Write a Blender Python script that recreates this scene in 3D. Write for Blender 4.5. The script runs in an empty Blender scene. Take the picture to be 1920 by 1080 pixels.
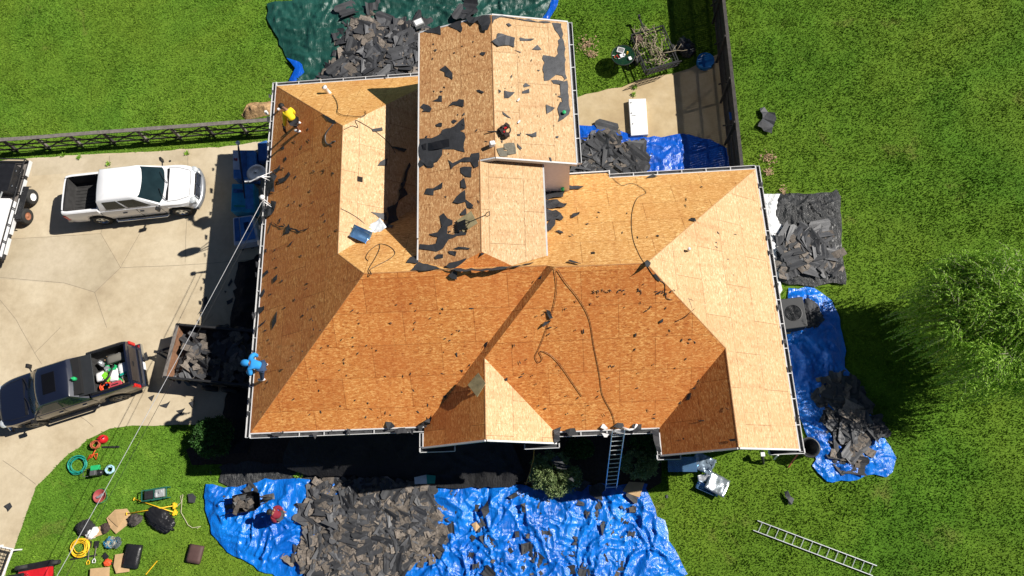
import bpy, bmesh, math, random
import numpy as np
from mathutils import Vector, Matrix, Euler
from mathutils.geometry import delaunay_2d_cdt
random.seed(7); np.random.seed(7)
S = bpy.context.scene
COL = S.collection
# ------------------------------------------------------------------ camera
GZ = 1.4; CH = 30.0 + GZ; FPX = 1336.307; CA = (0.300797, 0.0731835, -0.0546648)
CR = Matrix.Rotation(CA[2], 3, 'Z') @ Matrix.Rotation(CA[0], 3, 'X') @ Matrix.Rotation(CA[1], 3, 'Y')
cam_d = bpy.data.cameras.new('camera'); cam = bpy.data.objects.new('camera', cam_d); COL.objects.link(cam)
cam.matrix_world = Matrix.Translation((0, 0, CH)) @ CR.to_4x4()
cam_d.sensor_width = 36; cam_d.lens = 36 * FPX / 1920; cam_d.clip_end = 2000
S.camera = cam
S.render.resolution_x = 1024; S.render.resolution_y = 576
# ------------------------------------------------------------------ light
SUN = Vector((1.05, 0.25, 1.0)).normalized()
w = bpy.data.worlds.new('World'); S.world = w; w.use_nodes = True
nt = w.node_tree; sky = nt.nodes.new('ShaderNodeTexSky'); sky.sky_type = 'NISHITA'; sky.sun_disc = False; sky.air_density = .4; sky.dust_density = .1
sky.sun_elevation = math.asin(SUN.z); sky.sun_rotation = math.atan2(SUN.x, SUN.y)
nt.links.new(sky.outputs[0], nt.nodes['Background'].inputs[0]); nt.nodes['Background'].inputs[1].default_value = 0.05
sd = bpy.data.lights.new('sun', 'SUN'); sd.energy = 5.0; sd.angle = math.radians(0.5); sd.color = (1, 0.955, 0.88)
so = bpy.data.objects.new('sun', sd); COL.objects.link(so); so.rotation_euler = SUN.to_track_quat('Z', 'Y').to_euler()
so.location = (30, 10, 40)
S.view_settings.view_transform = 'Standard'; S.view_settings.look = 'None'; S.view_settings.exposure = 0.47; S.view_settings.gamma = 1

# ------------------------------------------------------------------ survey helpers: picture point at a known height -> place
def ray(u, v): return CR @ Vector(((u - 960) / FPX, -(v - 540) / FPX, -1))
def P(u, v, z=0.0):
    d = ray(u, v); return Vector((0, 0, CH)) + d * ((z - CH) / d.z)
def PP(pts, z=0.0): return [P(u, v, z) for u, v in pts]
def on(u, v, pl, off=0.0):
    p0, n = pl; n = n.normalized(); d = ray(u, v); o = Vector((0, 0, CH))
    return o + d * ((p0 + n * off - o).dot(n) / d.dot(n))
# ------------------------------------------------------------------ noise
def _h(ix, iy, s):
    n = (ix * 374761393 + iy * 668265263 + s * 1442695041) & 0xffffffff
    n = ((n ^ (n >> 13)) * 1274126177) & 0xffffffff
    return ((n ^ (n >> 16)) & 0xffff) / 65535.0
def vn(x, y, s=0):
    x = np.asarray(x, float); y = np.asarray(y, float)
    ix = np.floor(x).astype(np.int64); iy = np.floor(y).astype(np.int64); fx = x - ix; fy = y - iy
    fx = fx * fx * (3 - 2 * fx); fy = fy * fy * (3 - 2 * fy)
    a = _h(ix, iy, s); b = _h(ix + 1, iy, s); c = _h(ix, iy + 1, s); d = _h(ix + 1, iy + 1, s)
    return (a * (1 - fx) + b * fx) * (1 - fy) + (c * (1 - fx) + d * fx) * fy
def fbm(x, y, s=0, o=3):
    t = 0; a = .5
    for i in range(o): t = t + a * vn(x * 2**i, y * 2**i, s + i); a *= .5
    return t / (1 - .5**o)
def inside(px, py, poly):
    px = np.asarray(px); py = np.asarray(py); r = np.zeros(px.shape, bool); n = len(poly)
    for i in range(n):
        x1, y1 = poly[i][:2]; x2, y2 = poly[(i + 1) % n][:2]
        if y1 == y2: continue
        c = ((y1 > py) != (y2 > py)) & (px < (x2 - x1) * (py - y1) / (y2 - y1) + x1); r ^= c
    return r
def edist(px, py, poly):
    d = np.full(np.shape(px), 1e9); n = len(poly)
    for i in range(n):
        x1, y1 = poly[i][:2]; x2, y2 = poly[(i + 1) % n][:2]; dx, dy = x2 - x1, y2 - y1; L = dx * dx + dy * dy + 1e-9
        t = np.clip(((px - x1) * dx + (py - y1) * dy) / L, 0, 1); d = np.minimum(d, np.hypot(px - x1 - t * dx, py - y1 - t * dy))
    return d
# ------------------------------------------------------------------ tagging
def tag(o, label=None, cat=None, group=None, kind=None):
    if label: o['label'] = label
    if cat: o['category'] = cat
    if group: o['group'] = group
    if kind: o['kind'] = kind
    return o
def thing(name, label, cat, loc=(0, 0, 0), rz=0, group=None):
    o = bpy.data.objects.new(name, None); o.empty_display_size = .3; COL.objects.link(o)
    o.location = loc; o.rotation_euler = (0, 0, rz); return tag(o, label, cat, group)
def copy_tree(o, parent=None):
    c = o.copy(); COL.objects.link(c); c.parent = parent
    for ch in list(o.children): copy_tree(ch, c)
    return c
class MB:
    def __init__(s): s.v = []; s.f = []; s.m = []
    def add(s, vs, fs, mi=0, M=None):
        b = len(s.v)
        s.v += [tuple(M @ Vector(q)) if M else tuple(q) for q in vs]
        s.f += [tuple(b + i for i in f) for f in fs]; s.m += [mi] * len(fs); return s
    def box(s, c, d, rz=0, mi=0, M=None):
        x, y, z = d[0] / 2, d[1] / 2, d[2] / 2
        vs = [(-x, -y, -z), (x, -y, -z), (x, y, -z), (-x, y, -z), (-x, -y, z), (x, -y, z), (x, y, z), (-x, y, z)]
        T = Matrix.Translation(c) @ (Matrix.Rotation(rz, 4, 'Z') if not isinstance(rz, tuple) else Euler(rz).to_matrix().to_4x4())
        if M: T = M @ T
        return s.add(vs, [(0, 3, 2, 1), (4, 5, 6, 7), (0, 1, 5, 4), (1, 2, 6, 5), (2, 3, 7, 6), (3, 0, 4, 7)], mi, T)
    def beam(s, a, b, wd, h, up=(0, 0, 1), mi=0):
        a = Vector(a); b = Vector(b); d = (b - a); L = d.length
        if L < 1e-6: return s
        d.normalize(); sd_ = d.cross(Vector(up))
        if sd_.length < 1e-4: sd_ = d.cross(Vector((1, 0, 0)))
        sd_.normalize(); u = sd_.cross(d)
        M = Matrix((( d.x, sd_.x, u.x, (a.x+b.x)/2), (d.y, sd_.y, u.y, (a.y+b.y)/2), (d.z, sd_.z, u.z, (a.z+b.z)/2), (0,0,0,1)))
        return s.box((0, 0, 0), (L, wd, h), 0, mi, M)
    def tube(s, pts, r, n=6, mi=0, cap=True):
        pts = [Vector(p) for p in pts]; rs = r if isinstance(r, (list, tuple)) else [r] * len(pts); vs = []; fs = []
        pu = None
        for i, p in enumerate(pts):
            d = (pts[min(i + 1, len(pts) - 1)] - pts[max(i - 1, 0)])
            if d.length < 1e-7: d = Vector((0, 0, 1))
            d.normalize()
            u = d.orthogonal() if pu is None else (pu - d * pu.dot(d))
            if u.length < 1e-4: u = d.orthogonal()
            u.normalize(); pu = u; v = d.cross(u)
            for k in range(n):
                a = 2 * math.pi * k / n; vs.append(p + (u * math.cos(a) + v * math.sin(a)) * rs[i])
        for i in range(len(pts) - 1):
            for k in range(n):
                k2 = (k + 1) % n; fs.append((i * n + k, i * n + k2, (i + 1) * n + k2, (i + 1) * n + k))
        if cap: fs.append(tuple(range(n))[::-1]); fs.append(tuple((len(pts) - 1) * n + k for k in range(n)))
        return s.add(vs, fs, mi)
    def lathe(s, c, prof, n=20, mi=0, M=None, axis='Z'):
        vs = []; fs = []
        for (r, z) in prof:
            for k in range(n):
                a = 2 * math.pi * k / n
                q = (r * math.cos(a), r * math.sin(a), z)
                if axis == 'Y': q = (q[0], q[2], q[1])
                if axis == 'X': q = (q[2], q[0], q[1])
                vs.append(Vector(q) + Vector(c))
        for i in range(len(prof) - 1):
            for k in range(n):
                k2 = (k + 1) % n; f = (i * n + k, i * n + k2, (i + 1) * n + k2, (i + 1) * n + k); fs.append(f if axis != 'Y' else f[::-1])
        return s.add(vs, fs, mi, M)
    def prism(s, poly, ext, mi=0, mside=None):
        n = len(poly); e = Vector(ext); p = [Vector(q) for q in poly]; m2 = mi if mside is None else mside
        b = len(s.v); s.v += [tuple(q) for q in p] + [tuple(q + e) for q in p]
        s.f.append(tuple(range(b, b + n))); s.m.append(mi)
        s.f.append(tuple(range(b + 2 * n - 1, b + n - 1, -1))); s.m.append(m2)
        for i in range(n):
            j = (i + 1) % n; s.f.append((b + i, b + i + n, b + j + n, b + j)); s.m.append(m2)
        return s
    def build(s, name, mats, parent=None, smooth=False, bevel=0, fix=True):
        me = bpy.data.meshes.new(name); me.from_pydata(s.v, [], s.f)
        for m in (mats if isinstance(mats, (list, tuple)) else [mats]): me.materials.append(m)
        for p, mi in zip(me.polygons, s.m): p.material_index = mi; p.use_smooth = smooth
        if fix:
            bm = bmesh.new(); bm.from_mesh(me); bmesh.ops.recalc_face_normals(bm, faces=bm.faces); bm.to_mesh(me); bm.free()
        o = bpy.data.objects.new(name, me); COL.objects.link(o); o.parent = parent
        if bevel:
            b = o.modifiers.new('bevel', 'BEVEL'); b.width = bevel; b.segments = 2; b.limit_method = 'ANGLE'
        return o
def npmesh(name, V, F, mats, parent=None, smooth=True, mi=None):
    V = np.asarray(V, np.float32); F = np.asarray(F, np.int32); k = F.shape[1]
    me = bpy.data.meshes.new(name); me.vertices.add(len(V)); me.vertices.foreach_set('co', V.ravel())
    me.loops.add(F.size); me.loops.foreach_set('vertex_index', F.ravel())
    me.polygons.add(len(F)); me.polygons.foreach_set('loop_start', np.arange(0, F.size, k, dtype=np.int32))
    me.polygons.foreach_set('loop_total', np.full(len(F), k, np.int32)); me.polygons.foreach_set('use_smooth', np.full(len(F), smooth))
    for m in (mats if isinstance(mats, (list, tuple)) else [mats]): me.materials.append(m)
    if mi is not None: me.polygons.foreach_set('material_index', np.asarray(mi, np.int32))
    me.update(calc_edges=True)
    o = bpy.data.objects.new(name, me); COL.objects.link(o); o.parent = parent; return o
# ------------------------------------------------------------------ materials
def lin(c): return tuple(((x / 255) / 12.92 if x / 255 <= .04045 else ((x / 255 + .055) / 1.055) ** 2.4) for x in c) + (1,)
class NT:
    def __init__(s, name):
        s.m = bpy.data.materials.new(name); s.m.use_nodes = True; s.t = s.m.node_tree; s.b = s.t.nodes['Principled BSDF']
    def n(s, ty, **k):
        nd = s.t.nodes.new(ty)
        for a, b in k.items():
            if a.startswith('i_'): nd.inputs[a[2:]].default_value = b
            else: setattr(nd, a, b)
        return nd
    def l(s, a, b): s.t.links.new(a, b)
    def coord(s, scale=(1, 1, 1), uv=False, rot=(0, 0, 0)):
        tc = s.n('ShaderNodeTexCoord'); mp = s.n('ShaderNodeMapping'); mp.inputs['Scale'].default_value = scale; mp.inputs['Rotation'].default_value = rot
        s.l(tc.outputs['UV' if uv else 'Object'], mp.inputs['Vector']); return mp.outputs[0]
    def noise(s, co, sc, det=4, rough=.6, dist=0):
        x = s.n('ShaderNodeTexNoise'); x.inputs['Scale'].default_value = sc; x.inputs['Detail'].default_value = det; x.inputs['Roughness'].default_value = rough; x.inputs['Distortion'].default_value = dist
        s.l(co, x.inputs['Vector']); return x.outputs['Fac']
    def noise_c(s, co, sc):
        x = s.n('ShaderNodeTexNoise'); x.inputs['Scale'].default_value = sc; x.inputs['Detail'].default_value = 3; s.l(co, x.inputs['Vector']); return x.outputs['Color']
    def ramp(s, f, stops):
        r = s.n('ShaderNodeValToRGB'); e = r.color_ramp.elements
        while len(e) < len(stops): e.new(.5)
        for q, (p, c) in zip(e, stops): q.position = p; q.color = c if len(c) == 4 else tuple(c) + (1,)
        s.l(f, r.inputs[0]); return r.outputs[0]
    def mix(s, f, a, b, mode='MIX'):
        m = s.n('ShaderNodeMix'); m.data_type = 'RGBA'; m.blend_type = mode
        for q, i in ((f, 0), (a, 6), (b, 7)):
            if isinstance(q, (int, float)): m.inputs[i].default_value = q
            elif isinstance(q, tuple): m.inputs[i].default_value = q
            else: s.l(q, m.inputs[i])
        return m.outputs[2]
    def bump(s, h, st=.4, d=.02):
        b = s.n('ShaderNodeBump'); b.inputs['Strength'].default_value = st; b.inputs['Distance'].default_value = d
        s.l(h, b.inputs['Height']); s.l(b.outputs[0], s.b.inputs['Normal']); return b
    def col(s, c):
        if isinstance(c, tuple): s.b.inputs['Base Color'].default_value = c
        else: s.l(c, s.b.inputs['Base Color'])
    def set(s, rough=.6, metal=0, spec=.5):
        s.b.inputs['Roughness'].default_value = rough; s.b.inputs['Metallic'].default_value = metal; s.b.inputs['Specular IOR Level'].default_value = spec; return s.m
MC = {}
def mat(name, c, rough=.6, metal=0, var=.12, sc=6, bump=0, bsc=None, spec=.5, c2=None):
    """plain procedural material; c is a linear base colour"""
    if name in MC: return MC[name]
    t = NT(name); co = t.coord(); f = t.noise(co, sc, 5, .65)
    a = tuple(max(0, x * (1 - var)) for x in c[:3]) + (1,); b = c2 if c2 else tuple(min(1, x * (1 + var)) for x in c[:3]) + (1,)
    t.col(t.ramp(f, [(.3, a), (.7, b)]))
    if bump: t.bump(t.noise(co, bsc or sc * 4, 6, .7), bump, .03)
    MC[name] = t.set(rough, metal, spec); return MC[name]
def osb(name, base, dark, light, tint):
    t = NT(name)
    co = t.coord((5.5, 19, 1), True, (0, 0, .10)); f1 = t.noise(co, 1.0, 3, .62, .9)
    co2 = t.coord((6.5, 15, 1), True, (0, 0, -.55)); f2 = t.noise(co2, 1.0, 2, .6, 1.0)
    c = t.ramp(f1, [(.32, dark), (.43, base), (.55, base), (.66, light)])
    c = t.mix(t.ramp(f2, [(.54, (0, 0, 0)), (.64, (1, 1, 1))]), c, light)
    c = t.mix(t.ramp(t.noise(co2, .9, 2), [(.28, (.8, .8, .8)), (.42, (0, 0, 0))]), c, dark)
    big = t.noise(t.coord((1, 1, 1), True), .45, 3); c = t.mix(t.ramp(big, [(.35, (0, 0, 0)), (.72, (.5, .5, .5))]), c, tint)
    br = t.n('ShaderNodeTexBrick'); br.offset = .5
    for k, q in (('Scale', 1), ('Mortar Size', .011), ('Mortar Smooth', .3), ('Brick Width', 2.56), ('Row Height', 1.28)): br.inputs[k].default_value = q
    br.inputs['Color1'].default_value = (1, 1, 1, 1); br.inputs['Color2'].default_value = (.80, .70, .64, 1) if 'orange' in name else (.93, .88, .84, 1); br.inputs['Mortar'].default_value = (.42, .29, .19, 1)
    t.l(t.coord((1, 1, 1), True), br.inputs['Vector']); c = t.mix(.78, c, br.outputs['Color'], 'MULTIPLY')
    b2 = t.n('ShaderNodeTexBrick'); b2.offset = 0
    for k, q in (('Scale', 1), ('Mortar Size', .008), ('Mortar Smooth', .6), ('Brick Width', .427), ('Row Height', 30)): b2.inputs[k].default_value = q
    b2.inputs['Color1'].default_value = b2.inputs['Color2'].default_value = (1, 1, 1, 1); b2.inputs['Mortar'].default_value = (.36, .27, .2, 1); t.l(t.coord((1, 1, 1), True), b2.inputs['Vector'])
    c = t.mix(t.ramp(t.noise(t.coord((1, 1, 1), True), 2.2, 3), [(.45, (0, 0, 0)), (.62, (.55, .55, .55))]), c, t.mix(1.0, c, b2.outputs['Color'], 'MULTIPLY'))
    st = t.noise(t.coord((2.2, .35, 1), True), 1.0, 5, .7); c = t.mix(t.ramp(st, [(.52, (0, 0, 0)), (.75, (.55, .55, .55))]), c, t.mix(1.0, c, (.72, .52, .42, 1), 'MULTIPLY'))
    sp = t.n('ShaderNodeTexVoronoi'); sp.inputs['Scale'].default_value = 5.5; t.l(t.coord((1, 1, 1), True), sp.inputs['Vector'])
    c = t.mix(t.ramp(sp.outputs['Distance'], [(.05, (.75, .75, .75)), (.10, (0, 0, 0))]), c, tuple(x * .35 for x in dark[:3]) + (1,))
    t.col(c); t.bump(f1, .25, .01); MC[name] = t.set(.62, 0, .35); return MC[name]
OSB = {}
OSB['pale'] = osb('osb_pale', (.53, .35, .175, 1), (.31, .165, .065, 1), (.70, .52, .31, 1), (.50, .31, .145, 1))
OSB['tan'] = osb('osb_tan', (.50, .265, .11, 1), (.22, .10, .035, 1), (.82, .55, .27, 1), (.46, .21, .08, 1))
OSB['gold'] = osb('osb_gold', (.60, .32, .10, 1), (.32, .14, .035, 1), (.88, .58, .25, 1), (.56, .25, .065, 1))
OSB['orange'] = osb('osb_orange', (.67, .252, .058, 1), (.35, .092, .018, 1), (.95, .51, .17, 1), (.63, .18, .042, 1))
WHITE = mat('white_trim', (.58, .58, .58), .45, var=.08, sc=3)
GALV = mat('galvanised', (.6, .66, .72), .25, .85, .15, 4, .3, 7)
ALU = mat('aluminium', (.72, .74, .76), .35, .7, .08, 5)
DARK = mat('dark_metal', (.03, .03, .032), .5, .3, .3, 8)
RUBBER = mat('rubber', (.018, .018, .018), .75, 0, .3, 12)
FELT = mat('roofing_felt', (.030, .031, .035), .72, 0, .35, 2.2, .35, 9)
FELTG = mat('grey_felt', (.042, .044, .050), .6, 0, .35, 2.2, .35, 9)
SHTOP = mat('shingle_granules', (.11, .092, .078), .9, 0, .4, 14, .5, 90, c2=(.175, .147, .122, 1))
SHTOP2 = mat('shingle_light', (.20, .168, .14), .9, 0, .4, 14, .5, 90)
FELTF = mat('faded_felt', (.075, .076, .082), .55, 0, .3, 1.6, .3, 9)
SHBACK = mat('shingle_back', (.040, .040, .043), .5, 0, .35, 6, .3, 30)
GLASS = mat('dark_glass', (.010, .022, .026), .06, 0, .2, 3, spec=.45)
WOODG = mat('weathered_wood', (.17, .15, .135), .85, 0, .35, 5, .5, 30)
WOODD = mat('dark_wood', (.05, .044, .040), .85, 0, .4, 5, .5, 30)
CARD = mat('cardboard', (.50, .33, .17), .8, 0, .12, 4)
ORANGE = mat('orange_plastic', (.75, .09, .025), .5)
YELLOW = mat('yellow_plastic', (.85, .52, .02), .5)
RED = mat('red_plastic', (.55, .012, .02), .4)
GREEN = mat('green_plastic', (.02, .42, .14), .5)
TEAL = mat('teal_plastic', (.01, .28, .22), .5)
BLUEP = mat('blue_plastic', (.01, .09, .38), .35)
BLACKP = mat('black_plastic', (.015, .015, .017), .35, 0, .3, 3, .5, 6)
WHITEP = mat('white_plastic', (.78, .78, .78), .4, var=.05)
SKIN = mat('skin', (.30, .14, .085), .6, var=.08)
def tarpmat(name, c, c2, rough, sc=5, b=.8, spec=.6):
    t = NT(name); co = t.coord(); f = t.noise(co, sc * .25, 4, .6); t.col(t.ramp(f, [(.3, c), (.75, c2)]))
    co2 = t.coord((1.5, .4, 1), rot=(0, 0, 1.9)); n1 = t.noise(co2, sc, 5, .65, 1.2)
    wp = t.mix(.35, co2, t.noise_c(co, 1.1)); hs = []
    for k_, s2 in enumerate((sc * .8, sc * 2.3)):
        vo = t.n('ShaderNodeTexVoronoi'); vo.inputs['Scale'].default_value = s2; t.l(wp, vo.inputs['Vector']); hs.append(vo.outputs['Distance'])
    m1 = t.n('ShaderNodeMath', operation='MULTIPLY'); m1.inputs[1].default_value = .35; t.l(hs[1], m1.inputs[0]); m2 = t.n('ShaderNodeMath', operation='ADD'); t.l(hs[0], m2.inputs[0]); t.l(m1.outputs[0], m2.inputs[1])
    m3 = t.n('ShaderNodeMath', operation='ADD'); t.l(m2.outputs[0], m3.inputs[0]); t.l(t.ramp(n1, [(.38, (0, 0, 0)), (.5, (.5, .5, .5)), (.62, (0, 0, 0))]), m3.inputs[1]); t.bump(m3.outputs[0], b, .085); MC[name] = t.set(rough, 0, spec); return MC[name]
BTARP = tarpmat('blue_tarp', (.001, .06, .40, 1), (.003, .11, .58, 1), .3, 2.6, .3)
BTARP2 = tarpmat('bright_blue_tarp', (.001, .095, .46, 1), (.005, .21, .76, 1), .28, 2.6, .34)
GTARP = tarpmat('green_tarp', (.006, .045, .034, 1), (.012, .078, .060, 1), .40, 2.2, .28)
KTARP = tarpmat('black_tarp', (.012, .012, .013, 1), (.020, .020, .022, 1), .7, 3, .5, .2)
KTARP2 = tarpmat('charcoal_tarp', (.018, .019, .020, 1), (.032, .033, .035, 1), .45, 3, .5, .4)
WTARP = tarpmat('white_sheet', (.70, .70, .70, 1), (.8, .8, .8, 1), .5, 3, .5)
def leafmat(name, a, b, c, tl=.25):
    t = NT(name); f = t.noise(t.coord(), 1.7, 5, .7); r = t.n('ShaderNodeNewGeometry')
    cc = t.ramp(f, [(.3, a), (.5, b), (.72, c)]); cc = t.mix(.35, cc, t.ramp(r.outputs['Random Per Island'], [(0, a), (1, c)]))
    t.col(cc); t.set(.6, 0, .3); tr = t.n('ShaderNodeBsdfTranslucent'); t.l(cc, tr.inputs[0]); mx = t.n('ShaderNodeMixShader'); mx.inputs[0].default_value = tl
    t.l(t.b.outputs[0], mx.inputs[1]); t.l(tr.outputs[0], mx.inputs[2]); t.l(mx.outputs[0], t.t.nodes['Material Output'].inputs[0]); return t.m
LF_DARK = leafmat('dark_leaves', (.025, .075, .015, 1), (.045, .125, .025, 1), (.075, .19, .035, 1))
LF_VAR = leafmat('variegated_leaves', (.07, .13, .04, 1), (.19, .27, .09, 1), (.46, .52, .26, 1))
LF_WIL = leafmat('willow_leaves', (.12, .28, .018, 1), (.23, .44, .035, 1), (.45, .66, .10, 1), .25)
# lawn colour shared by soil sheet and blades: sun and view direction painted in as brighter west, olive east
def lawnmat(name, soil):
    t = NT(name); co = t.coord()
    big = t.noise(co, .11, 6, .62, .5); mid = t.noise(co, .55, 7, .72, .5); fine = t.noise(co, 9, 5, .75)
    sep = t.n('ShaderNodeSeparateXYZ'); t.l(co, sep.inputs[0])
    mr = t.n('ShaderNodeMapRange'); mr.inputs[1].default_value = -9; mr.inputs[2].default_value = 4; t.l(sep.outputs[0], mr.inputs[0])
    west = t.ramp(mid, [(.3, (.075, .175, .018, 1)), (.55, (.12, .25, .028, 1)), (.75, (.21, .36, .05, 1))])
    east = t.ramp(mid, [(.3, (.056, .135, .012, 1)), (.55, (.085, .19, .017, 1)), (.75, (.135, .26, .03, 1))])
    c = t.mix(mr.outputs[0], west, east)
    c = t.mix(t.ramp(big, [(.34, (.75, .75, .75)), (.62, (0, 0, 0))]), c, (.155, .235, .025, 1))
    dry = t.noise(co, .42, 6, .7, .6); c = t.mix(t.ramp(dry, [(.60, (0, 0, 0)), (.78, (.75, .75, .75))]), c, (.20, .17, .06, 1))
    if soil:
        c = t.mix(1.0, c, t.ramp(fine, [(.25, (.75, .73, .65)), (.6, (1.05, 1.05, .95))]), 'MULTIPLY'); t.bump(fine, 1, .06)
    else:
        g = t.n('ShaderNodeNewGeometry'); c = t.mix(1.0, c, t.ramp(g.outputs['Random Per Island'], [(0, (.6, .66, .5)), (.6, (1.05, 1.05, 1)), (1, (1.7, 1.6, 1.4))]), 'MULTIPLY')
    t.col(c); t.set(.8, 0, .08)
    if not soil:
        tr = t.n('ShaderNodeBsdfTranslucent'); t.l(c, tr.inputs[0]); mx = t.n('ShaderNodeMixShader'); mx.inputs[0].default_value = .25
        t.l(t.b.outputs[0], mx.inputs[1]); t.l(tr.outputs[0], mx.inputs[2]); t.l(mx.outputs[0], t.t.nodes['Material Output'].inputs[0])
    return t.m
LAWN = lawnmat('lawn_soil', True); BLADE = lawnmat('grass_blades', False)
def concmat(name, a, b, stain):
    t = NT(name); co = t.coord(); n1 = t.noise(co, .35, 6, .62, .3); n2 = t.noise(co, 3, 7, .7)
    c = t.ramp(n1, [(.28, stain), (.45, a), (.62, b)]); c = t.mix(.5, c, t.ramp(n2, [(.3, (.74, .72, .70)), (.6, (1, 1, 1))]), 'MULTIPLY')
    sp = t.noise(co, 14, 3, .8); c = t.mix(t.ramp(sp, [(.68, (0, 0, 0)), (.76, (.5, .5, .5))]), c, (.2, .17, .13, 1))
    t.col(c); t.bump(n2, .15, .01); return t.set(.85, 0, .3)
CONC = concmat('driveway_concrete', (.51, .42, .285, 1), (.59, .50, .355, 1), (.38, .30, .195, 1))
CONC2 = concmat('patio_concrete', (.46, .35, .20, 1), (.54, .43, .27, 1), (.38, .28, .16, 1))
JOINT = mat('joint', (.22, .18, .135), .9)
SOIL = mat('soil', (.26, .15, .07), .95, 0, .4, 9, 1, 14, c2=(.52, .33, .16, 1))
MULCH = mat('mulch', (.045, .03, .022), .95, 0, .5, 9, .8, 30)
# ================================================================== SETTING
def sheet(name, poly, z, m, kind='structure'):
    mb = MB(); mb.v = [(p[0], p[1], z) for p in poly]; mb.f = [tuple(range(len(poly)))]; mb.m = [0]
    o = mb.build(name, m, fix=False)
    if o.data.polygons[0].normal.z < 0: o.data.flip_normals()
    return tag(o, kind=kind)
sheet('lawn', [(-250, -250), (250, -250), (250, 250), (-250, 250)], 0, LAWN)
DRV = [(-60, 298), (0, 301), (55, 297), (136, 291), (240, 287), (353, 279), (411, 276), (510, 262), (495, 500), (470, 800), (440, 796), (355, 795), (290, 797), (205, 802), (165, 826), (130, 850), (100, 881), (68, 912), (62, 930), (50, 965), (35, 1005), (22, 1040), (8, 1085), (-30, 1190), (-900, 1190), (-900, 310)]
def rough_poly(pts, step=.45, amp=.05, s=1):
    out = []
    for i in range(len(pts)):
        a = pts[i]; b = pts[(i + 1) % len(pts)]; n = max(1, int((b - a).length / step))
        n = min(n, 120)
        for k in range(n):
            q = a.lerp(b, k / n); j = 0 if k == 0 and n == 1 else amp
            out.append(Vector((q.x + (vn(q.x * 3, q.y * 3, s) - .5) * 2 * j, q.y + (vn(q.x * 3, q.y * 3, s + 9) - .5) * 2 * j, q.z)))
    return out
drv = rough_poly(PP(DRV)); DRVW = [(p.x, p.y) for p in drv]
drive = sheet('driveway', DRVW, .012, CONC)
jt = MB()
for ln in ([(0, 449), (21, 448), (189, 438), (226, 502)], [(226, 502), (300, 499), (389, 494), (470, 487)], [(205, 292), (204, 380), (189, 438)], [(353, 279), (350, 406), (347, 492)],
           [(271, 422), (236, 484), (226, 502), (178, 548)], [(0, 562), (30, 600), (65, 662), (78, 682)], [(65, 662), (113, 614)], [(178, 548), (186, 575), (200, 614)], [(5, 863), (67, 908)], [(178, 548), (120, 530), (0, 520)], [(400, 590), (340, 640)], [(150, 780), (175, 800)]):
    w0 = PP(ln, .016); q = []
    for a, b in zip(w0, w0[1:]):
        n = max(2, int((b - a).length / .6)); q += [a.lerp(b, k / n) + Vector((random.uniform(-.012, .012), random.uniform(-.012, .012), 0)) for k in range(n)]
    q.append(w0[-1])
    for a, b in zip(q, q[1:]):
        d = (b - a).normalized(); s_ = Vector((-d.y, d.x, 0)) * .009; jt.add([a - s_, b - s_, b + s_, a + s_], [(0, 1, 2, 3)])
jt.build('joints', JOINT, drive, fix=False)
CONCS = concmat('stained_concrete', (.47, .395, .275, 1), (.54, .46, .335, 1), (.38, .31, .21, 1))
for nm, q_ in (('stained_slab', [(-40, 450), (21, 449), (188, 439), (225, 502), (177, 548), (120, 531), (-40, 521)]), ('stained_strip', [(60, 299), (136, 292), (240, 289), (352, 281), (351, 300), (300, 306), (205, 318), (60, 330)])):
    mb = MB(); mb.v = [tuple(p) for p in PP(q_, .0145)]; mb.f = [tuple(range(len(q_)))]; mb.m = [0]; o_ = mb.build(nm, CONCS, drive, fix=False)
    if o_.data.polygons[0].normal.z < 0: o_.data.flip_normals()
PAT = [(1078, 183), (1120, 172), (1165, 163), (1200, 150), (1262, 138), (1290, 128), (1350, 100), (1372, 330), (1100, 330), (1060, 300)]
pat = rough_poly(PP(PAT)); PATW = [(p.x, p.y) for p in pat]
sheet('patio', PATW, .012, CONC2)
BED = [(350, 845), (415, 800), (470, 805), (860, 780), (1240, 780), (1240, 905), (1195, 930), (1090, 915), (600, 905), (430, 895), (415, 872), (360, 872)]
BEDW = [(p.x, p.y) for p in rough_poly(PP(BED))]
sheet('planting_bed', BEDW, .012, MULCH)
HOUSEW = [(-11.6, 18.2), (-4, 18.2), (.8, 18.2), (.8, 12.7), (8.2, 12.7), (8.2, 2.2), (4, 2.2), (4, 3.2), (-.5, 3.2), (-.5, 2.8), (-4.8, 2.8), (-4.8, 3.6), (-11.6, 3.6)]
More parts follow.
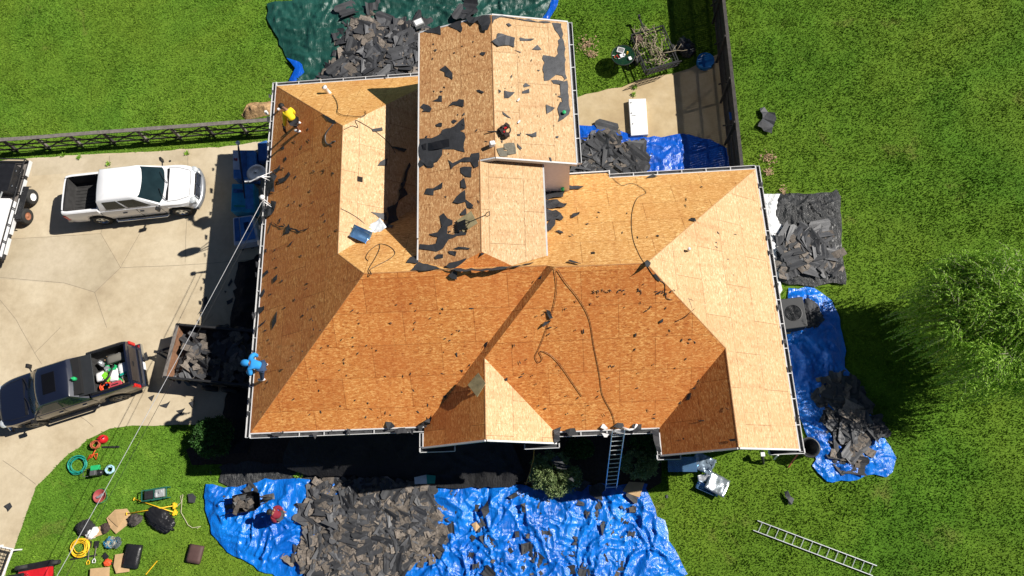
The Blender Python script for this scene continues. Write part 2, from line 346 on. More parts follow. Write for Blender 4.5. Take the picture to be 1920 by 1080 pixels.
# ================================================================== HOUSE
A = Vector; V = dict(
 A=A((-11.92, 18.6, 2.9)), B=A((-7.87, 14.64, 5.73)), C=A((-7.85, 9.3, 5.73)), D=A((-6.6, 8.17, 6.6)), E=A((-11.92, 3.2, 2.9)), F=A((-5.13, 3.18, 2.9)),
 G=A((-5.17, 2.43, 2.9)), H=A((-2.6, 2.43, 4.8)), I=A((-2.58, 5.31, 4.8)), J=A((-.19, 2.4, 2.9)), J2=A((-.2, 2.79, 2.9)), K1=A((-.15, 8.1, 6.59)), K2=A((.11, 7.96, 6.79)),
 M=A((3.23, 7.92, 6.79)), N=A((8.55, 13.07, 2.9)), O=A((6.0, 5.27, 4.8)), Pp=A((6.02, 1.83, 4.8)), Q=A((8.62, 1.83, 2.9)), R=A((3.67, 1.81, 2.9)), R2=A((3.68, 2.78, 2.9)),
 NV=A((-4.05, 13.1, 2.9)), NE=A((-4.1, 18.6, 2.9)),
 TA=A((-4.74, 18.28, 6.24)), TR=A((-1.81, 18.28, 7.0)), TN=A((1.12, 18.28, 6.24)), TE=A((1.12, 12.14, 6.24)), TS=A((-1.81, 12.2, 7.0)),
 L1=A((-2.39, 12.3, 6.85)), L2=A((-2.4, 8.65, 6.85)), LE1=A((-.14, 12.3, 6.25)), LE2=A((-.16, 8.58, 6.25)), TW=A((-4.74, 8.63, 6.24)), HE=A((-1.37, 8.17, 6.57)), HW=A((-3.53, 8.2, 6.55)))
def pl(n, p): return (V[p] + A((0, 0, GZ)), A(n).normalized())
PL = dict(W=pl((-.57, 0, .82), 'A'), N1=pl((0, .59, .81), 'A'), WE=pl((.6, 0, .8), 'C'), SA=pl((0, -.6, .8), 'E'), G1W=pl((-.6, 0, .8), 'G'), SB=pl((0, -.602, .798), 'M'),
          G1E=pl((.62, 0, .785), 'J'), G2W=pl((-.63, 0, .777), 'R'), ME=pl((.59, 0, .81), 'N'), MN=pl((0, .6, .8), 'D'), BW=pl((-.251, 0, .968), 'TA'), BE=pl((.251, 0, .968), 'TN'), BL=pl((.258, 0, .966), 'LE1'), BH=pl((0, -.53, .85), 'L2'))
house = thing('house', 'large one storey house stripped to bare OSB roof sheathing, with a raised middle section', 'house', (-1.7, 9, 0))
house.matrix_world = Matrix.Translation(house.location)
def under(o, par=house): o.parent = par; o.matrix_parent_inverse = Matrix.Translation(-Vector((-1.7, 9, 0))) if par is house else Matrix(); return o
def deck(name, faces, mats, parent=None):
    """roof sheathing: each plane an OSB sheet with metre UVs along eave / up slope, 5 cm thick"""
    me = bpy.data.meshes.new(name); bm = bmesh.new(); uvl = bm.loops.layers.uv.new('UVMap')
    for keys, mi in faces:
        pts = [V[k] if isinstance(k, str) else A(k) for k in keys]
        nrm = A((0, 0, 0))
        for i in range(len(pts)): nrm += pts[i].cross(pts[(i + 1) % len(pts)])
        nrm.normalize()
        if nrm.z < 0: nrm = -nrm; pts = pts[::-1]
        up = A((0, 0, 1)) - nrm * nrm.z; up.normalize(); al = up.cross(nrm)
        vs = [bm.verts.new(p) for p in pts]; f = bm.faces.new(vs); f.material_index = mi
        for l in f.loops: l[uvl].uv = (l.vert.co.dot(al) + mi * 3.1, l.vert.co.dot(up))
        vb = [bm.verts.new(p - A((0, 0, .055))) for p in pts]
        g = bm.faces.new(vb[::-1]); g.material_index = mi
        for i in range(len(pts)):
            j = (i + 1) % len(pts); h = bm.faces.new((vs[i], vb[i], vb[j], vs[j])); h.material_index = mi
    bm.normal_update(); bmesh.ops.triangulate(bm, faces=[f for f in bm.faces if len(f.verts) > 4]); bm.to_mesh(me); bm.free()
    for m in mats: me.materials.append(m)
    o = bpy.data.objects.new(name, me); COL.objects.link(o); return under(o, parent or house)
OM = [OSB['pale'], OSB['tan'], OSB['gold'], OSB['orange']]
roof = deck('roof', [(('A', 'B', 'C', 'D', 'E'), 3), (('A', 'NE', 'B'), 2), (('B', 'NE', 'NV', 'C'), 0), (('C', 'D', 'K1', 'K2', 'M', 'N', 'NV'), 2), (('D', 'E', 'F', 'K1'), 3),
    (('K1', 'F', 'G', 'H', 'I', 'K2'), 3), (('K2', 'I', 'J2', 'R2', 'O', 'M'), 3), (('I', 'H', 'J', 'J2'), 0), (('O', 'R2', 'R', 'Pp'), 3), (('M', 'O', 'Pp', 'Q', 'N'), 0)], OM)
p1 = P(1066, 319, 2.85 + GZ)
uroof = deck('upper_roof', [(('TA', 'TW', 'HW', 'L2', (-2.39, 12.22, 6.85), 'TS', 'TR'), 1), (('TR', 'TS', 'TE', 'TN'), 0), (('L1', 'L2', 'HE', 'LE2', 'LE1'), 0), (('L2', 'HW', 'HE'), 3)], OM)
def hb(name, m, par=None, **k):
    def f(mb): return under(mb.build(name, m, **k)) if par is None else sub(mb.build(name, m, **k), par)
    return f
def sub(o, par): o.parent = par; return o
SIDING = NT('shade_blue_siding'); _c = SIDING.coord(); _w = SIDING.n('ShaderNodeTexWave'); _w.wave_type = 'BANDS'; _w.bands_direction = 'Z'; _w.wave_profile = 'SAW'; _w.inputs['Scale'].default_value = 1.25
SIDING.l(_c, _w.inputs['Vector']); SIDING.bump(_w.outputs['Fac'], .6, .02); SIDING.col((.40, .50, .60, 1)); SIDING = SIDING.set(.55, 0, .4)  # blue of the sky shade is put into the siding colour
SIDW = mat('white_siding', (.62, .58, .60), .5, var=.06)
wl = MB()
def wprism(poly, z1, z0=-GZ, mi=0): wl.prism([(x, y, z0) for x, y in poly], (0, 0, z1 - z0), mi)
wprism([(-11.45, 18.15), (-4.5, 18.15), (-4.5, 12.65), (8.1, 12.65), (8.1, 2.3), (4.1, 2.3), (4.1, 3.25), (-.62, 3.25), (-.62, 2.9), (-4.75, 2.9), (-4.75, 3.65), (-11.45, 3.65)], 2.82)
wl.prism([(-4.4, 2.9, 2.6), (-.9, 2.9, 2.6), (-.9, 2.9, 3.36), (-2.6, 2.9, 4.66), (-4.4, 2.9, 3.36)], (0, 2, 0))
wl.prism([(4.3, 2.3, 2.6), (7.9, 2.3, 2.6), (7.9, 2.3, 3.3), (6.02, 2.3, 4.66), (4.3, 2.3, 3.3)], (0, 2.4, 0))
hw = wl.build('wall', SIDING); under(hw)
ul = MB()
ul.prism([(-4.5, 12.32, 2.6), (.88, 12.32, 2.6), (.88, 12.32, 6.2), (-1.81, 12.32, 6.9), (-4.5, 12.32, 6.2)], (0, 5.75, 0))
ul.prism([(-4.5, 8.7, 3), (-.32, 8.7, 3), (-.32, 8.7, 6.2), (-2.4, 8.7, 6.74), (-4.5, 8.7, 6.2)], (0, 3.6, 0))
uw = ul.build('upper_wall', SIDW); under(uw)
wd = MB(); wd.box((6.6, 2.29, 1.6), (1.5, .06, 1.1)); wf = under(wd.build('window', WHITE))
wd = MB(); wd.box((6.6, 2.25, 1.6), (1.36, .04, .96)); sub(wd.build('pane', GLASS), wf)
wd = MB(); wd.box((5.2, 2.29, 1.6), (.9, .06, 1.1)); wf = under(wd.build('window', WHITE))
wd = MB(); wd.box((5.2, 2.25, 1.6), (.76, .04, .96)); sub(wd.build('pane', GLASS), wf)
# gutters
GUTIN = mat('gutter_dirt', (.05, .05, .052), .8, 0, .6, 6)
def gutter(a, b, out, wd_=.14, off=.03, zdrop=.03):
    a = A(a); b = A(b); d = (b - a).normalized(); o = A(out).normalized(); z = A((0, 0, 1)); L = (b - a).length
    mb = MB()
    def bm(o0, o1, z0, z1, mi=0):
        p = [a + o * o0 + z * z0, b + o * o0 + z * z0, b + o * o1 + z * z0, a + o * o1 + z * z0]; mb.prism(p, (0, 0, z1 - z0), mi)
    bm(off, off + .012, -.15, -.015); bm(off + wd_, off + wd_ + .022, -.14, -.02); bm(off + .012, off + wd_, -.14, -.10, 1)
    bm(-.01, off, -.02, .012)                      # drip edge
    n = int(L / .95)
    for i in range(1, n):
        c = a + d * (L * i / n) + o * (off + wd_ / 2) + z * -.03; mb.beam(c - o * wd_ / 2, c + o * wd_ / 2, .035, .01)
    for s_ in (a, b):
        mb.beam(s_ + o * off + z * -.08, s_ + o * (off + wd_) + z * -.08, .012, .12)
    return under(mb.build('gutter', [WHITE, GUTIN]))
gutter(V['E'] + A((0, -.15, 0)), V['A'] + A((0, .2, 0)), (-1, 0, 0))
gutter(V['A'], A((-4.8, 18.6, 2.9)), (0, 1, 0)); gutter(V['E'], V['F'] + A((0, 0, 0)), (0, -1, 0))
gutter(V['J2'], V['R2'], (0, -1, 0)); gutter(V['Q'] + A((0, -.1, 0)), V['N'] + A((0, .15, 0)), (1, 0, 0))
gutter(A((2.6, 13.07, 2.9)), V['N'], (0, 1, 0)); gutter(V['TN'], V['TE'], (1, 0, 0)); gutter(V['R'], A((3.67, 2.6, 2.9)), (-1, 0, 0), .1)
gutter(V['G'], A((-5.17, 2.95, 2.9)), (-1, 0, 0), .1)
# small step of the north eave beside the raised section
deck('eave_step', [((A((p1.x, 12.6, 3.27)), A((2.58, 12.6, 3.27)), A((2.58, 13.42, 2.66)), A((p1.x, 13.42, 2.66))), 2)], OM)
stp = MB(); stp.box(((p1.x + 2.6) / 2, 13.5, 2.62), (2.6 - p1.x, .05, .1)); stp.box((2.62, 13.25, 2.70), (.05, .5, .12)); under(stp.build('eave_trim', WHITE))
# rake boards and fascia
for a, b in (('G', 'H'), ('H', 'J'), ('R', 'Pp'), ('Pp', 'Q'), ('TA', 'TR'), ('TR', 'TN'), ('TS', 'TE')):
    y = {'G': -1, 'H': -1, 'R': -1, 'Pp': -1, 'TA': 1, 'TR': 1, 'TS': -1}[a]
    o_ = A((0, y * .035, -.075)); fb = MB(); fb.beam(V[a] + o_, V[b] + o_, .06, .16); under(fb.build('rake_board', WHITE))
for a, b in ((A((-2.42, 12.165, 6.76)), V['TS'] + A((0, -.035, -.075))), (V['TA'] + A((-.03, 0, -.08)), V['TW'] + A((-.03, .9, -.08))), (V['LE1'] + A((.03, 0, -.08)), V['LE2'] + A((.03, 0, -.08))), (V['TW'] + A((-.03, 0, -.08)), V['TW'] + A((-.02, .85, -.08)))):
    fb = MB(); fb.beam(a, b, .055, .16); under(fb.build('fascia', WHITE))
# eave returns at the gable feet
def ret(x0, x1, y, z=2.84):
    rt = MB(); rt.box(((x0 + x1) / 2, y - .17, z), (abs(x1 - x0), .022, .13)); rt.box(((x0 + x1) / 2, y - .085, z - .02), (abs(x1 - x0) - .02, .15, .03), 0, 1); rt.box((x0, y - .075, z), (.04, .15, .13)); rt.box((x1, y - .075, z), (.04, .15, .13))
    under(rt.build('eave_return', [WHITE, FELT]))
ret(-5.3, -3.98, 2.4); ret(-1.35, -.06, 2.37); ret(3.5, 4.35, 1.8); ret(7.55, 8.8, 1.83)
SEAMW = mat('seam_wood', (.34, .17, .07), .8)
for a, b in (('B', 'C'), ('C', 'D'), ('D', 'K1'), ('K2', 'M'), ('A', 'B'), ('E', 'D'), ('M', 'N'), ('M', 'O'), ('I', 'H'), ('O', 'Pp')):
    rs = MB(); rs.beam(V[a] + A((0, 0, -.012)), V[b] + A((0, 0, -.012)), .03, .016); sub(rs.build('ridge_seam', SEAMW), roof)
for a, b in (('TR', 'TS'), ('L1', 'L2')): rs = MB(); rs.beam(V[a] + A((0, 0, .002)), V[b] + A((0, 0, .002)), .03, .016); sub(rs.build('ridge_seam', SEAMW), uroof)
for uv, k, s_ in (((675, 336), 'WE', .22), ((1112, 474), 'MN', .13), ((1213, 495), 'ME', .13)):
    c = on(*uv, PL[k], .004) - A((0, 0, GZ)); n = PL[k][1]; u = n.cross(A((0, 1, .01))).normalized() * s_ / 2; v_ = n.cross(u).normalized() * s_ / 2
    vent = MB(); vent.add([c - u - v_, c + u - v_, c + u + v_, c - u + v_], [(0, 1, 2, 3)]); sub(vent.build('vent_hole', mat('hole', (.01, .006, .004), .9), fix=False), roof)
house.location.z = GZ
for k_ in V: V[k_] = V[k_] + A((0, 0, GZ))
def PR(u, v, z): return P(u, v, z + GZ)
# ================================================================== TARPS, HEAPS, DEBRIS
def put(o, root):
    o.parent = root; o.matrix_parent_inverse = root.matrix_basis.inverted(); return o
def tri_fill(poly, step, seed=1):
    xs = [p[0] for p in poly]; ys = [p[1] for p in poly]; rng = np.random.RandomState(seed)
    gx, gy = np.meshgrid(np.arange(min(xs), max(xs), step), np.arange(min(ys), max(ys), step)); gx = gx.ravel(); gy = gy.ravel()
    gx = gx + rng.uniform(-.3, .3, gx.shape) * step; gy = gy + rng.uniform(-.3, .3, gy.shape) * step
    k = inside(gx, gy, poly) & (edist(gx, gy, poly) > step * .5); gx = gx[k]; gy = gy[k]
    bd = []
    for i in range(len(poly)):
        a = poly[i]; b = poly[(i + 1) % len(poly)]; n = max(1, int(math.hypot(b[0]-a[0], b[1]-a[1]) / step))
        bd += [(a[0] + (b[0]-a[0]) * j / n, a[1] + (b[1]-a[1]) * j / n) for j in range(n)]
    pts = [Vector(p) for p in bd] + [Vector((x, y)) for x, y in zip(gx, gy)]
    r = delaunay_2d_cdt(pts, [(i, (i + 1) % len(bd)) for i in range(len(bd))], [], 1, 1e-5)
    v = np.array([tuple(p) for p in r[0]]); f = np.array([t for t in r[2] if len(t) == 3]); return v, f
def folds(x, y, ang, s=0, sc=.8):
    wx = x + (fbm(x * .7, y * .7, s + 50, 3) - .5) * 1.6; wy = y + (fbm(x * .7, y * .7, s + 60, 3) - .5) * 1.6
    h = 0; tot = 0
    for i, (a, fa, fc, am) in enumerate(((0, .16, 1.3, 1), (.8, .22, 1.7, .8), (-.5, .4, 3.0, .75), (1.6, .7, 4.6, .5), (.3, 1.3, 7.5, .36))):
        c, d = math.cos(ang + a), math.sin(ang + a); u = (wx * c + wy * d) * fa * sc; v = (-wx * d + wy * c) * fc * sc
        r = 1 - np.abs(2 * vn(u, v, s + 7 * i) - 1); h = h + am * r ** 3; tot += am
    return h / tot
def tarp(name, label, cat, poly, m, amp=.16, ang=0.2, step=.08, z0=.03, seed=1, hf=None, group=None, sc=1.0, rough=.12, parent=None, world=False, thick=.006, grommet=True):
    w_ = poly if world else PP(poly); w_ = rough_poly([Vector((p[0], p[1], 0)) for p in w_], .3, rough, seed); w_ = [(p.x, p.y) for p in w_]
    v, f = tri_fill(w_, step, seed); x, y = v[:, 0], v[:, 1]
    e = np.clip(edist(x, y, w_) / .5, 0, 1)
    h = z0 + folds(x, y, ang, seed, sc) * amp * 1.9 * (.35 + .65 * e)
    if hf is not None: h = h + hf(x, y, e)
    V3 = np.stack([x, y, h], 1)
    o = npmesh(name, V3, f, m, parent, True)
    if o.data.polygons[0].normal.z < 0: o.data.flip_normals()
    return tag(o, label, cat, group)
def mk_shingle(kind, i):
    rng = random.Random(i * 13 + len(kind)); mb = MB()
    if kind == 'strip': L, Wd = rng.choice([1.0, .95, .66, .7]), .33
    elif kind == 'tab': L, Wd = rng.uniform(.3, .5), rng.uniform(.26, .34)
    else: L, Wd = rng.uniform(.5, 1.0), rng.uniform(.4, .75)
    nx = 6 if kind != 'tab' else 3; cur = rng.uniform(-.10, .14) * L; pts = []
    bot = [rng.uniform(-.02, .02) if kind != 'felt' else rng.uniform(-.14, .1) for _ in range(nx + 1)]; top = [rng.uniform(-.02, .03) if kind != 'felt' else rng.uniform(-.1, .14) for _ in range(nx + 1)]
    for k in range(nx + 1):
        t = k / nx; z = cur * (4 * (t - .5) ** 2) + rng.uniform(-.012, .012)
        pts.append(((t - .5) * L, -Wd / 2 + bot[k], z)); pts.append(((t - .5) * L, Wd / 2 + top[k], z + rng.uniform(-.02, .03)))
    vs = pts + [(a, b, c - .012) for a, b, c in pts]; n = len(pts); fs = []; ms = []
    for k in range(nx):
        a = 2 * k; fs.append((a, a + 2, a + 3, a + 1)); ms.append(0); fs.append((n + a + 1, n + a + 3, n + a + 2, n + a)); ms.append(1)
        fs.append((a, n + a, n + a + 2, a + 2)); ms.append(1); fs.append((a + 1, a + 3, n + a + 3, n + a + 1)); ms.append(1)
    fs.append((0, 1, n + 1, n)); ms.append(1); fs.append((2 * nx, n + 2 * nx, n + 2 * nx + 1, 2 * nx + 1)); ms.append(1)
    if kind == 'strip':     # dark slots between the tabs
        for t in (-1 / 6, 1 / 6):
            z = cur * (4 * t * t) + .014; fs.append(tuple(len(vs) + q for q in range(4))); ms.append(1)
            vs = vs + [(t * L - .008, -Wd / 2, z), (t * L + .008, -Wd / 2, z), (t * L + .008, -.02, z), (t * L - .008, -.02, z)]
    return vs, fs, ms
SHK = [('strip', i) for i in range(4)] + [('tab', i) for i in range(3)] + [('felt', i) for i in range(3)]
SHG = [mk_shingle(k, i) for k, i in SHK]
SHM = {}
def shmesh(i, var):
    if (i, var) not in SHM:
        vs, fs, ms = SHG[i]; me = bpy.data.meshes.new('shingle'); me.from_pydata(vs, [], fs)
        for m in ([FELT, SHBACK] if SHK[i][0] == 'felt' and var != 1 else [[SHTOP, SHTOP2, SHBACK][var], SHBACK]): me.materials.append(m)
        for p, q in zip(me.polygons, ms): p.material_index = q
        SHM[(i, var)] = me
    return SHM[(i, var)]
SHC = [0]
def shingle(p, rot, label, group, i=None, sc=1.0, var=None):
    i = random.choice([0, 1, 2, 3, 0, 1, 4, 5, 6, 7, 8, 9]) if i is None else i
    var = random.choice([0, 0, 1, 2]) if var is None else var
    o = bpy.data.objects.new('shingle', shmesh(i, var)); COL.objects.link(o); o.location = p; o.rotation_euler = rot; o.scale = (sc,) * 3
    SHC[0] += 1; return tag(o, label, 'shingle', group)
def heap(label, where, poly, H, n_st, n_in, z0=.05, seed=3, world=False, fall=.7, felt=.3, tilt=.11, scl=(.6, 1.0), fm=1):
    w_ = poly if world else PP(poly, z0); w_ = [(p[0], p[1]) for p in w_]
    wr = [(p.x, p.y) for p in rough_poly([Vector((a, b, 0)) for a, b in w_], .25, .22, seed)]
    def hz(x, y):
        d = edist(x, y, wr) * inside(x, y, wr); return z0 + H * (1 - np.exp(-d / fall)) * (.55 + .75 * fbm(x * 1.1, y * 1.1, seed + 3, 3))
    v, f = tri_fill(wr, .14, seed); x, y = v[:, 0], v[:, 1]
    z = hz(x, y) + (np.floor(fbm(x * 3, y * 3, seed, 2) * 7) / 7 - .5) * .08 * np.clip(edist(x, y, wr) / .3, 0, 1)
    cf_ = v[f].mean(1); thin = lambda a, b: (edist(a, b, wr) < .55) & (vn(a * 2.6, b * 2.6, seed + 8) > .52); f = f[~thin(cf_[:, 0], cf_[:, 1])]
    vs = [tuple(q) for q in np.stack([x, y, z - .05], 1)]; fs = [tuple(t) for t in f]; ms = [0] * len(fs)
    rng = random.Random(seed); xs = [p[0] for p in wr]; ys = [p[1] for p in wr]
    def spot():
        while True:
            a = rng.uniform(min(xs), max(xs)); b = rng.uniform(min(ys), max(ys))
            if inside(np.array([a]), np.array([b]), wr)[0]: return a, b
    for k in range(n_st):
        a, b = spot()
        if rng.random() < .8 and thin(np.array([a]), np.array([b]))[0]: continue
        g = rng.choice((0, 1, 2, 3, 0, 1, 2, 3, 4, 5, 6, 7, 8)); 
        if SHK[g][0] != 'felt' and rng.random() < felt * .5: g = rng.choice((7, 8, 9))
        q, qf, qm = SHG[g]; T = Matrix.Translation((a, b, float(hz(np.array([a]), np.array([b]))[0]) + rng.uniform(-.01, .10))) @ Euler((rng.gauss(0, tilt), rng.gauss(0, tilt), rng.uniform(0, 6.3))).to_matrix().to_4x4() @ Matrix.Scale(rng.uniform(*scl), 4)
        bb = len(vs); vs += [tuple(T @ Vector(u)) for u in q]; fs += [tuple(bb + u for u in t) for t in qf]
        tp = (rng.choice((1, 4)) if fm else 1) if SHK[g][0] == 'felt' else rng.choice((0, 0, 3, 3, 0, 2)); ms += [tp if u == 0 else 2 for u in qm]
    me = bpy.data.meshes.new('shingle_heap'); me.from_pydata(vs, [], fs)
    for m in (SHTOP, FELT, SHBACK, SHTOP2, FELTF): me.materials.append(m)
    me.polygons.foreach_set('material_index', ms)
    o = bpy.data.objects.new('shingle_heap', me); COL.objects.link(o); tag(o, label, 'shingle heap', None, 'stuff')
    for k in range(n_in):
        a, b = spot(); hh = float(hz(np.array([a]), np.array([b]))[0])
        shingle((a, b, hh + rng.uniform(.07, .13)), (rng.gauss(0, tilt * .8), rng.gauss(0, tilt * .8), rng.uniform(0, 6.3)), 'torn dark shingle lying loose on top of ' + where, 'torn shingles on ' + where)
    return o
# --- blue tarp along the front
FT = [(388, 908), (402, 908), (420, 914), (445, 915), (480, 902), (515, 898), (560, 895), (640, 897), (780, 903), (860, 912), (960, 908), (1060, 915), (1130, 908), (1210, 905), (1228, 950), (1255, 1010), (1285, 1074), (1262, 1090), (1200, 1110), (700, 1115), (560, 1100), (512, 1080), (452, 1046), (425, 1030), (400, 1000), (386, 955)]
tarp('blue_tarp', 'huge crumpled blue tarp spread along the front of the house under a heap of shingles', 'tarp', FT, BTARP2, .23, 1.25, .05, seed=11, sc=1.1)
heap('wide heap of torn brown and black shingles covering the middle of the front blue tarp', 'the big heap on the front tarp',
     [(590, 905), (700, 897), (820, 905), (836, 935), (842, 990), (820, 1035), (790, 1050), (745, 1105), (590, 1105), (560, 1060), (582, 1000), (572, 960), (588, 930)], .24, 1500, 60, z0=.12, seed=21)
for k, (u, v) in enumerate([(420, 935), (455, 930), (470, 918), (432, 950), (505, 932), (553, 950), (548, 975), (600, 925), (640, 905), (730, 910), (760, 915), (560, 1040), (540, 1050), (575, 1010), (620, 900), (820, 950), (850, 960), (845, 975), (900, 985), (850, 925)]):
    shingle(P(u, v, .2) , (random.gauss(0, .15), random.gauss(0, .15), random.uniform(0, 6)), 'torn shingle piece at the rim of the front heap on blue tarp', 'shingle pieces around the front heap', sc=random.uniform(.6, .9))
rs_ = random.Random(5); RT_ = []
for k in range(92):
    u = rs_.uniform(880, 1190); v = rs_.uniform(925, 1078)
    o = shingle(P(u, v, .2), (rs_.gauss(0, .12), rs_.gauss(0, .12), rs_.uniform(0, 6)), 'small torn shingle scrap on the right half of the front blue tarp', 'scraps strewn over the right half of the front blue tarp', i=rs_.choice((4, 5, 6, 7, 8, 9)), sc=rs_.choice((.28, .35, .45, .6)), var=rs_.choice((0, 2, 2))); RT_.append((o, u, v))
# --- east side
tarp('blue_tarp', 'long bright blue tarp curling round the corner of the house past the cooling unit', 'tarp',
     [(1480, 541), (1527, 540), (1557, 562), (1570, 590), (1583, 640), (1583, 690), (1597, 707), (1620, 760), (1640, 790), (1655, 820), (1668, 838), (1679, 860), (1672, 885), (1660, 895), (1640, 888), (1605, 898), (1560, 905), (1548, 902), (1522, 873), (1532, 865), (1518, 830), (1497, 780), (1488, 720), (1478, 660), (1470, 620), (1478, 600), (1476, 560)], BTARP2, .20, -.9, .06, seed=31, sc=1.3, rough=.08)
heap('heap of black felt and shingles on the curling blue tarp beside the house corner', 'the heap on the curling tarp',
     [(1545, 712), (1575, 703), (1600, 708), (1618, 745), (1632, 775), (1655, 800), (1652, 818), (1636, 830), (1630, 850), (1608, 868), (1578, 872), (1568, 850), (1552, 800), (1528, 750)], .16, 190, 30, z0=.1, seed=33, felt=1.5, scl=(.6, 1.05), tilt=.07)
tarp('black_tarp', 'black plastic tarp lying wrinkled on the lawn beside the right wall', 'tarp',
     [(1455, 365), (1520, 364), (1560, 362), (1567, 356), (1575, 370), (1577, 420), (1580, 500), (1587, 534), (1560, 530), (1525, 538), (1478, 535), (1455, 525), (1460, 480), (1450, 400)], KTARP2, .22, 1.3, .06, seed=37, sc=1.1, rough=.06, z0=.05)
tarp('white_sheet', 'white plastic sheet crumpled between the right wall and the black tarp', 'sheet',
     [(1425, 367), (1462, 365), (1458, 400), (1466, 430), (1458, 460), (1466, 545), (1452, 562), (1436, 520), (1426, 440)], WTARP, .2, .5, .06, seed=39, rough=.06, z0=.08)
heap('heap of torn felt and shingle sheets on the black tarp', 'the heap on the black tarp', [(1455, 442), (1480, 430), (1530, 427), (1558, 450), (1567, 480), (1560, 503), (1520, 517), (1470, 520), (1452, 500), (1450, 470)], .16, 110, 25, z0=.12, seed=41, felt=1.8, scl=(.6, 1.15), tilt=.06)
# --- patio
tarp('blue_tarp', 'dark blue tarp over the patio against the rear wall, half in the fence shade', 'tarp',
     [(1080, 236), (1120, 236), (1158, 245), (1190, 258), (1240, 258), (1280, 252), (1330, 262), (1360, 280), (1370, 312), (1330, 330), (1150, 345), (1080, 322)], BTARP, .15, .1, .07, seed=43, z0=.04, rough=.06)
heap('heap of grey and black shingles on the patio tarp', 'the heap on the patio tarp', [(1088, 275), (1110, 268), (1128, 258), (1140, 240), (1152, 240), (1158, 270), (1180, 277), (1212, 275), (1202, 330), (1150, 335), (1090, 318)], .2, 140, 22, z0=.08, seed=45, felt=1.3, scl=(.7, 1.4), tilt=.08)
# --- back yard
gt = tarp('green_tarp', 'dark green tarp spread over the back lawn behind the house', 'tarp',
     [(503, 12), (545, 4), (590, -2), (640, -15), (1050, -15), (1043, 12), (1026, 36), (990, 70), (960, 160), (790, 175), (545, 166), (550, 145), (562, 130), (548, 120), (530, 95), (512, 60), (502, 35)], GTARP, .22, .35, .09, seed=47, sc=.9, z0=.06)
for q in ([(540, 112), (568, 122), (574, 140), (556, 158), (545, 155), (556, 132)], [(1036, -8), (1048, -8), (1046, 14), (1030, 40), (1018, 38), (1030, 18)]):
    o = tarp('folded_corner', None, None, q, BTARP, .12, .2, .06, seed=49, z0=.16, rough=.03); put(o, gt); tag(o, 'blue underside of the folded corner')
heap('heap of grey shingles and felt on the green tarp against the rear eave', 'the heap on the green tarp', [(606, 150), (612, 120), (640, 98), (628, 62), (655, 45), (690, 30), (740, 42), (800, 58), (850, 90), (830, 175), (700, 175), (620, 168)], .28, 420, 30, z0=.12, seed=51, felt=.7, scl=(.7, 1.2))
for u, v in ((700, 12), (790, 40), (870, 25), (880, 12), (650, 20)):
    shingle(P(u, v, .3), (.2, .1, random.uniform(0, 6)), 'loose black felt strip on the open part of the green tarp', 'felt strips on the green tarp', i=random.choice((7, 8, 9)), sc=1.3, var=0)
# --- black sheeting at the front and west walls
def slope_front(x, y, e): return .10 + np.clip((y - 1.5) / 1.9, 0, 1) * 1.3 + (fbm(x * .8, y * .8, 71, 3) - .3) * .2
tarp('black_tarp', 'black sheeting draped from the front wall over the planting bed left of the front gable', 'tarp', [(-11.2, 3.6), (-4.9, 3.6), (-4.8, 2.88), (-2.2, 2.85), (-1.5, 1.3), (-2.6, .95), (-4.9, 1.1), (-6.6, 1.35), (-8.0, 1.6), (-11.0, 1.75), (-12.0, 2.2)], KTARP, .12, 1.2, .08, seed=53, hf=slope_front, world=True, z0=.05)
tarp('black_tarp', 'charcoal ground cloth running along the top edge of the front blue tarp', 'tarp', [(414, 872), (470, 866), (540, 868), (600, 872), (655, 880), (662, 897), (590, 903), (520, 908), (430, 912), (414, 900)], KTARP2, .07, .1, .07, seed=55, z0=.05)
tarp('black_tarp', 'black sheeting in the shade along the driveway wall below the wrapped pallets', 'tarp', [(449, 492), (520, 470), (505, 600), (485, 800), (470, 850), (425, 852), (422, 800), (432, 620)], KTARP, .2, 1.5, .09, seed=57, z0=.05)
# --- loose felt pieces traced on the roof planes
FGN = [0]; AUTO = {}
def autolabel(key, noun, area):
    it = AUTO.get(key, []); 
    if not it: return
    us = [q[1] for q in it]; vs = [q[2] for q in it]; u0, u1, v0, v1 = min(us), max(us) + 1, min(vs), max(vs) + 1; cells = {}
    n = 3 if len(it) < 24 else 5
    cx = {3: ('left', 'middle', 'right'), 5: ('far left', 'left', 'middle', 'right', 'far right')}[n]; cy = {3: ('upper', 'central', 'lower'), 5: ('top', 'upper', 'central', 'lower', 'bottom')}[n]
    for q in it: cells.setdefault((int((q[1] - u0) / (u1 - u0) * n), int((q[2] - v0) / (v1 - v0) * n)), []).append(q)
    od = ('leftmost', 'second from left', 'third from left', 'fourth from left', 'fifth from left', 'sixth from left', 'seventh from left', 'eighth from left')
    for (a, b), qs in cells.items():
        qs.sort(key=lambda q: q[1])
        for i, q in enumerate(qs):
            q[0]['label'] = noun + ', ' + cy[b] + ' ' + cx[a] + ' of ' + area + (', ' + od[min(i, 7)] if len(qs) > 1 else '')
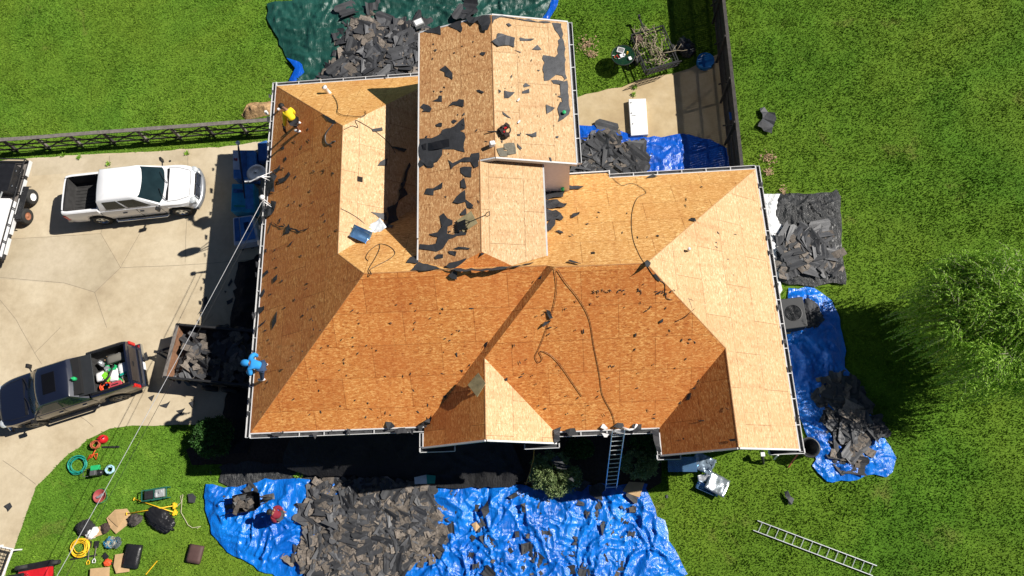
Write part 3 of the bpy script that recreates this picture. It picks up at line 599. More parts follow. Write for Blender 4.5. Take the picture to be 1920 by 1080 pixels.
def scrap(pts, plane, label=None, z=None, m=None, name='felt_scrap', cat='felt scrap', group=None, lift=.03, zoom=None):
    if zoom: pts = [(zoom[0] + a / zoom[2], zoom[1] + b / zoom[2]) for a, b in pts]
    FGN[0] += 1; rng = random.Random(FGN[0])
    if plane: p0, n = PL[plane][0], PL[plane][1].normalized(); w_ = [on(u, v, (p0, n), .012) for u, v in pts]
    else: n = Vector((0, 0, 1)); w_ = [P(u, v, z or .03) for u, v in pts]
    q = []
    for a, b in zip(w_, w_[1:] + w_[:1]):
        L = (b - a).length; k = max(1, min(8, int(L / .16))); s_ = n.cross(b - a)
        q.append(a + n * rng.uniform(0, lift))
        for j in range(1, k): q.append(a.lerp(b, j / k) + s_ * rng.uniform(-.05, .05) / max(L, .1) * min(L, 1.0) * 1.2 + n * rng.uniform(0, lift))
    c = sum(q, Vector()) / len(q); mb = MB(); N_ = len(q)
    mb.v = [tuple(p) for p in q] + [tuple(p - n * .008) for p in q]
    mb.f = [tuple(range(N_)), tuple(range(2 * N_ - 1, N_ - 1, -1))] + [(i, i + N_, (i + 1) % N_ + N_, (i + 1) % N_) for i in range(N_)]; mb.m = [0] * len(mb.f)
    me = bpy.data.meshes.new(name); me.from_pydata(mb.v, [], mb.f); bm = bmesh.new(); bm.from_mesh(me); bm.normal_update(); bmesh.ops.triangulate(bm, faces=[f for f in bm.faces if len(f.verts) > 4]); bmesh.ops.recalc_face_normals(bm, faces=bm.faces); bm.to_mesh(me); bm.free()
    me.materials.append(m or FELT); o = bpy.data.objects.new(name, me); COL.objects.link(o)
    if group: AUTO.setdefault(group, []).append((o, sum(p[0] for p in pts) / len(pts), sum(p[1] for p in pts) / len(pts)))
    return tag(o, label, cat, group)
Z4 = (760, 20, 3.6); Z3 = (600, 300, 3.84); Z7 = (420, 260, 4.909); ZB = (300, 400, 4.909); Z6 = (1100, 560, 3.374); Z5 = (760, 560, 3.6); Z8 = (1140, 280, 3.858)
gW = 'torn felt scraps on the left slope of the raised roof'; lW = 'small torn scrap of black felt on the left slope of the raised roof'
scrap([(97,865),(140,860),(175,862),(240,830),(250,805),(330,780),(395,722),(400,800),(370,812),(400,825),(402,955),(360,945),(330,935),(290,935),(250,935),(248,975),(215,1020),(190,1030),(185,1060),(150,1062),(130,1040),(97,1060)], 'BW', 'largest ragged sheet of black felt still on the raised roof, reaching its left edge', zoom=Z4, name='felt_sheet', cat='roofing felt', lift=.015)
scrap([(118,905),(205,885),(296,868),(298,918),(200,940),(120,955)], 'BW', 'dark rectangular strip lying on the largest felt sheet of the raised roof', zoom=Z4, m=BLACKP, lift=.05)
scrap([(290,1005),(320,1030),(350,1015),(400,990),(440,990),(445,965),(500,957),(495,1050),(470,1062),(440,1020),(380,1020),(330,1050),(312,1070)], 'BW', 'ragged felt piece at mid height of the raised roof, left of where its ridge steps', zoom=Z4, name='felt_sheet', cat='roofing felt')
scrap([(125,140),(150,128),(235,100),(240,163),(215,155),(150,148)], 'BW', 'felt remnant at the far left corner of the raised roof', zoom=Z4)
scrap([(290,100),(380,68),(382,145),(350,130)], 'BW', 'triangular felt remnant on the far edge of the raised roof', zoom=Z4)
scrap([(415,60),(440,48),(475,50),(520,34),(572,34),(575,105),(560,140),(520,140),(515,110),(490,70),(465,95),(430,85)], 'BW', 'bunched black felt at the far end of the raised ridge', zoom=Z4, lift=.12)
for q in ([(232,398),(270,370),(300,400),(318,420),(320,465),(270,440),(265,415)], [(182,610),(225,595),(228,573),(248,575),(247,615),(200,612)], [(103,650),(122,628),(160,640),(180,662),(165,685),(140,680),(118,682),(125,668)],
          [(292,645),(320,615),(350,612),(362,597),(397,603),(395,650),(330,635)], [(205,770),(232,757),(250,760),(247,783),(215,782)], [(312,745),(330,735),(352,745),(330,762),(318,760)],
          [(502,290),(515,280),(543,282),(535,302),(518,302)], [(480,535),(500,535),(535,550),(525,558),(490,548)], [(195,262),(215,262),(208,275)], [(235,540),(255,545),(240,553)], [(135,848),(150,845),(148,862)]):
    scrap(q, 'BW', lW, zoom=Z4, group=gW)
for q in ([(1010,55),(1040,48),(1095,50),(1090,125),(1050,120),(1015,90)], [(1015,150),(1040,130),(1055,200),(1020,200)], [(960,305),(990,260),(1045,215),(1050,285),(1105,325),(1095,350),(1060,345),(1050,300),(1000,315)],
          [(750,245),(770,205),(815,205),(885,160),(880,205),(820,220),(815,255)], [(1015,385),(1050,345),(1055,395),(1020,398)], [(828,700),(850,680),(888,680),(885,705),(835,715)], [(925,655),(985,660),(975,692),(935,675)],
          [(960,640),(1000,625),(1080,635),(1075,645),(990,645)], [(900,258),(912,262),(905,272)], [(925,510),(945,512),(935,525)], [(1155,665),(1185,672),(1165,690)]):
    scrap(q, 'BW', lW, zoom=Z3, group=gW)
scrap([(865,400),(890,382),(920,420),(955,435),(955,465),(920,480),(915,530),(960,540),(1010,510),(1055,525),(1050,540),(990,545),(930,570),(885,640),(840,660),(790,650),(718,640),(718,605),(780,612),(840,600),(850,555),(785,535),(850,520),(880,480),(865,430)], 'BW', 'long branching felt remnant on the near left part of the raised roof', zoom=Z3, name='felt_sheet', cat='roofing felt')
scrap([(720,0),(858,0),(820,20),(820,50),(770,48),(750,25),(720,52)], 'BW', lW, zoom=Z3, group=gW)
scrap([(905,765),(930,740),(1000,725),(1055,705),(1050,720),(985,770),(940,785)], 'BH', 'felt scrap on the small orange hip at the near end of the raised roof', zoom=Z3, lift=.01)
scrap([(650,795),(715,735),(800,760),(900,788),(1200,780),(1380,768),(1540,735),(1520,748),(1320,785),(1200,797),(980,800),(960,790)], 'MN', 'long felt strip along the foot of the raised roof', zoom=Z3, name='felt_sheet', cat='roofing felt', lift=.02)
scrap([(925,830),(960,795),(990,800),(985,860),(950,850)], 'SA', 'crumpled felt scrap just below the main ridge', zoom=Z3, lift=.1)
gE = 'torn felt scraps on the right slope of the raised roof'; lE = 'small torn scrap of black felt on the right slope of the raised roof'
scrap([(585,34),(720,46),(860,66),(985,80),(940,84),(880,78),(790,66),(700,50),(640,44),(600,62),(588,90)], 'BE', 'thin felt band along the far rake of the raised roof, right of the ridge', zoom=Z4, m=FELTG)
scrap([(990,82),(1052,88),(1075,280),(1092,455),(1060,480),(1075,460),(1060,440),(1020,432),(970,470),(938,475),(930,300),(970,305),(1010,315),(1030,290),(1030,200),(1048,185),(1010,130)], 'BE', 'tall ragged felt sheet down the right edge of the raised roof', zoom=Z4, m=FELTG, name='felt_sheet', cat='roofing felt', lift=.015)
scrap([(985,470),(1070,480),(1094,470),(1100,510),(1098,550),(1105,700),(1070,730),(1030,752),(1040,715),(1028,660),(1045,615),(1060,620),(1055,590),(1028,580),(1048,570),(1045,500),(1000,492)], 'BE', 'lower ragged felt sheet at the right gutter of the raised roof, under a green disc', zoom=Z4, m=FELTG, name='felt_sheet', cat='roofing felt', lift=.03)
scrap([(583,208),(615,185),(622,155),(680,168),(740,185),(735,250),(700,235),(640,240),(625,245)], 'BE', 'largest loose felt piece beside the ridge of the raised roof, near its far end', zoom=Z4, m=FELTG, lift=.06)
for q in ([(772,182),(810,190),(872,190),(850,203),(775,203)], [(735,265),(783,280),(775,285)], [(855,262),(890,232),(920,262),(900,267)], [(680,90),(700,83),(718,100),(700,110)], [(668,540),(740,550),(700,590),(668,590)], [(628,530),(648,545),(632,560)],
          [(790,545),(835,528),(838,555),(790,560)], [(797,500),(812,488),(845,508),(800,518)], [(950,635),(1010,658),(985,680),(955,697)], [(655,680),(715,727),(690,720),(660,700)], [(810,832),(850,832),(885,818),(885,850),(860,855)],
          [(755,895),(788,930),(775,940),(758,920)], [(755,833),(778,833),(775,845),(758,845)], [(1015,848),(1035,845),(1032,860),(1018,860)], [(972,988),(985,995),(988,1018),(978,1015)], [(645,880),(657,878),(655,895)], [(890,400),(910,402),(900,410)]):
    scrap(q, 'BE', lE, zoom=Z4, group=gE, m=FELTG)
gN = 'felt scraps on the inner rear slope by the raised wall'; lN = 'crumpled felt scrap on the inner rear slope right of the raised roof'
for q in ([(1605,190),(1690,195),(1760,190),(1900,195),(1870,215),(1770,215),(1750,270),(1640,290),(1600,260)], [(1615,300),(1680,290),(1780,320),(1740,350),(1620,355)], [(1620,370),(1700,365),(1755,420),(1740,440),(1700,430),(1690,480),(1660,515),(1625,515),(1625,480),(1660,440),(1620,450)], [(1618,355),(1700,375),(1720,410),(1640,430)],
          [(1805,420),(1840,380),(1872,385),(1865,400),(1830,420)], [(1695,515),(1720,512),(1750,520),(1750,540)], [(1785,735),(1800,725),(1880,750),(1870,755)], [(1808,545),(1828,545),(1815,556)]):
    scrap(q, 'MN', lN, zoom=Z3, group=gN, lift=.09)
scrap([(480,345),(540,320),(600,130),(640,20),(650,40),(625,110),(600,200),(630,250),(560,300),(545,360),(560,440),(600,440),(600,470),(560,475),(570,530),(530,520),(490,490)], 'WE', 'long black strip painting the shade in the valley left of the raised roof', zoom=Z3, name='felt_sheet', cat='roofing felt', lift=.1)  # black strip added for the valley's shade, built like the felt
scrap([(365,375),(440,385),(475,378),(478,440),(430,420),(400,395)], 'WE', 'grey felt piece at the edge of the raised roof shadow', zoom=Z3, m=FELTG)
scrap([(620,740),(650,700),(700,690),(710,740),(690,748)], 'MN', 'felt scrap beside the near left corner of the raised roof', zoom=Z3)
for q in ([(390, 575), (425, 560), (428, 590), (395, 600)], [(455,745),(480,780),(500,800),(510,770),(480,750)], [(420,890),(445,860),(440,930),(410,930)]): scrap([(480 + a / 1.0 * .32 + 130 if False else 480 + a * .555, 130 + b * .1945) for a, b in q], 'WE', 'dark felt scrap in the shaded valley left of the raised roof', group='felt scraps in the shaded valley')
gL = 'torn felt scraps on the dark left slope'; lL = 'torn black felt scrap on the dark left slope of the house'
for q in ([(455,290),(500,265),(515,240),(520,285),(490,315),(470,310)], [(500,375),(560,350),(600,305),(612,330),(570,390),(510,415)], [(515,915),(570,860),(575,820),(600,785),(610,825),(600,870),(550,885)], [(505,745),(525,730),(520,760),(508,770)], [(553,190),(565,165),(580,185),(565,207)], [(520,95),(550,65),(555,95)],
          [(585,610),(600,600),(598,620)], [(635,585),(655,572),(650,590)], [(600,975),(635,940),(610,985)], [(815,295),(828,290),(822,303)], [(918,760),(935,745),(935,765)], [(375,1045),(390,1010),(395,1050)]):
    scrap(q, 'W', lL, zoom=Z7, group=gL)
scrap([(440,765),(520,805),(620,820),(690,850),(790,815),(692,864),(610,835),(510,815)], 'W', 'wavy thin felt strip across the dark left slope below the dish', zoom=Z7)
scrap([(392,430),(430,350),(470,315),(490,345),(480,400),(465,490),(402,510)], 'W', 'bunched felt at the left eave beside the satellite dish', zoom=Z7, lift=.12)
scrap([(382,640),(450,575),(485,580),(480,620),(440,700),(395,745),(378,700)], 'W', 'bunched felt at the left eave beside the cable mast', zoom=Z7, lift=.12)
for q in ([(897,895),(915,865),(965,850),(960,885),(920,925),(898,915)], [(1030,1070),(1035,1000),(1078,900),(1075,1000)], [(920,760),(960,690),(965,720),(940,770)], [(948,555),(990,520),(1000,545),(950,590)], [(1040,600),(1080,560),(1080,610),(1050,640)], [(908,1040),(980,975),(960,1010),(915,1045)], [(960,335),(985,325),(975,355)], [(1005,742),(1030,738),(1022,752)], [(1048,412),(1062,410),(1055,422)]):
    scrap(q, 'W', lL, zoom=ZB, group=gL)
scrap([(640,432),(660,440),(700,460),(760,490),(775,520),(740,525),(690,490),(670,470)], 'W', 'ragged felt strip on the rear left hip', zoom=(480, 130, 5.144), lift=.015)
gS = 'felt scraps on the front slopes'; lS = 'torn felt scrap on an orange front slope'
scrap([(950,70),(975,80),(995,130),(975,133),(955,95)], 'SB', 'upper piece of two crossed felt strips on the front slope by the cord', zoom=Z5, lift=.1)
scrap([(922,180),(940,155),(985,138),(975,155),(930,185)], 'SB', 'lower piece of two crossed felt strips on the front slope by the cord', zoom=Z5, lift=.1)
for q in ([(1195,215),(1205,200),(1208,235),(1198,235)], [(848,518),(860,512),(858,524)], [(875,572),(888,572),(882,582)], [(935,738),(955,738),(945,750)], [(895,718),(905,718),(900,730)], [(670,540),(690,532),(690,552),(675,552)], [(1405,450),(1412,450),(1410,460)], [(1368,530),(1378,528),(1374,540)], [(1090,770),(1100,768),(1098,780)]):
    scrap(q, 'SB', lS, zoom=Z5, group=gS)
for q in ([(460,140),(485,125),(482,145),(465,155)], [(305,220),(315,215),(314,240),(307,238)], [(620,380),(632,372),(628,390)], [(400,45),(412,48),(405,58)], [(493,60),(505,50),(500,68)], [(420,412),(426,410),(424,420)], [(165,425),(178,422),(172,432)], [(320,468),(328,465),(325,475)]):
    scrap(q, 'SB', lS, zoom=Z6, group=gS)
for q in ([(365,482),(390,480),(385,497)], [(255,655),(283,650),(270,675)], [(340,365),(350,362),(352,395),(345,392)], [(260,268),(275,262),(272,272)], [(430,62),(465,62),(455,70),(435,68)], [(345,212),(352,210),(350,220)], [(362,212),(370,210),(368,222)], [(60,160),(72,150),(66,168)], [(255,358),(262,356),(260,366)], [(388,370),(396,366),(392,374)]):
    scrap(q, 'SA', lS, zoom=Z5, group=gS)
for q in ([(625,640),(640,600),(662,595),(650,640)], [(580,660),(600,640),(590,670)], [(672,570),(690,555),(684,575)], [(900,890),(940,885),(940,900),(910,903)], [(870,685),(905,703),(890,700)], [(705,770),(745,768),(740,775),(710,776)], [(690,522),(712,508),(705,530)], [(485,740),(510,738),(500,765)], [(605,885),(618,880),(614,893)]):
    scrap(q, 'G2W', 'felt scrap on the dark slope of the right front gable', zoom=Z6, group='felt scraps on the right front gable')
scrap([(85,850),(130,815),(165,800),(178,768),(175,850),(160,885),(130,850),(98,885)], 'SA', 'black felt clump at the eave corner left of the front gable', zoom=Z5, lift=.18)
scrap([(530,310),(545,295),(560,290),(552,318),(535,340)], 'G1W', 'felt scrap in the valley of the front gable', zoom=Z5); scrap([(420,450),(440,440),(435,460)], 'G1W', 'tiny felt scrap at the valley edge above the plywood square', zoom=Z5)
scrap([(1580,845),(1565,860),(1600,830),(1590,858)], 'G1W', 'oblong felt scrap near the top of the front gable strip', zoom=Z3); 
scrap([(325,905),(345,900),(380,945),(375,955),(350,940)], 'SB', 'black felt bar where the right hip begins', zoom=Z8); scrap([(583,512),(600,500),(630,510),(638,525),(620,522)], 'MN', 'dark curved felt scrap by the rear right hip', zoom=Z8, lift=.08)
scrap([(275,208),(325,182),(360,200),(330,203)], 'MN', 'pointed felt scrap at the rear right eave', zoom=Z8, lift=.05); scrap([(345,625),(358,620),(372,628),(366,635)], 'MN', 'tiny felt scrap on the rear right slope', zoom=Z8)
scrap([(265,830),(285,800),(310,825),(290,865),(275,850)], 'MN', 'small star of felt at the end of the main ridge', zoom=Z8, lift=.1)
rng = random.Random(99); CHIPS = []
SPK = [('SA', [(560, 560), (900, 560), (800, 780), (520, 790)], 60), ('SB', [(1040, 520), (1200, 520), (1330, 660), (1240, 790), (1060, 790), (930, 680)], 80), ('W', [(525, 200), (620, 260), (640, 500), (500, 780), (485, 780)], 45), ('BW', [(795, 80), (910, 50), (915, 290), (895, 460), (800, 470)], 18), ('ME', [(1240, 500), (1400, 370), (1470, 800), (1400, 800)], 8), ('MN', [(1080, 350), (1330, 350), (1200, 480), (1050, 480)], 10), ('BE', [(935, 60), (1040, 60), (1060, 290), (940, 280)], 10)]
lab = dict(SA='tiny chip of black felt on the left orange front slope', SB='tiny chip of black felt on the right orange front slope', W='tiny chip of black felt on the dark left slope', BW='tiny felt chip on the left side of the raised roof', ME='tiny felt chip on the pale right slope', MN='tiny felt chip on the rear right slope', BE='tiny felt chip on the right side of the raised roof')
for k, poly, n in SPK:
    i = 0
    while i < n:
        u = rng.uniform(min(p[0] for p in poly), max(p[0] for p in poly)); v = rng.uniform(min(p[1] for p in poly), max(p[1] for p in poly))
        if not inside(np.array([u]), np.array([v]), poly)[0]: continue
        if k == 'SB' and i < 34: v = 548 + rng.gauss(0, 3); u = rng.uniform(1110, 1270) if i % 3 else 1235 + rng.gauss(0, 12)
        a = rng.uniform(0, 6.3); L = rng.uniform(1.0, 3.8) ** 1.05; t = rng.uniform(.7, 1.7); c, s_ = math.cos(a), math.sin(a)
        CHIPS.append((L * t, [(u - L * c, v - L * s_), (u - t * s_, v + t * c), (u + L * c, v + L * s_), (u + t * s_ * .6, v - t * c * .6)], k)); i += 1
CHIPS.sort(key=lambda q: -q[0]); cm = MB()
for i, (_, q, k) in enumerate(CHIPS):
    if i < 70: scrap(q, k, lab[k], group='felt chips: ' + lab[k])
    else: cm.prism([on(u, v, PL[k], .012) for u, v in q], PL[k][1].normalized() * .012)
tag(cm.build('felt_chips', FELT), 'many tiny chips of black felt sprinkled over the roof sheathing', 'felt chips', None, 'stuff')
for q, l in (([(1424,205),(1432,202),(1440,210),(1452,213),(1455,225),(1448,240),(1446,252),(1420,238),(1430,222)], 'bent grey felt piece lying alone on the right lawn'), ([(1470,922),(1476,920),(1482,932),(1489,935),(1484,946),(1478,946)], 'small grey felt piece on the lawn above the aluminium ladder'),
             ([(352,926),(362,925),(368,932),(366,943),(355,942)], 'round black felt scrap on grass left of the blue tarp'), ([(10,948),(20,942),(24,950),(18,958)], 'star shaped black scrap on the driveway near the curb'), ([(392,885),(398,884),(397,890)], 'tiny black scrap on grass by the shrub')):
    scrap(q, None, l, z=.1, m=FELTG if 'grey' in l else FELT, lift=.12)
for q in ([(380,560),(388,556),(391,572),(384,575)], [(372,590),(381,567),(384,582),(374,587)], [(427,535),(434,522),(436,528),(430,538)], [(425,565),(437,558),(436,566),(427,572)], [(421,546),(425,546),(423,550)], [(278,745),(290,740),(285,752)], [(300,760),(320,752),(312,765)], [(262,668),(275,660),(280,675),(266,678)], [(330,770),(348,765),(340,778)], [(355,755),(365,750),(362,765)]):
    scrap(q, None, 'black felt scrap dropped on the shaded driveway concrete', z=.03, group='felt scraps dropped on the driveway', lift=.05)
# ================================================================== VEHICLES
KS = 1.12
PWHITE = NT('white_paint'); PWHITE.col((.80, .80, .81, 1)); PWHITE.b.inputs['Coat Weight'].default_value = .5; PWHITE = PWHITE.set(.3, 0, .5)
PDARK = NT('navy_black_paint'); PDARK.col((.007, .010, .024, 1)); PDARK.b.inputs['Coat Weight'].default_value = 1; PDARK.b.inputs['Coat Roughness'].default_value = .05; PDARK = PDARK.set(.3, .0, .6)
TAN2 = mat('brown_lower_paint', (.055, .043, .036), .35, .2)
CHROME = mat('chrome', (.6, .64, .7), .15, 1, .08, 4)
LAMP = mat('headlamp_glass', (.65, .68, .70), .12, .3, .2, 12)
LINER = mat('bed_liner', (.035, .034, .034), .65, 0, .35, 5, .4, 20)
TAILR = mat('tail_lamp_red', (.55, .02, .015), .2)
def strip_loft(mb, rings, mi=0, close=False):
    n = len(rings[0]); b = len(mb.v)
    for r in rings: mb.v += [tuple(p) for p in r]
    for i in range(len(rings) - 1):
        for k in range(n if close else n - 1):
            k2 = (k + 1) % n; mb.f.append((b + i*n + k, b + i*n + k2, b + (i+1)*n + k2, b + (i+1)*n + k)); mb.m.append(mi)
def pickup(name, label, loc, rz, paint, paint2, o):
    R_ = thing(name, label, 'pickup truck', loc, rz); R_.scale = (KS,) * 3
    xr, xf, wr, wf_ = o['xr'], o['xf'], o['wr'], o['wf']; cr, cf = o['cr'], o['cf']; zbelt, zbed = 1.22, o['zbed']; HW = .99
    body = MB(); liner = MB()
    def zb(x):
        z = .42
        for c in (wr, wf_):
            d = abs(x - c)
            if d < .52: z = max(z, .40 + math.sqrt(.52**2 - d * d))
        return z
    def ring(x, kind):
        hw = HW
        if x > xf - .95: hw -= .20 * ((x - xf + .95) / .95) ** 2.6
        if x < xr + .3: hw -= .05 * ((xr + .3 - x) / .3) ** 2
        zt = zbed if x <= cr else (zbelt if x < cf else zbelt - .16 * ((x - cf) / (xf - cf)) ** 1.5)
        if x > xf - .12: zt -= .10 * (x - xf + .12) / .12
        z0 = min(zb(x), zt - .3); r = [(hw - .07, z0), (hw - .02, z0 + .12 * (zt - z0)), (hw, z0 + .45 * (zt - z0)), (hw - .01, zt - .2), (hw - .04, zt - .04), (hw - .09, zt)]
        if kind == 'bed': r += [(hw - .17, zt), (hw - .18, .66), (0, .66)]
        else: r += [(hw - .22, zt + .025), (hw * .5, zt + .05), (0, zt + .055)]
        return [(x, y, z) for y, z in r] + [(x, -y, z) for y, z in r[-2::-1]]
    st = []
    x = xr
    xs = [xr, xr + .07]; st = [(xr, 'c'), (xr + .07, 'c'), (xr + .07, 'bed')]
    x = xr + .15
    while x < cr - .05: st.append((x, 'bed')); x += .065
    st += [(cr - .03, 'bed'), (cr - .03, 'c'), (cr + .001, 'c')]; x = cr + .05
    while x < xf - .03: st.append((x, 'c')); x += .065
    st.append((xf, 'c'))
    rings = [ring(a, k) for a, k in st]; n = len(rings[0])
    # tailgate top stays level with the rails
    for i in range(len(rings) - 1):
        bed = st[i][1] == 'bed' or st[i + 1][1] == 'bed'
        for k in range(n - 1):
            inner = bed and 6 <= k < n - 7
            t = liner if inner else body; b = len(t.v)
            t.v += [rings[i][k], rings[i][k + 1], rings[i + 1][k + 1], rings[i + 1][k]]; t.f.append((b, b + 1, b + 2, b + 3)); t.m.append(1 if (not inner and k in (0, 1, n - 3, n - 2)) else 0)
    for r in (rings[0], rings[-1]):
        b = len(body.v); body.v += r; body.f.append(tuple(range(b, b + n))); body.m.append(0)
    def weld(o_):
        bm = bmesh.new(); bm.from_mesh(o_.data); bmesh.ops.remove_doubles(bm, verts=bm.verts, dist=.0005); bmesh.ops.recalc_face_normals(bm, faces=bm.faces); bm.to_mesh(o_.data); bm.free()
        for p in o_.data.polygons: p.use_smooth = True
        o_.data.set_sharp_from_angle(angle=math.radians(38)); return o_
    bo = weld(body.build('body', [paint, paint2], R_, fix=False)); lo = weld(liner.build('bed_liner', LINER, R_, fix=False))
    lr = MB()
    for k in range(9): lr.box(((xr + cr) / 2 - .02, -.64 + k * .16, .672), (cr - xr - .25, .05, .02))
    lr.build('floor_ribs', LINER, lo)
    ch = MB(); ch.box(((xr + xf) / 2, 0, .45), (xf - xr - .5, 1.5, .3)); ch.build('chassis', DARK, R_)
    # cab
    cb = MB(); rt_, ft_ = o['rt'], o['ft']; zt = 1.86
    def outline(x0, x1, hw, z, bulge, rnd=.0):
        pts = []
        for t in np.linspace(-1, 1, 9): pts.append((x1 + bulge * (1 - t * t) - (.05 if abs(t) > .99 else 0), t * hw, z))
        m = 6
        for k in range(1, m): pts.append((x1 + (x0 - x1) * k / m, hw, z))
        for t in np.linspace(1, -1, 5): pts.append((x0 - .04 * (1 - t * t), t * hw, z))
        for k in range(1, m): pts.append((x0 + (x1 - x0) * k / m, -hw, z))
        return pts
    r0 = outline(cr + .02, cf, .93, zbelt - .02, .16); r1 = outline(rt_, ft_, .76, zt - .05, .10); r2 = outline(rt_ + .06, ft_ - .08, .70, zt, .10); r3 = outline(rt_ + .4, ft_ - .4, .35, zt + .03, .05)
    strip_loft(cb, [r0, r1, r2, r3], 0, True); b = len(cb.v); cb.v += r3; cb.f.append(tuple(range(b, b + len(r3)))); cb.m.append(0)
    cabo = weld(cb.build('cab', paint, R_, fix=False))
    A0 = [Vector(p) for p in r0]; A1 = [Vector(p) for p in r1]; cen = Vector(((cr + cf) / 2, 0, 1.4))
    def wall(i, t): return A0[i % len(A0)].lerp(A1[i % len(A1)], t)
    def pane(nm, idx, t0, t1, frac0=0, frac1=0, m=GLASS, slant=0):
        mb = MB(); lowr = []; up = []
        for j, i in enumerate(idx):
            i0 = int(math.floor(i)); f = i - i0
            a = wall(i0, t0).lerp(wall(i0 + 1, t0), f); i_ = i + (slant if j == len(idx) - 1 else 0); i1 = int(math.floor(i_)); f1 = i_ - i1; c = wall(i1, t1).lerp(wall(i1 + 1, t1), f1)
            off = Vector((a.x - cen.x if abs(a.y) < .8 else 0, a.y * 1.2, .35)).normalized() * .012; lowr.append(a + off); up.append(c + off)
        mb.v = [tuple(p) for p in lowr + up]; k = len(lowr); mb.f = [(q, q + 1, k + q + 1, k + q) for q in range(k - 1)]; mb.m = [0] * (k - 1)
        g = mb.build(nm, m, R_, True); return g
    ws = pane('windshield', [.35, 1, 2, 3, 4, 5, 6, 7, 7.65], .10, .93)
    cw = MB(); cw.box((cf + .20, 0, zbelt + .035), (.10, 1.5, .02)); cw.build('cowl', BLACKP, R_)
    sp2 = MB()
    for s_ in (1, -1): sp2.tube([(cf + .2, s_ * .80, zbelt + .022), (xf - .6, s_ * .76, zbelt - .012), (xf - .18, s_ * .62, zbelt - .07)], .007, 4)
    sp2.tube([(xf - .17, -.6, zbelt - .085), (xf - .13, 0, zbelt - .06), (xf - .17, .6, zbelt - .085)], .008, 4); sp2.build('hood_seam', DARK, R_)
    wpr = MB()
    for y0 in (-.75, .05): wpr.tube([(cf + .20, y0, 1.30), (cf + .02, y0 + .25, 1.38), (cf - .08, y0 + .52, 1.44)], .014, 4)
    wpr.build('wiper', BLACKP, ws)
    nO = 9
    for a, b, nm in ((8.75, 11.1, 0), (11.35, 13.3, 0)):
        pane('side_window', [a, (a + b) / 2, b], .12, .88); 
    m0 = 9 + 5 + 5 - 1
    tot = len(r0)
    for a, b in ((tot - .75 + 0, tot - 3.1), (tot - 3.35, tot - 5.3)):
        pane('side_window', [a, (a + b) / 2, b], .12, .88)
    pane('rear_window', [14.6, 15, 16, 17, 17.4], .2, .85)
    # wheels
    for x in (wr, wf_):
        for s_ in (1, -1):
            ty = MB(); ty.lathe((0, 0, 0), [(.22, .11), (.37, .125), (.395, .09), (.395, -.09), (.37, -.125), (.22, -.11)], 28, axis='Y')
            wroot = ty.build('wheel', RUBBER, R_, True); wroot.location = (x, s_ * .86, .395)
            rm = MB(); yy = s_ * .10
            rm.lathe((0, 0, 0), [(.255, yy * 1.15), (.235, yy * 1.2), (.21, yy * .6), (.20, yy * .5)], 24, axis='Y')
            for k in range(5):
                a = k * 2 * math.pi / 5; rm.beam((0, yy * .95, 0), (.23 * math.cos(a), yy * .95, .23 * math.sin(a)), .085, .02, (0, 1, 0))
            rm.lathe((0, 0, 0), [(.075, yy * 1.1), (.0, yy * 1.15)], 12, axis='Y'); rm.build('rim', o['rim'], wroot)
    # mirrors, handles, lamps, bumpers
    for s_ in (1, -1):
        mm = MB(); mm.beam((cf - .12, s_ * .93, 1.22), (cf - .10, s_ * 1.12, 1.30), .05, .05); mm.box((cf - .11, s_ * 1.16, 1.34), (.10, .17, .26), (0, 0, s_ * .25)); mm.build('mirror', BLACKP, R_, bevel=.02)
        for hx in (cf - 1.0, cf - 1.75 if not o.get('crew') else cf - 1.95):
            hb_ = MB(); hb_.box((hx, s_ * 1.0, .99), (.17, .03, .05)); hb_.build('door_handle', BLACKP if o['white'] else CHROME, R_)
        sm_ = MB()
        for hx in (cf - .15, cf - 1.18, cr + .02): sm_.box((hx, s_ * (.985 if hx < cf else .985), .82), (.012, .015, .7))
        sm_.build('door_seam', DARK, R_)
        hl = MB(); hl.lathe((xf - .13, s_ * .70, .98), [(0, .13), (.13, .10), (.20, 0), (.16, -.08)], 14); hl.box((xf - .08, s_ * .66, .9), (.14, .34, .2), (0, 0, -s_ * .35)); hl.build('headlight', LAMP, R_, bevel=.03)
        tl = MB(); tl.box((xr + .03, s_ * .90, .98), (.16, .14, .42)); tl.build('taillight', TAILR, R_, bevel=.03)
        if o.get('step'):
            sp = MB(); sp.tube([(cf - .1, s_ * .95, .42), (cf - .2, s_ * 1.06, .40), (cr + .35, s_ * 1.06, .40), (cr + .25, s_ * .95, .42)], .05, 8); sp.build('step_bar', CHROME if o['white'] else BLACKP, R_, True)
    gr = MB(); gm = o['grille']
    gr.box((xf + .02, 0, .86), (.08, 1.02, .36), 0, 1)
    for z in (.73, .82, .91, 1.0): gr.box((xf + .07, 0, z), (.05, 1.06, .035))
    for y in (0, -.53, .53): gr.box((xf + .065, y, .87), (.05, .08, .36))
    gr.build('grille', [gm, DARK], R_, bevel=.008)
    bp = MB(); rr = []
    for t in np.linspace(-1, 1, 11):
        xx = xf + .14 - .26 * abs(t) ** 2.5; rr.append([(xx, t * .97, .40), (xx + .06, t * .97, .45), (xx + .06, t * .97, .62), (xx - .02, t * .97, .68), (xx - .1, t * .97, .68)])
    strip_loft(bp, rr); bp.build('front_bumper', o['bump'], R_, True)
    bp = MB(); bp.box((xr - .10, 0, .58), (.2, 1.86, .2)); rb = bp.build('rear_bumper', o['bump'], R_, bevel=.04)
    tg = MB(); tg.box((xr - .012, 0, 1.02), (.03, 1.44, .5)); tgo = tg.build('tailgate', paint2 if not o['white'] else paint, R_, bevel=.01); tg = MB(); tg.box((xr - .04, 0, 1.12), (.03, .2, .07)); tg.build('handle', BLACKP, tgo)
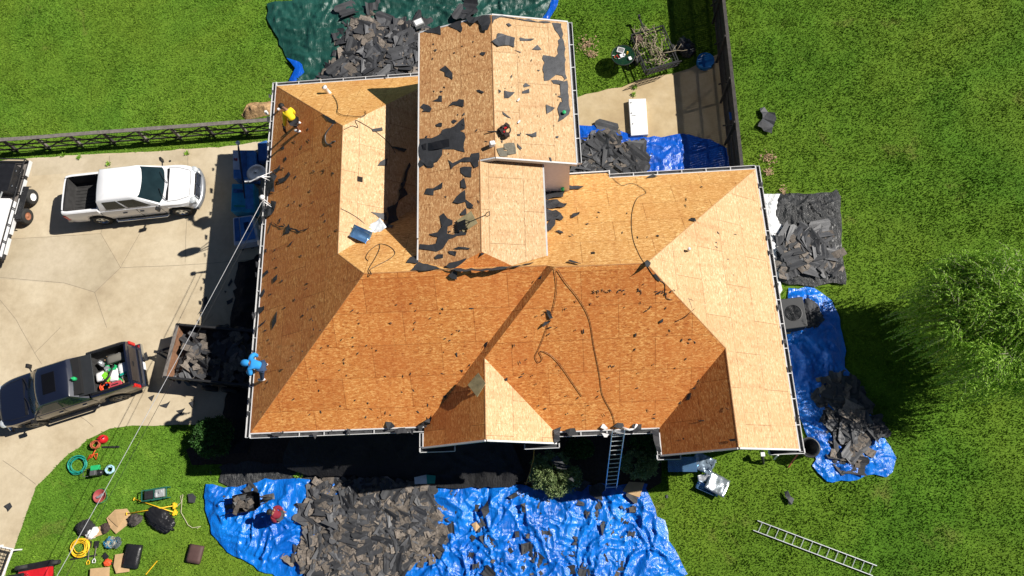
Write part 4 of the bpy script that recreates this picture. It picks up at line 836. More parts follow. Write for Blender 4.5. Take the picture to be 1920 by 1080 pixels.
    lp = MB(); lp.box((xr - .21, .05, .62), (.012, .32, .16)); lp.build('license_plate', WHITEP, R_)
    if o['white']:
        ln = MB(); ln.box((xr + .045, 0, zbed + .012), (.12, 1.55, .02)); ln.build('tailgate_cap', BLACKP, R_)
    return R_
pickup('white_pickup', 'white four door pickup truck with an empty black bed parked on the driveway', (*(P(192, 414, .4).lerp(P(340, 398, .4), .5) + Vector((.02, 1.05, 0)))[:2], .012), math.radians(2.9), PWHITE, PWHITE,
       dict(xr=-3.02, xf=2.62, wr=-1.78, wf=1.78, cr=-1.42, cf=1.34, rt=-1.22, ft=.50, zbed=1.36, white=True, rim=CHROME, grille=CHROME, bump=mat('grey_bumper', (.35, .36, .38), .3, .6), step=True))
a_, b_ = P(243, 740, .4), P(55, 800, .4); hd = (b_ - a_).normalized(); side = Vector((-hd.y, hd.x, 0)); cen_ = (a_ + b_) / 2 - side * 1.05
dk = pickup('dark_pickup', 'dark navy pickup with sunroof and a bed full of tools, hitched to the debris trailer', (cen_.x, cen_.y, .012), math.atan2(hd.y, hd.x), PDARK, TAN2,
       dict(xr=-2.80, xf=2.75, wr=-1.72, wf=1.75, cr=-1.40 + .25, cf=1.30, rt=-.62, ft=.62, zbed=1.42, white=False, rim=mat('grey_rim', (.10, .10, .10), .4, .5), grille=CHROME, bump=CHROME, step=True, crew=True))
mb = MB(); mb.box((.10, 0, 1.90), (.5, .82, .014)); mb.build('sunroof', mat('sunroof_black', (.004, .004, .005), .3), dk, bevel=.003)
mb = MB(); mb.box((-.86, 0, 1.50), (.34, 1.50, .42)); mb.build('rear_deck', mat('matte_black', (.008, .008, .009), .9), dk)
mb = MB(); mb.box((-1.12, 0, 1.52), (.62, 1.62, .05), (0, -.12, 0)); mb.build('tonneau_panel', mat('panel_grey', (.02, .022, .025), .45), dk, bevel=.015)
for s_ in (1, -1): mb = MB(); mb.box((-2.0, s_ * .84, 1.45), (1.5, .08, .05)); mb.build('bed_rail', BLACKP, dk, bevel=.01)
DKM = Matrix.Translation(dk.location) @ Matrix.Rotation(dk.rotation_euler.z, 4, 'Z') @ Matrix.Scale(KS, 4)
def tw(x, y, z): return DKM @ Vector((x, y, z))
# cargo in the dark pickup bed
def small(name, label, cat, loc, rz=0, group=None): return thing(name, label, cat, loc, rz, group)
def single(mb, name, label, cat, mats, bevel=0, smooth=False, group=None): return tag(mb.build(name, mats, None, smooth, bevel), label, cat, group)
rzd = dk.rotation_euler.z
def coil(c, R0, r, turns, jit=.3, seed=0, flat=.05, n=22):
    rg = random.Random(seed); pts = []
    ph = rg.uniform(0, 6)
    for i in range(int(turns * n)):
        a = i / n * 2 * math.pi + ph; k = i // n
        rr = R0 * (1 + jit * .5 * math.sin(a * .37 + k * 1.7)); pts.append(Vector(c) + Vector((math.cos(a) * rr + .1 * R0 * math.sin(k * 2.1), math.sin(a) * rr * .9 + .1 * R0 * math.cos(k * 1.3), flat * (.3 + .7 * abs(math.sin(i * .21 + k))))))
    return pts
def bag(name, label, cat, c, d, rz, m, m2=None, txt=None):
    rg = random.Random(int(c[0] * 100)); mb = MB(); mb.box((0, 0, d[2] / 2), d)
    me_o = mb.build(name, [m], None); bm = bmesh.new(); bm.from_mesh(me_o.data); bmesh.ops.subdivide_edges(bm, edges=bm.edges, cuts=4, use_grid_fill=True)
    for v_ in bm.verts:
        p = v_.co; k = 1 - .35 * (abs(p.x) / d[0] * 2) ** 4 * (1 if abs(p.z - d[2] / 2) > 0 else 0); v_.co.z = d[2] / 2 + (p.z - d[2] / 2) * k * (1 - .3 * (abs(p.y) / d[1] * 2) ** 4) + float(vn(p.x * 9, p.y * 9, int(d[0] * 77))) * .02
    bm.to_mesh(me_o.data); bm.free()
    for p in me_o.data.polygons: p.use_smooth = True
    me_o.location = c; me_o.rotation_euler = (0, 0, rz); return tag(me_o, label, cat)
bb_ = .95
bag('supply_bag', 'white and teal paper bag lying nearest the tailgate in the dark pickup bed', 'bag', tw(-2.42, .10, bb_ + .05), (.36, .55, .22), rzd + .15, WHITEP)
mb = MB(); mb.box((.0, .24, .24), (.34, .10, .02)); t_ = mb.build('teal_band', TEAL); t_.parent = COL.objects['supply_bag']
bag('supply_bag', 'white paper bag with a green end in the dark pickup bed, second from the tailgate', 'bag', tw(-2.02, .22, bb_ + .08), (.36, .55, .2), rzd - .1, WHITEP)
mb = MB(); mb.box((.0, -.25, .22), (.36, .10, .02)); t_ = mb.build('green_band', GREEN); t_.parent = COL.objects['supply_bag.001']
bag('rag_bundle', 'grey canvas bundle along the far side of the dark pickup bed', 'bundle', tw(-2.2, -.45, bb_), (.9, .35, .28), rzd, mat('canvas', (.16, .15, .13), .9))
bag('rag_bundle', 'white crumpled cloth behind the cab in the dark pickup bed', 'bundle', tw(-1.48, .12, bb_), (.35, .4, .3), rzd, WHITEP)
mb = MB(); mb.tube(coil((0, 0, 0), .22, .018, 8, seed=3, flat=.22), .02, 5); o = single(mb, 'extension_cord', 'coiled orange cord in the near corner of the dark pickup bed', 'cord', ORANGE, smooth=True); o.location = tw(-1.62, .58, bb_)
mb = MB(); mb.box((0, 0, .12), (.55, .26, .24)); mb.box((0, 0, .27), (.3, .04, .06), 0, 1); o = single(mb, 'toolbox', 'pink red toolbox beside the orange cord in the dark pickup bed', 'toolbox', [mat('pinkred', (.45, .06, .08), .5), DARK], .02); o.location = tw(-2.05, .62, bb_); o.rotation_euler.z = rzd
mb = MB(); mb.lathe((0, 0, 0), [(0, 0), (.09, 0), (.09, .2), (.03, .27), (.03, .32), (0, .32)], 12); o = single(mb, 'bottle', 'bright green bottle on the shelf between the cab and bed of the dark pickup', 'bottle', GREEN, smooth=True); o.location = tw(-.84, .12, 1.68)
mb = MB(); mb.box((0, 0, .15), (.22, .45, .3)); mb.tube([(-.1, 0, .3), (-.1, 0, .38), (.1, 0, .38), (.1, 0, .3)], .015); o = single(mb, 'plastic_crate', 'lime green plastic jug by the white cloth in the dark pickup bed', 'jug', mat('lime', (.22, .62, .04), .4), .03); o.location = tw(-1.75, .22, bb_); o.rotation_euler.z = rzd + .6
mb = MB(); mb.box((0, 0, .1), (.35, .3, .2)); mb.box((.1, .05, .22), (.12, .1, .05), .3); o = single(mb, 'nail_box', 'small grey carton near the red tail lamp in the dark pickup bed', 'box', [CARD], .01); o.location = tw(-2.5, .58, bb_); o.rotation_euler.z = rzd
mb = MB(); mb.tube([(0, 0, .05), (.5, .1, .12), (.9, 0, .1)], .05, 8); o = single(mb, 'caulk_gun', 'dark tube tool with a yellow tip lying across the dark pickup bed', 'tool', [DARK], smooth=True); o.location = tw(-2.1, -.15, bb_ + .2); o.rotation_euler.z = rzd + .9
for k in range(22):
    mb = MB(); s1 = random.uniform(.09, .2); mb.box((0, 0, s1 * .4), (s1 * 1.6, s1, s1 * .8)); mb.lathe((s1 * .3, 0, s1 * .8), [(s1 * .35, 0), (s1 * .3, s1 * .5), (0, s1 * .55)], 8)
    o = single(mb, 'loose_item', 'small odd can or box lost among the clutter in the dark pickup bed', 'small item', random.choice([WHITEP, CARD, WOODG, GREEN, WOODG, BLUEP, ALU]), .01, group='clutter in the dark pickup bed'); o.location = tw(random.uniform(-2.5, -1.5), random.uniform(-.6, .6), bb_); o.rotation_euler.z = random.uniform(0, 6)
# ---- debris trailer
q = [P(334, 607, 1.35), P(306, 708, 1.35), P(472, 722, 1.35), P(480, 622, 1.35)]
o0 = (q[0] + q[1]) / 2; ex = ((q[2] + q[3]) / 2 - o0).normalized(); ang = math.atan2(ex.y, ex.x); Wd = (q[0] - q[1]).length; Lt = 4.3
tr = thing('dump_trailer', 'black high sided trailer with a wooden front board, full of torn shingles', 'trailer', (o0.x, o0.y, .012), ang)
mb = MB(); mb.box((Lt / 2, 0, .62), (Lt, Wd - .05, .1)); mb.box((Lt / 2, 0, .45), (Lt, .12, .2)); mb.build('floor', WOODD, tr)
for s_ in (1, -1):
    mb = MB(); mb.box((Lt / 2, s_ * (Wd / 2 - .03), .98), (Lt, .045, .72)); mb.box((Lt / 2, s_ * (Wd / 2 - .03), 1.36), (Lt + .05, .09, .05))
    for k in range(6): mb.box((.1 + k * (Lt - .2) / 5, s_ * (Wd / 2 + .01), .98), (.06, .05, .74))
    mb.build('side_wall', DARK, tr, bevel=.006)
mb = MB(); mb.box((.03, 0, .98), (.04, Wd - .1, .72), 0, 1); mb.box((.0, 0, 1.33), (.15, Wd, .05)); mb.box((-.035, 0, 1.1), (.04, Wd - .02, .16)); mb.build('front_board', [WOODG, mat('rust_plank', (.22, .11, .06), .8, 0, .3)], tr, bevel=.008)
mb = MB(); mb.beam((0, .5, .5), (-1.15, 0, .5), .09, .1); mb.beam((0, -.5, .5), (-1.15, 0, .5), .09, .1); mb.box((-1.1, 0, .56), (.25, .12, .1)); mb.tube([(-.7, 0, .1), (-.7, 0, .8)], .035); mb.build('drawbar', DARK, tr)
for x in (Lt / 2 - .45, Lt / 2 + .45):
    for s_ in (1, -1):
        mb = MB(); mb.lathe((0, 0, 0), [(.16, .09), (.33, .10), (.36, .06), (.36, -.06), (.33, -.10), (.16, -.09)], 22, axis='Y'); o = mb.build('wheel', RUBBER, tr, True); o.location = (x, s_ * (Wd / 2 + .16), .36)
TM = Matrix.Translation(tr.location) @ Matrix.Rotation(ang, 4, 'Z')
hp = [TM @ Vector(p) for p in ((.15, -Wd / 2 + .1, 0), (Lt - .1, -Wd / 2 + .1, 0), (Lt - .1, Wd / 2 - .1, 0), (.15, Wd / 2 - .1, 0))]
heap('torn shingles and felt loaded in the black trailer', 'the trailer load', hp, .42, 110, 26, z0=.68, seed=61, world=True, felt=1.5, fall=.5, tilt=.3)
# ---- utility trailer at the left edge
c1 = P(54, 303, .75); c2 = P(4, 486, .75); d_ = (c1 - c2); Lu = d_.length; d_.normalize(); au = math.atan2(d_.y, d_.x)
ut = thing('utility_trailer', 'open tandem axle utility trailer with a rail frame at the left driveway edge', 'trailer', (c2.x, c2.y, .012), au)
Wu = 2.1
mb = MB(); mb.box((Lu / 2, Wu / 2, .62), (Lu, Wu - .1, .06)); mb.build('deck', WOODG, ut)
mb = MB()
for y in (0, Wu): mb.box((Lu / 2, y, .66), (Lu, .10, .13)); mb.box((Lu / 2, y, 1.02), (Lu, .05, .05))
mb.box((Lu, Wu / 2, .66), (.1, Wu, .13)); mb.box((0, Wu / 2, .66), (.1, Wu, .13)); mb.box((Lu, Wu / 2, 1.02), (.06, Wu, .05))
for k in range(7):
    for y in (0, Wu): mb.box((k * Lu / 6, y, .84), (.05, .05, .36))
mb.build('rail_frame', DARK, ut, bevel=.008)
mb = MB()
for k in range(5): mb.box((Lu * (.06 + .2 * k) + .35, -.075, .70), (Lu / 6.2, .05, .2))
mb.build('side_panel', WHITE, ut, bevel=.01)
for i, x in enumerate((Lu * .66, Lu * .46)):
    mb = MB(); mb.lathe((0, 0, 0), [(.19, .11), (.36, .12), (.385, .08), (.385, -.08), (.36, -.12), (.19, -.11)], 26, axis='Y'); o = mb.build('wheel', RUBBER, ut, True); o.location = (x, -.32, .385)
    mb = MB(); mb.lathe((0, -.09, 0), [(.20, -.03), (.18, .01), (.08, .02), (.06, -.02), (0, -.02)], 20, axis='Y'); r_ = mb.build('rim', WHITEP if i == 0 else mat('rust', (.30, .12, .06), .8, 0, .4), o, True); tag(r_, 'white painted rim' if i == 0 else 'rusty brown rim')
mb = MB(); mb.box((Lu * .56, -.32, .84), (1.75, .32, .03)); mb.box((Lu * .56 - .9, -.32, .74), (.1, .32, .03), (0, -.9, 0)); mb.box((Lu * .56 + .9, -.32, .74), (.1, .32, .03), (0, .9, 0)); mb.build('fender', DARK, ut, bevel=.01)
UM = Matrix.Translation(ut.location) @ Matrix.Rotation(au, 4, 'Z')
mb = MB(); mb.box((0, 0, .3), (1.45, .75, .6)); mb.box((0, .0, .63), (1.5, .8, .08)); mb.box((-.4, -.41, .5), (.12, .03, .1), 0, 1); mb.box((.4, -.41, .5), (.12, .03, .1), 0, 1)
o = single(mb, 'tool_chest', 'black tool chest on the utility trailer beside its front rail', 'tool chest', [BLACKP, CHROME], .03); o.location = UM @ Vector((Lu - 1.15, .55, .66)); o.rotation_euler.z = au
mb = MB(); mb.box((0, 0, .25), (2.9, 1.3, .5)); mb.box((0, -.1, .53), (2.7, .9, .07)); mb.box((-.6, 0, .57), (.8, .05, .05))
o = single(mb, 'white_machine', 'long white machine housing carried on the utility trailer', 'machine', WHITEP, .05); o.location = UM @ Vector((Lu * .30, .75, .66)); o.rotation_euler.z = au
def ladder(name, label, a, b, wv, n, cat='ladder', m=ALU, dr=.07, rung=.03):
    t = thing(name, label, cat, tuple((Vector(a) + Vector(b)) / 2)); a = Vector(a); b = Vector(b); wv = Vector(wv)
    up = (b - a).cross(wv).normalized()
    for s_ in (-.5, .5): k = MB(); k.beam(a + wv * s_, b + wv * s_, .03, dr, up); put(k.build('side_rail', m), t)
    for i in range(n):
        k = MB(); p = a.lerp(b, (i + .6) / n); k.tube([p - wv * .49, p + wv * .49], rung / 2, 6); put(k.build('rung', m), t)
    return t
la = UM @ Vector((Lu * .12, .8, 1.42)); lb = UM @ Vector((Lu * .62, .55, 1.42)); ladder('ladder', 'short silver ladder strapped over the white machine on the utility trailer', la, lb, UM.to_3x3() @ Vector((0, .42, 0)), 8)
lg = ladder('ladder', 'long aluminium ladder lying on the lawn at the lower right', P(1416, 985, .06), P(1640, 1070, .06), (P(1424, 974, .06) - P(1416, 992, .06)) * 1.0, 14)
tbase = P(1145, 918, .15); ttop = Vector((2.13, 2.60, 2.93 + GZ)); dl = (ttop - tbase).normalized()
ladder('ladder', 'aluminium extension ladder leaning on the front eave with its foot on the blue tarp', tbase, ttop + dl * .35, (.46, .02, 0), 14, dr=.08)
# ---- bottom left corner machines
c = P(62, 1078, .8); mt = thing('riding_mower', 'red riding mower cut by the lower left corner of the picture', 'mower', (c.x - .2, c.y - .12, 0), .15)
mb = MB(); mb.box((.2, 0, .62), (1.3, .62, .4)); mb.box((-.25, 0, .86), (.6, .5, .1)); mb.build('hood', RED, mt, bevel=.12)
mb = MB(); mb.box((0, 0, .32), (1.5, 1.2, .18)); mb.build('cutting_deck', BLACKP, mt, bevel=.06)
mb = MB(); mb.box((-.3, 0, .95), (.45, .5, .15)); mb.box((-.55, 0, 1.1), (.1, .5, .4)); mb.build('seat', BLACKP, mt, bevel=.05)
for x, y, r in ((.75, .45, .22), (.75, -.45, .22), (-.6, .5, .3), (-.6, -.5, .3)):
    mb = MB(); mb.lathe((0, 0, 0), [(.1, .08), (r - .03, .09), (r, .05), (r, -.05), (r - .03, -.09), (.1, -.08)], 20, axis='Y'); o = mb.build('wheel', RUBBER, mt, True); o.location = (x, y, r)
mb = MB(); mb.tube([(.25, 0, .8), (.1, 0, 1.05)], .02); mb.lathe((.08, 0, 1.08), [(.17, 0), (.19, .015), (.17, .03)], 16); mb.build('steering_wheel', BLACKP, mt)
c = P(-14, 1076, .6); rk = thing('wire_rack', 'white framed wire rack at the lower left corner of the driveway', 'rack', (c.x, c.y, 0), 1.35)
mb = MB()
for y in (-.5, .5): mb.beam((-1.1, y, .62), (1.1, y, .62), .06, .06)
for x in (-1.1, 1.1): mb.beam((x, -.5, .62), (x, .5, .62), .06, .06)
for x in (-1.05, 1.05):
    for y in (-.45, .45): mb.beam((x, y, 0), (x, y, .62), .05, .05)
mb.build('frame', WHITEP, rk)
mb = MB()
for k in range(16): mb.tube([(-1.05 + k * .14, -.5, .63), (-1.05 + k * .14, .5, .63)], .012, 4)
for k in range(5): mb.tube([(-1.1, -.4 + k * .2, .645), (1.1, -.4 + k * .2, .645)], .012, 4)
mb.build('wire_mesh', DARK, rk)
# ================================================================== FENCES
fy0, fy1 = P(0, 262, 1.15), P(505, 224, 1.15); dF = (fy1 - fy0).normalized(); f0 = fy0 - dF * 2; LF = (fy1 - f0).length + 1.2; aF = math.atan2(dF.y, dF.x)
fl = thing('board_fence', 'weathered low wooden fence with crossed braces along the top of the driveway', 'fence', (f0.x, f0.y, 0), aF)
mb = MB(); k = 0.0
while k < LF: mb.box((k + 1.2, random.uniform(-.01, .01), 1.13 + random.uniform(0, .012)), (2.38, .20, .04), random.uniform(-.006, .006)); k += 2.4
mb.build('top_rail', WOODG, fl, bevel=.006)
mb = MB(); mb.box((LF / 2, -.03, .62), (LF, .035, .10)); mb.box((LF / 2, -.03, .22), (LF, .035, .10)); mb.build('rail', WOODD, fl)
n = int(LF / 1.75)
for i in range(n + 1):
    mb = MB(); mb.box((i * 1.75 + .3, .0, .56), (.12, .12, 1.12)); mb.build('post', WOODG if i % 3 != 1 else WOODD, fl, bevel=.008)
mb = MB()
for i in range(n):
    x0, x1 = i * 1.75 + .36, (i + 1) * 1.75 + .24; mb.beam((x0, -.055, .15), (x1, -.055, 1.05), .03, .06); mb.beam((x0, -.09, 1.05), (x1, -.09, .15), .03, .06)
mb.build('cross_brace', WOODD, fl)
r0 = P(1393, 318, 2.1); r1 = P(1358, 0, 2.1); d = (r1 - r0).normalized(); LR = (r1 - r0).length + 3; aR = math.atan2(d.y, d.x)
fr = thing('picket_fence', 'dark tall fence with narrow pickets between the patio and the right lawn', 'fence', (r0.x, r0.y, 0), aR)
mb = MB(); x = 0
while x < LR: mb.box((x, 0, 1.05 + random.uniform(-.01, .01)), (.105, .022, 2.06), random.uniform(-.015, .015)); x += .1165
mb.build('pickets', WOODD, fr)
mb = MB()
for z in (.25, 1.05, 1.95): mb.box((LR / 2, .05, z), (LR, .05, .09))
mb.box((LR / 2, .03, 2.12), (LR, .15, .03)); mb.build('rail', WOODD, fr)
i = 0
while i * 2.3 < LR:
    mb = MB(); mb.box((i * 2.3 + .1, .12, 1.06), (.1, .1, 2.12)); mb.build('post', WOODD, fr, bevel=.01)
    mb = MB(); mb.beam((i * 2.3 + .1, .14, 1.9), (i * 2.3 + 1.0, .16, .2), .08, .05); mb.build('brace', WOODD, fr); i += 1
# ================================================================== ROOF ITEMS
def cord(name, label, pts, plane, r=.009, m=BLACKP, zoom=None, cat='cord', off=.012):
    q = []
    for p in pts:
        u, v = p[0], p[1]; pk = p[2] if len(p) > 2 else plane
        if zoom: u, v = zoom[0] + u / zoom[2], zoom[1] + v / zoom[2]
        q.append(on(u, v, PL[pk], off) if pk in PL else P(u, v, .06))
    s_ = []
    for i in range(len(q) - 1):
        a, b, c, d = q[max(i - 1, 0)], q[i], q[i + 1], q[min(i + 2, len(q) - 1)]
        for t in (0, .2, .4, .6, .8): s_.append(.5 * ((2 * b) + (c - a) * t + (2 * a - 5 * b + 4 * c - d) * t * t + (3 * b - a - 3 * c + d) * t ** 3))
    s_.append(q[-1]); mb = MB(); mb.tube(s_, r, 5); return single(mb, name, label, cat, m, smooth=True)
cord('air_hose', 'dark hose with a small loop running down the right orange slope, ending mid roof', [(1040, 503), (1044, 540), (1037, 580), (1022, 625), (1010, 655), (1004, 668), (1010, 680), (1017, 672), (1012, 660), (1022, 660), (1040, 672), (1058, 694), (1072, 715), (1091, 743)], 'SB')
cord('air_hose', 'long dark hose from the ridge down to the top of the leaning ladder', [(1046, 506), (1060, 528), (1085, 560), (1105, 598), (1114, 650), (1124, 700), (1130, 740), (1148, 775), (1154, 800)], 'SB', .009)
cord('air_hose', 'thin dark hose crossing the rear right slope and coiling over the right hip', [(30, 205), (100, 260), (170, 245), (240, 275), (275, 315), (215, 350), (180, 430), (170, 540), (185, 660), (230, 770), (268, 830)], 'MN', .009, zoom=Z8)
cord('air_hose', 'black looping hose end over the right hip between orange and pale sheathing', [(1214, 500), (1228, 520), (1246, 532, 'SB'), (1247, 552), (1258, 562), (1288, 560, 'ME'), (1302, 566, 'ME'), (1303, 577, 'ME'), (1296, 584, 'ME'), (1282, 595, 'SB'), (1268, 603, 'SB'), (1268, 602, 'SB'), (1286, 594, 'SB'), (1297, 580, 'ME'), (1290, 556, 'ME'), (1285, 534, 'ME')], 'SB', .01)
ZN = (480, 130, 5.144)
cord('extension_cord', 'grey cord from the white vent cap down the rear left hip', [(740, 245), (775, 300), (790, 360), (785, 410), (830, 440), (920, 450), (1010, 455), (1060, 430), (1050, 400)], 'N1', .012, DARK, ZN)
cord('extension_cord', 'tan cord arcing over the pale inner left slope into the shadow', [(850, 580), (930, 545), (985, 560), (960, 490), (1060, 540), (1150, 595), (1200, 635), (1258, 685), (1320, 760), (1345, 810)], 'WE', .012, mat('tan_cord', (.12, .09, .06), .7), ZN)
cord('air_hose', 'short grey curved hose on the dark left slope near its rear end', [(745, 530), (705, 575), (672, 630), (668, 680), (685, 718), (715, 722), (735, 700), (765, 695)], 'W', .03, mat('grey_hose', (.10, .10, .10), .4), ZN)
cord('extension_cord', 'thin cord loops at the left end of the main ridge', [(150, 350, 'WE'), (220, 385, 'WE'), (300, 440, 'WE'), (390, 540, 'WE'), (430, 620), (400, 700), (352, 780), (350, 812), (372, 822), (360, 790), (400, 765), (500, 712), (540, 668), (500, 622), (430, 605), (360, 650), (330, 700), (345, 725)], 'MN', .012, DARK, Z3)
cord('extension_cord', 'pale cord end across the left slope below the ridge', [(440, 765), (430, 790), (405, 870)], 'W', .012, DARK, Z7)
mb = MB(); mb.lathe((0, 0, 0), [(.09, -.1), (.09, .28), (.11, .28), (.11, .36), (0, .38)], 14); o = single(mb, 'vent_pipe', 'white capped vent pipe on the rear left slope', 'vent pipe', WHITEP, smooth=True); o.location = on(617, 174, PL['N1']); o.rotation_euler = (-.3, -.4, 0)
mb = MB(); mb.lathe((0, 0, 0), [(.04, -.1), (.04, .2), (.06, .2), (.05, .28), (0, .28)], 10); o = single(mb, 'vent_pipe', 'small white pipe stub on the pale right slope', 'vent pipe', WHITEP, smooth=True); o.location = on(1290, 471, PL['ME'])
# plywood square on the front gable
pc = [PR(897, 699, 4.82), PR(911, 719, 4.95), PR(895, 745, 4.78), PR(877, 722, 4.58)]
mb = MB(); mb.prism(pc, (0, 0, .06)); pt = thing('plywood_square', 'greenish plywood square propped level over the ridge of the front gable', 'plywood', tuple(sum(pc, Vector()) / 4))
PLY = mat('old_plywood', (.25, .21, .11), .85, 0, .3, 4, c2=(.36, .30, .16, 1)); put(mb.build('board', PLY, bevel=.006), pt)
mb = MB(); mb.beam(pc[3] + Vector((.12, .0, -.3)), pc[3] + Vector((.15, 0, 0)), .09, .09); mb.beam(pc[2] + Vector((.0, .2, -.25)), pc[2] + Vector((.0, .2, 0)), .09, .09); put(mb.build('prop', PLY), pt)
# removable shovel + board on the raised roof
c = on(876, 416, PL['BW'], .04); mb = MB(); mb.box((0, 0, 0), (.62, .52, .03), (0, -.25, .45)); o = single(mb, 'board_offcut', 'khaki board offcut beside the tear-off shovel on the raised roof', 'board', PLY, .005); o.location = c
ta, tb = on(862, 424, PL['BW'], .12), on(909, 404, PL['BE'], .35)
sh = thing('roofing_shovel', 'black tear-off shovel with a D handle lying across the raised ridge', 'shovel', tuple(ta)); dd = (tb - ta).normalized()
mb = MB(); mb.tube([ta + dd * .2, tb], .018, 8); put(mb.build('shaft', DARK, smooth=True), sh)
mb = MB(); sd2 = dd.cross(Vector((0, 0, 1))).normalized(); mb.beam(ta - dd * .12, ta + dd * .28, .34, .02); 
for k in range(5): mb.beam(ta - dd * .26 + sd2 * (k - 2) * .07, ta - dd * .1 + sd2 * (k - 2) * .07, .03, .02)
mb.beam(ta + dd * .25 - sd2 * .15, ta + dd * .5, .02, .02); mb.beam(ta + dd * .25 + sd2 * .15, ta + dd * .5, .02, .02); put(mb.build('blade', DARK), sh)
mb = MB(); mb.tube([tb, tb + dd * .1 + sd2 * .07, tb + dd * .22 + sd2 * .07, tb + dd * .22 - sd2 * .07, tb + dd * .1 - sd2 * .07, tb], .014, 6); put(mb.build('handle', DARK), sh)
c = on(946, 247, PL['BE'], .06); tb_ = thing('tool_belt', 'dark tool belt with red tabs and a hammer lying right of the raised ridge', 'tool belt', tuple(c))
mb = MB()
for k in range(5): mb.box((random.uniform(-.12, .16), -.2 + k * .1, .08), (.18, .12, .16), random.uniform(0, 3))
mb.tube(coil((0, 0, .05), .2, .02, 1.3), .03, 5); put(mb.build('pouch', [mat('leather', (.03, .018, .015), .7)], None, False, .01), tb_).location += c
mb = MB(); mb.box((.05, .05, .18), (.1, .05, .04), .4); mb.box((.0, -.1, .17), (.06, .05, .04), 1.4); o = put(mb.build('red_tab', RED), tb_); o.location += c
mb = MB(); mb.beam((-.15, 0, .05), (-.62, .02, .05), .035, .03); mb.box((-.15, 0, .06), (.06, .16, .05)); o = put(mb.build('hammer', DARK), tb_); o.location += c
c = on(923, 272, PL['BW'], .03); mb = MB(); mb.box((0, 0, .08), (.2, .16, .22), (0, .3, .3)); o = single(mb, 'caulk_bucket', 'white plastic tub on the ridge of the raised roof near its step', 'tub', WHITEP, .03); o.location = c
for (pts, l) in (([(617,932),(660,925),(665,945),(690,950),(690,985),(640,985)], 'left of two old grey shingles left near the ridge step of the raised roof'), ([(665,900),(735,892),(748,965),(692,975),(688,940),(668,938)], 'right of two old grey shingles left near the ridge step of the raised roof')):
    scrap(pts, 'BE', l, zoom=Z4, m=mat('old_shingle', (.14, .13, .10), .9, 0, .3, 12), name='shingle', cat='shingle', lift=.04)
c = on(1058, 211, PL['BE'], .1); mb = MB(); mb.lathe((0, 0, 0), [(0, 0), (.07, 0), (.07, .05), (0, .07)], 12); o = single(mb, 'plastic_disc', 'small green plastic disc on the right edge of the raised roof', 'plastic disc', GREEN); o.location = c
c = PR(1055, 354, 3.75); mb = MB(); mb.box((0, 0, 0), (.12, .12, .25)); o = single(mb, 'bottle', 'green bottle at the foot of the raised white wall', 'bottle', GREEN, .03); o.location = c
for u, v, pk, l in ((972, 188, 'BE', 'tiny white glove scrap on the raised roof above the tool belt'), (973, 229, 'BE', 'small blue and white wrapper on the raised roof beside the tool belt')):
    mb = MB(); mb.box((0, 0, .03), (.14, .06, .04), .9); o = single(mb, 'wrapper', l, 'wrapper', WHITEP, .01); o.location = on(u, v, PL[pk], .01)
# metal flashing bundle at the shadow edge
def sheet_curve(name, label, cat, c, L, Wd, arc, rz, m, thick=.01, tiltx=0, n=10, crinkle=.015):
    V_ = []; F_ = []; rg = np.random.RandomState(int(abs(c[0]) * 10) % 99)
    for i in range(n + 1):
        for j in range(9):
            t = i / n - .5; a = t * arc; x = (L / arc) * math.sin(a) if arc > .05 else t * L; z = (L / arc) * (1 - math.cos(a)) if arc > .05 else 0
            V_.append((x, (j / 8 - .5) * Wd, z + rg.uniform(-1, 1) * crinkle))
    for i in range(n):
        for j in range(8): F_.append((i * 9 + j, (i + 1) * 9 + j, (i + 1) * 9 + j + 1, i * 9 + j + 1))
    o = npmesh(name, V_, F_, m, None, True); s_ = o.modifiers.new('solid', 'SOLIDIFY'); s_.thickness = thick; o.location = c; o.rotation_euler = (tiltx, 0, rz); return tag(o, label, cat)
BLUEM = mat('blue_film_metal', (.16, .33, .58), .22, .75, .2, 3)
sheet_curve('metal_roll', 'curved blue silver metal sheet lying on the pale inner left slope', 'metal sheet', on(676, 441, PL['WE'], .12), .62, .75, 2.4, -.4 + 1.57, BLUEM, tiltx=.3)
sheet_curve('plastic_film', 'crumpled white plastic film beside the curved metal sheet on the roof', 'plastic film', on(704, 428, PL['WE'], .10), .75, .45, .6, .6, mat('white_film', (.62, .66, .70), .3), tiltx=.2, crinkle=.06)
sheet_curve('metal_flashing', 'grey crumpled flashing at the foot of the raised roof shadow', 'flashing', on(722, 428, PL['WE'], .10), .6, .4, .8, -.3, mat('grey_flash', (.10, .105, .11), .5), crinkle=.05)
# dish and service mast at left eave
c = on(509, 332, PL['W'], .02); dsh = thing('satellite_dish', 'grey satellite dish on white arms reaching out over the left gutter', 'satellite dish', tuple(c))
e = PR(489, 331, 3.75)
mb = MB(); mb.tube([c, e, PR(478, 334, 3.7)], .028, 6); mb.tube([c + Vector((.0, .25, 0)), e], .02, 6); mb.tube([PR(506, 339, 3.1), e], .02, 6); put(mb.build('mount_arm', WHITEP, None, True), dsh)
mb = MB(); prof = [(.0, .0), (.15, .015), (.28, .05), (.40, .105)]; Md = Matrix.Translation(PR(479, 322, 3.75)) @ Euler((math.radians(70), 0, math.radians(35))).to_matrix().to_4x4()
mb.lathe((0, 0, 0), prof, 26, M=Md); o = put(mb.build('reflector', mat('dish_grey', (.035, .05, .08), .4), None, True), dsh); s_ = o.modifiers.new('s', 'SOLIDIFY'); s_.thickness = .012
mb = MB(); f1, f2 = PR(489, 331, 3.75), PR(468, 341, 3.6); mb.tube([f1, f2], .025, 6); mb.box(tuple(PR(465, 339, 3.6)), (.26, .1, .1), .2); put(mb.build('feed_arm', WHITEP, None), dsh)
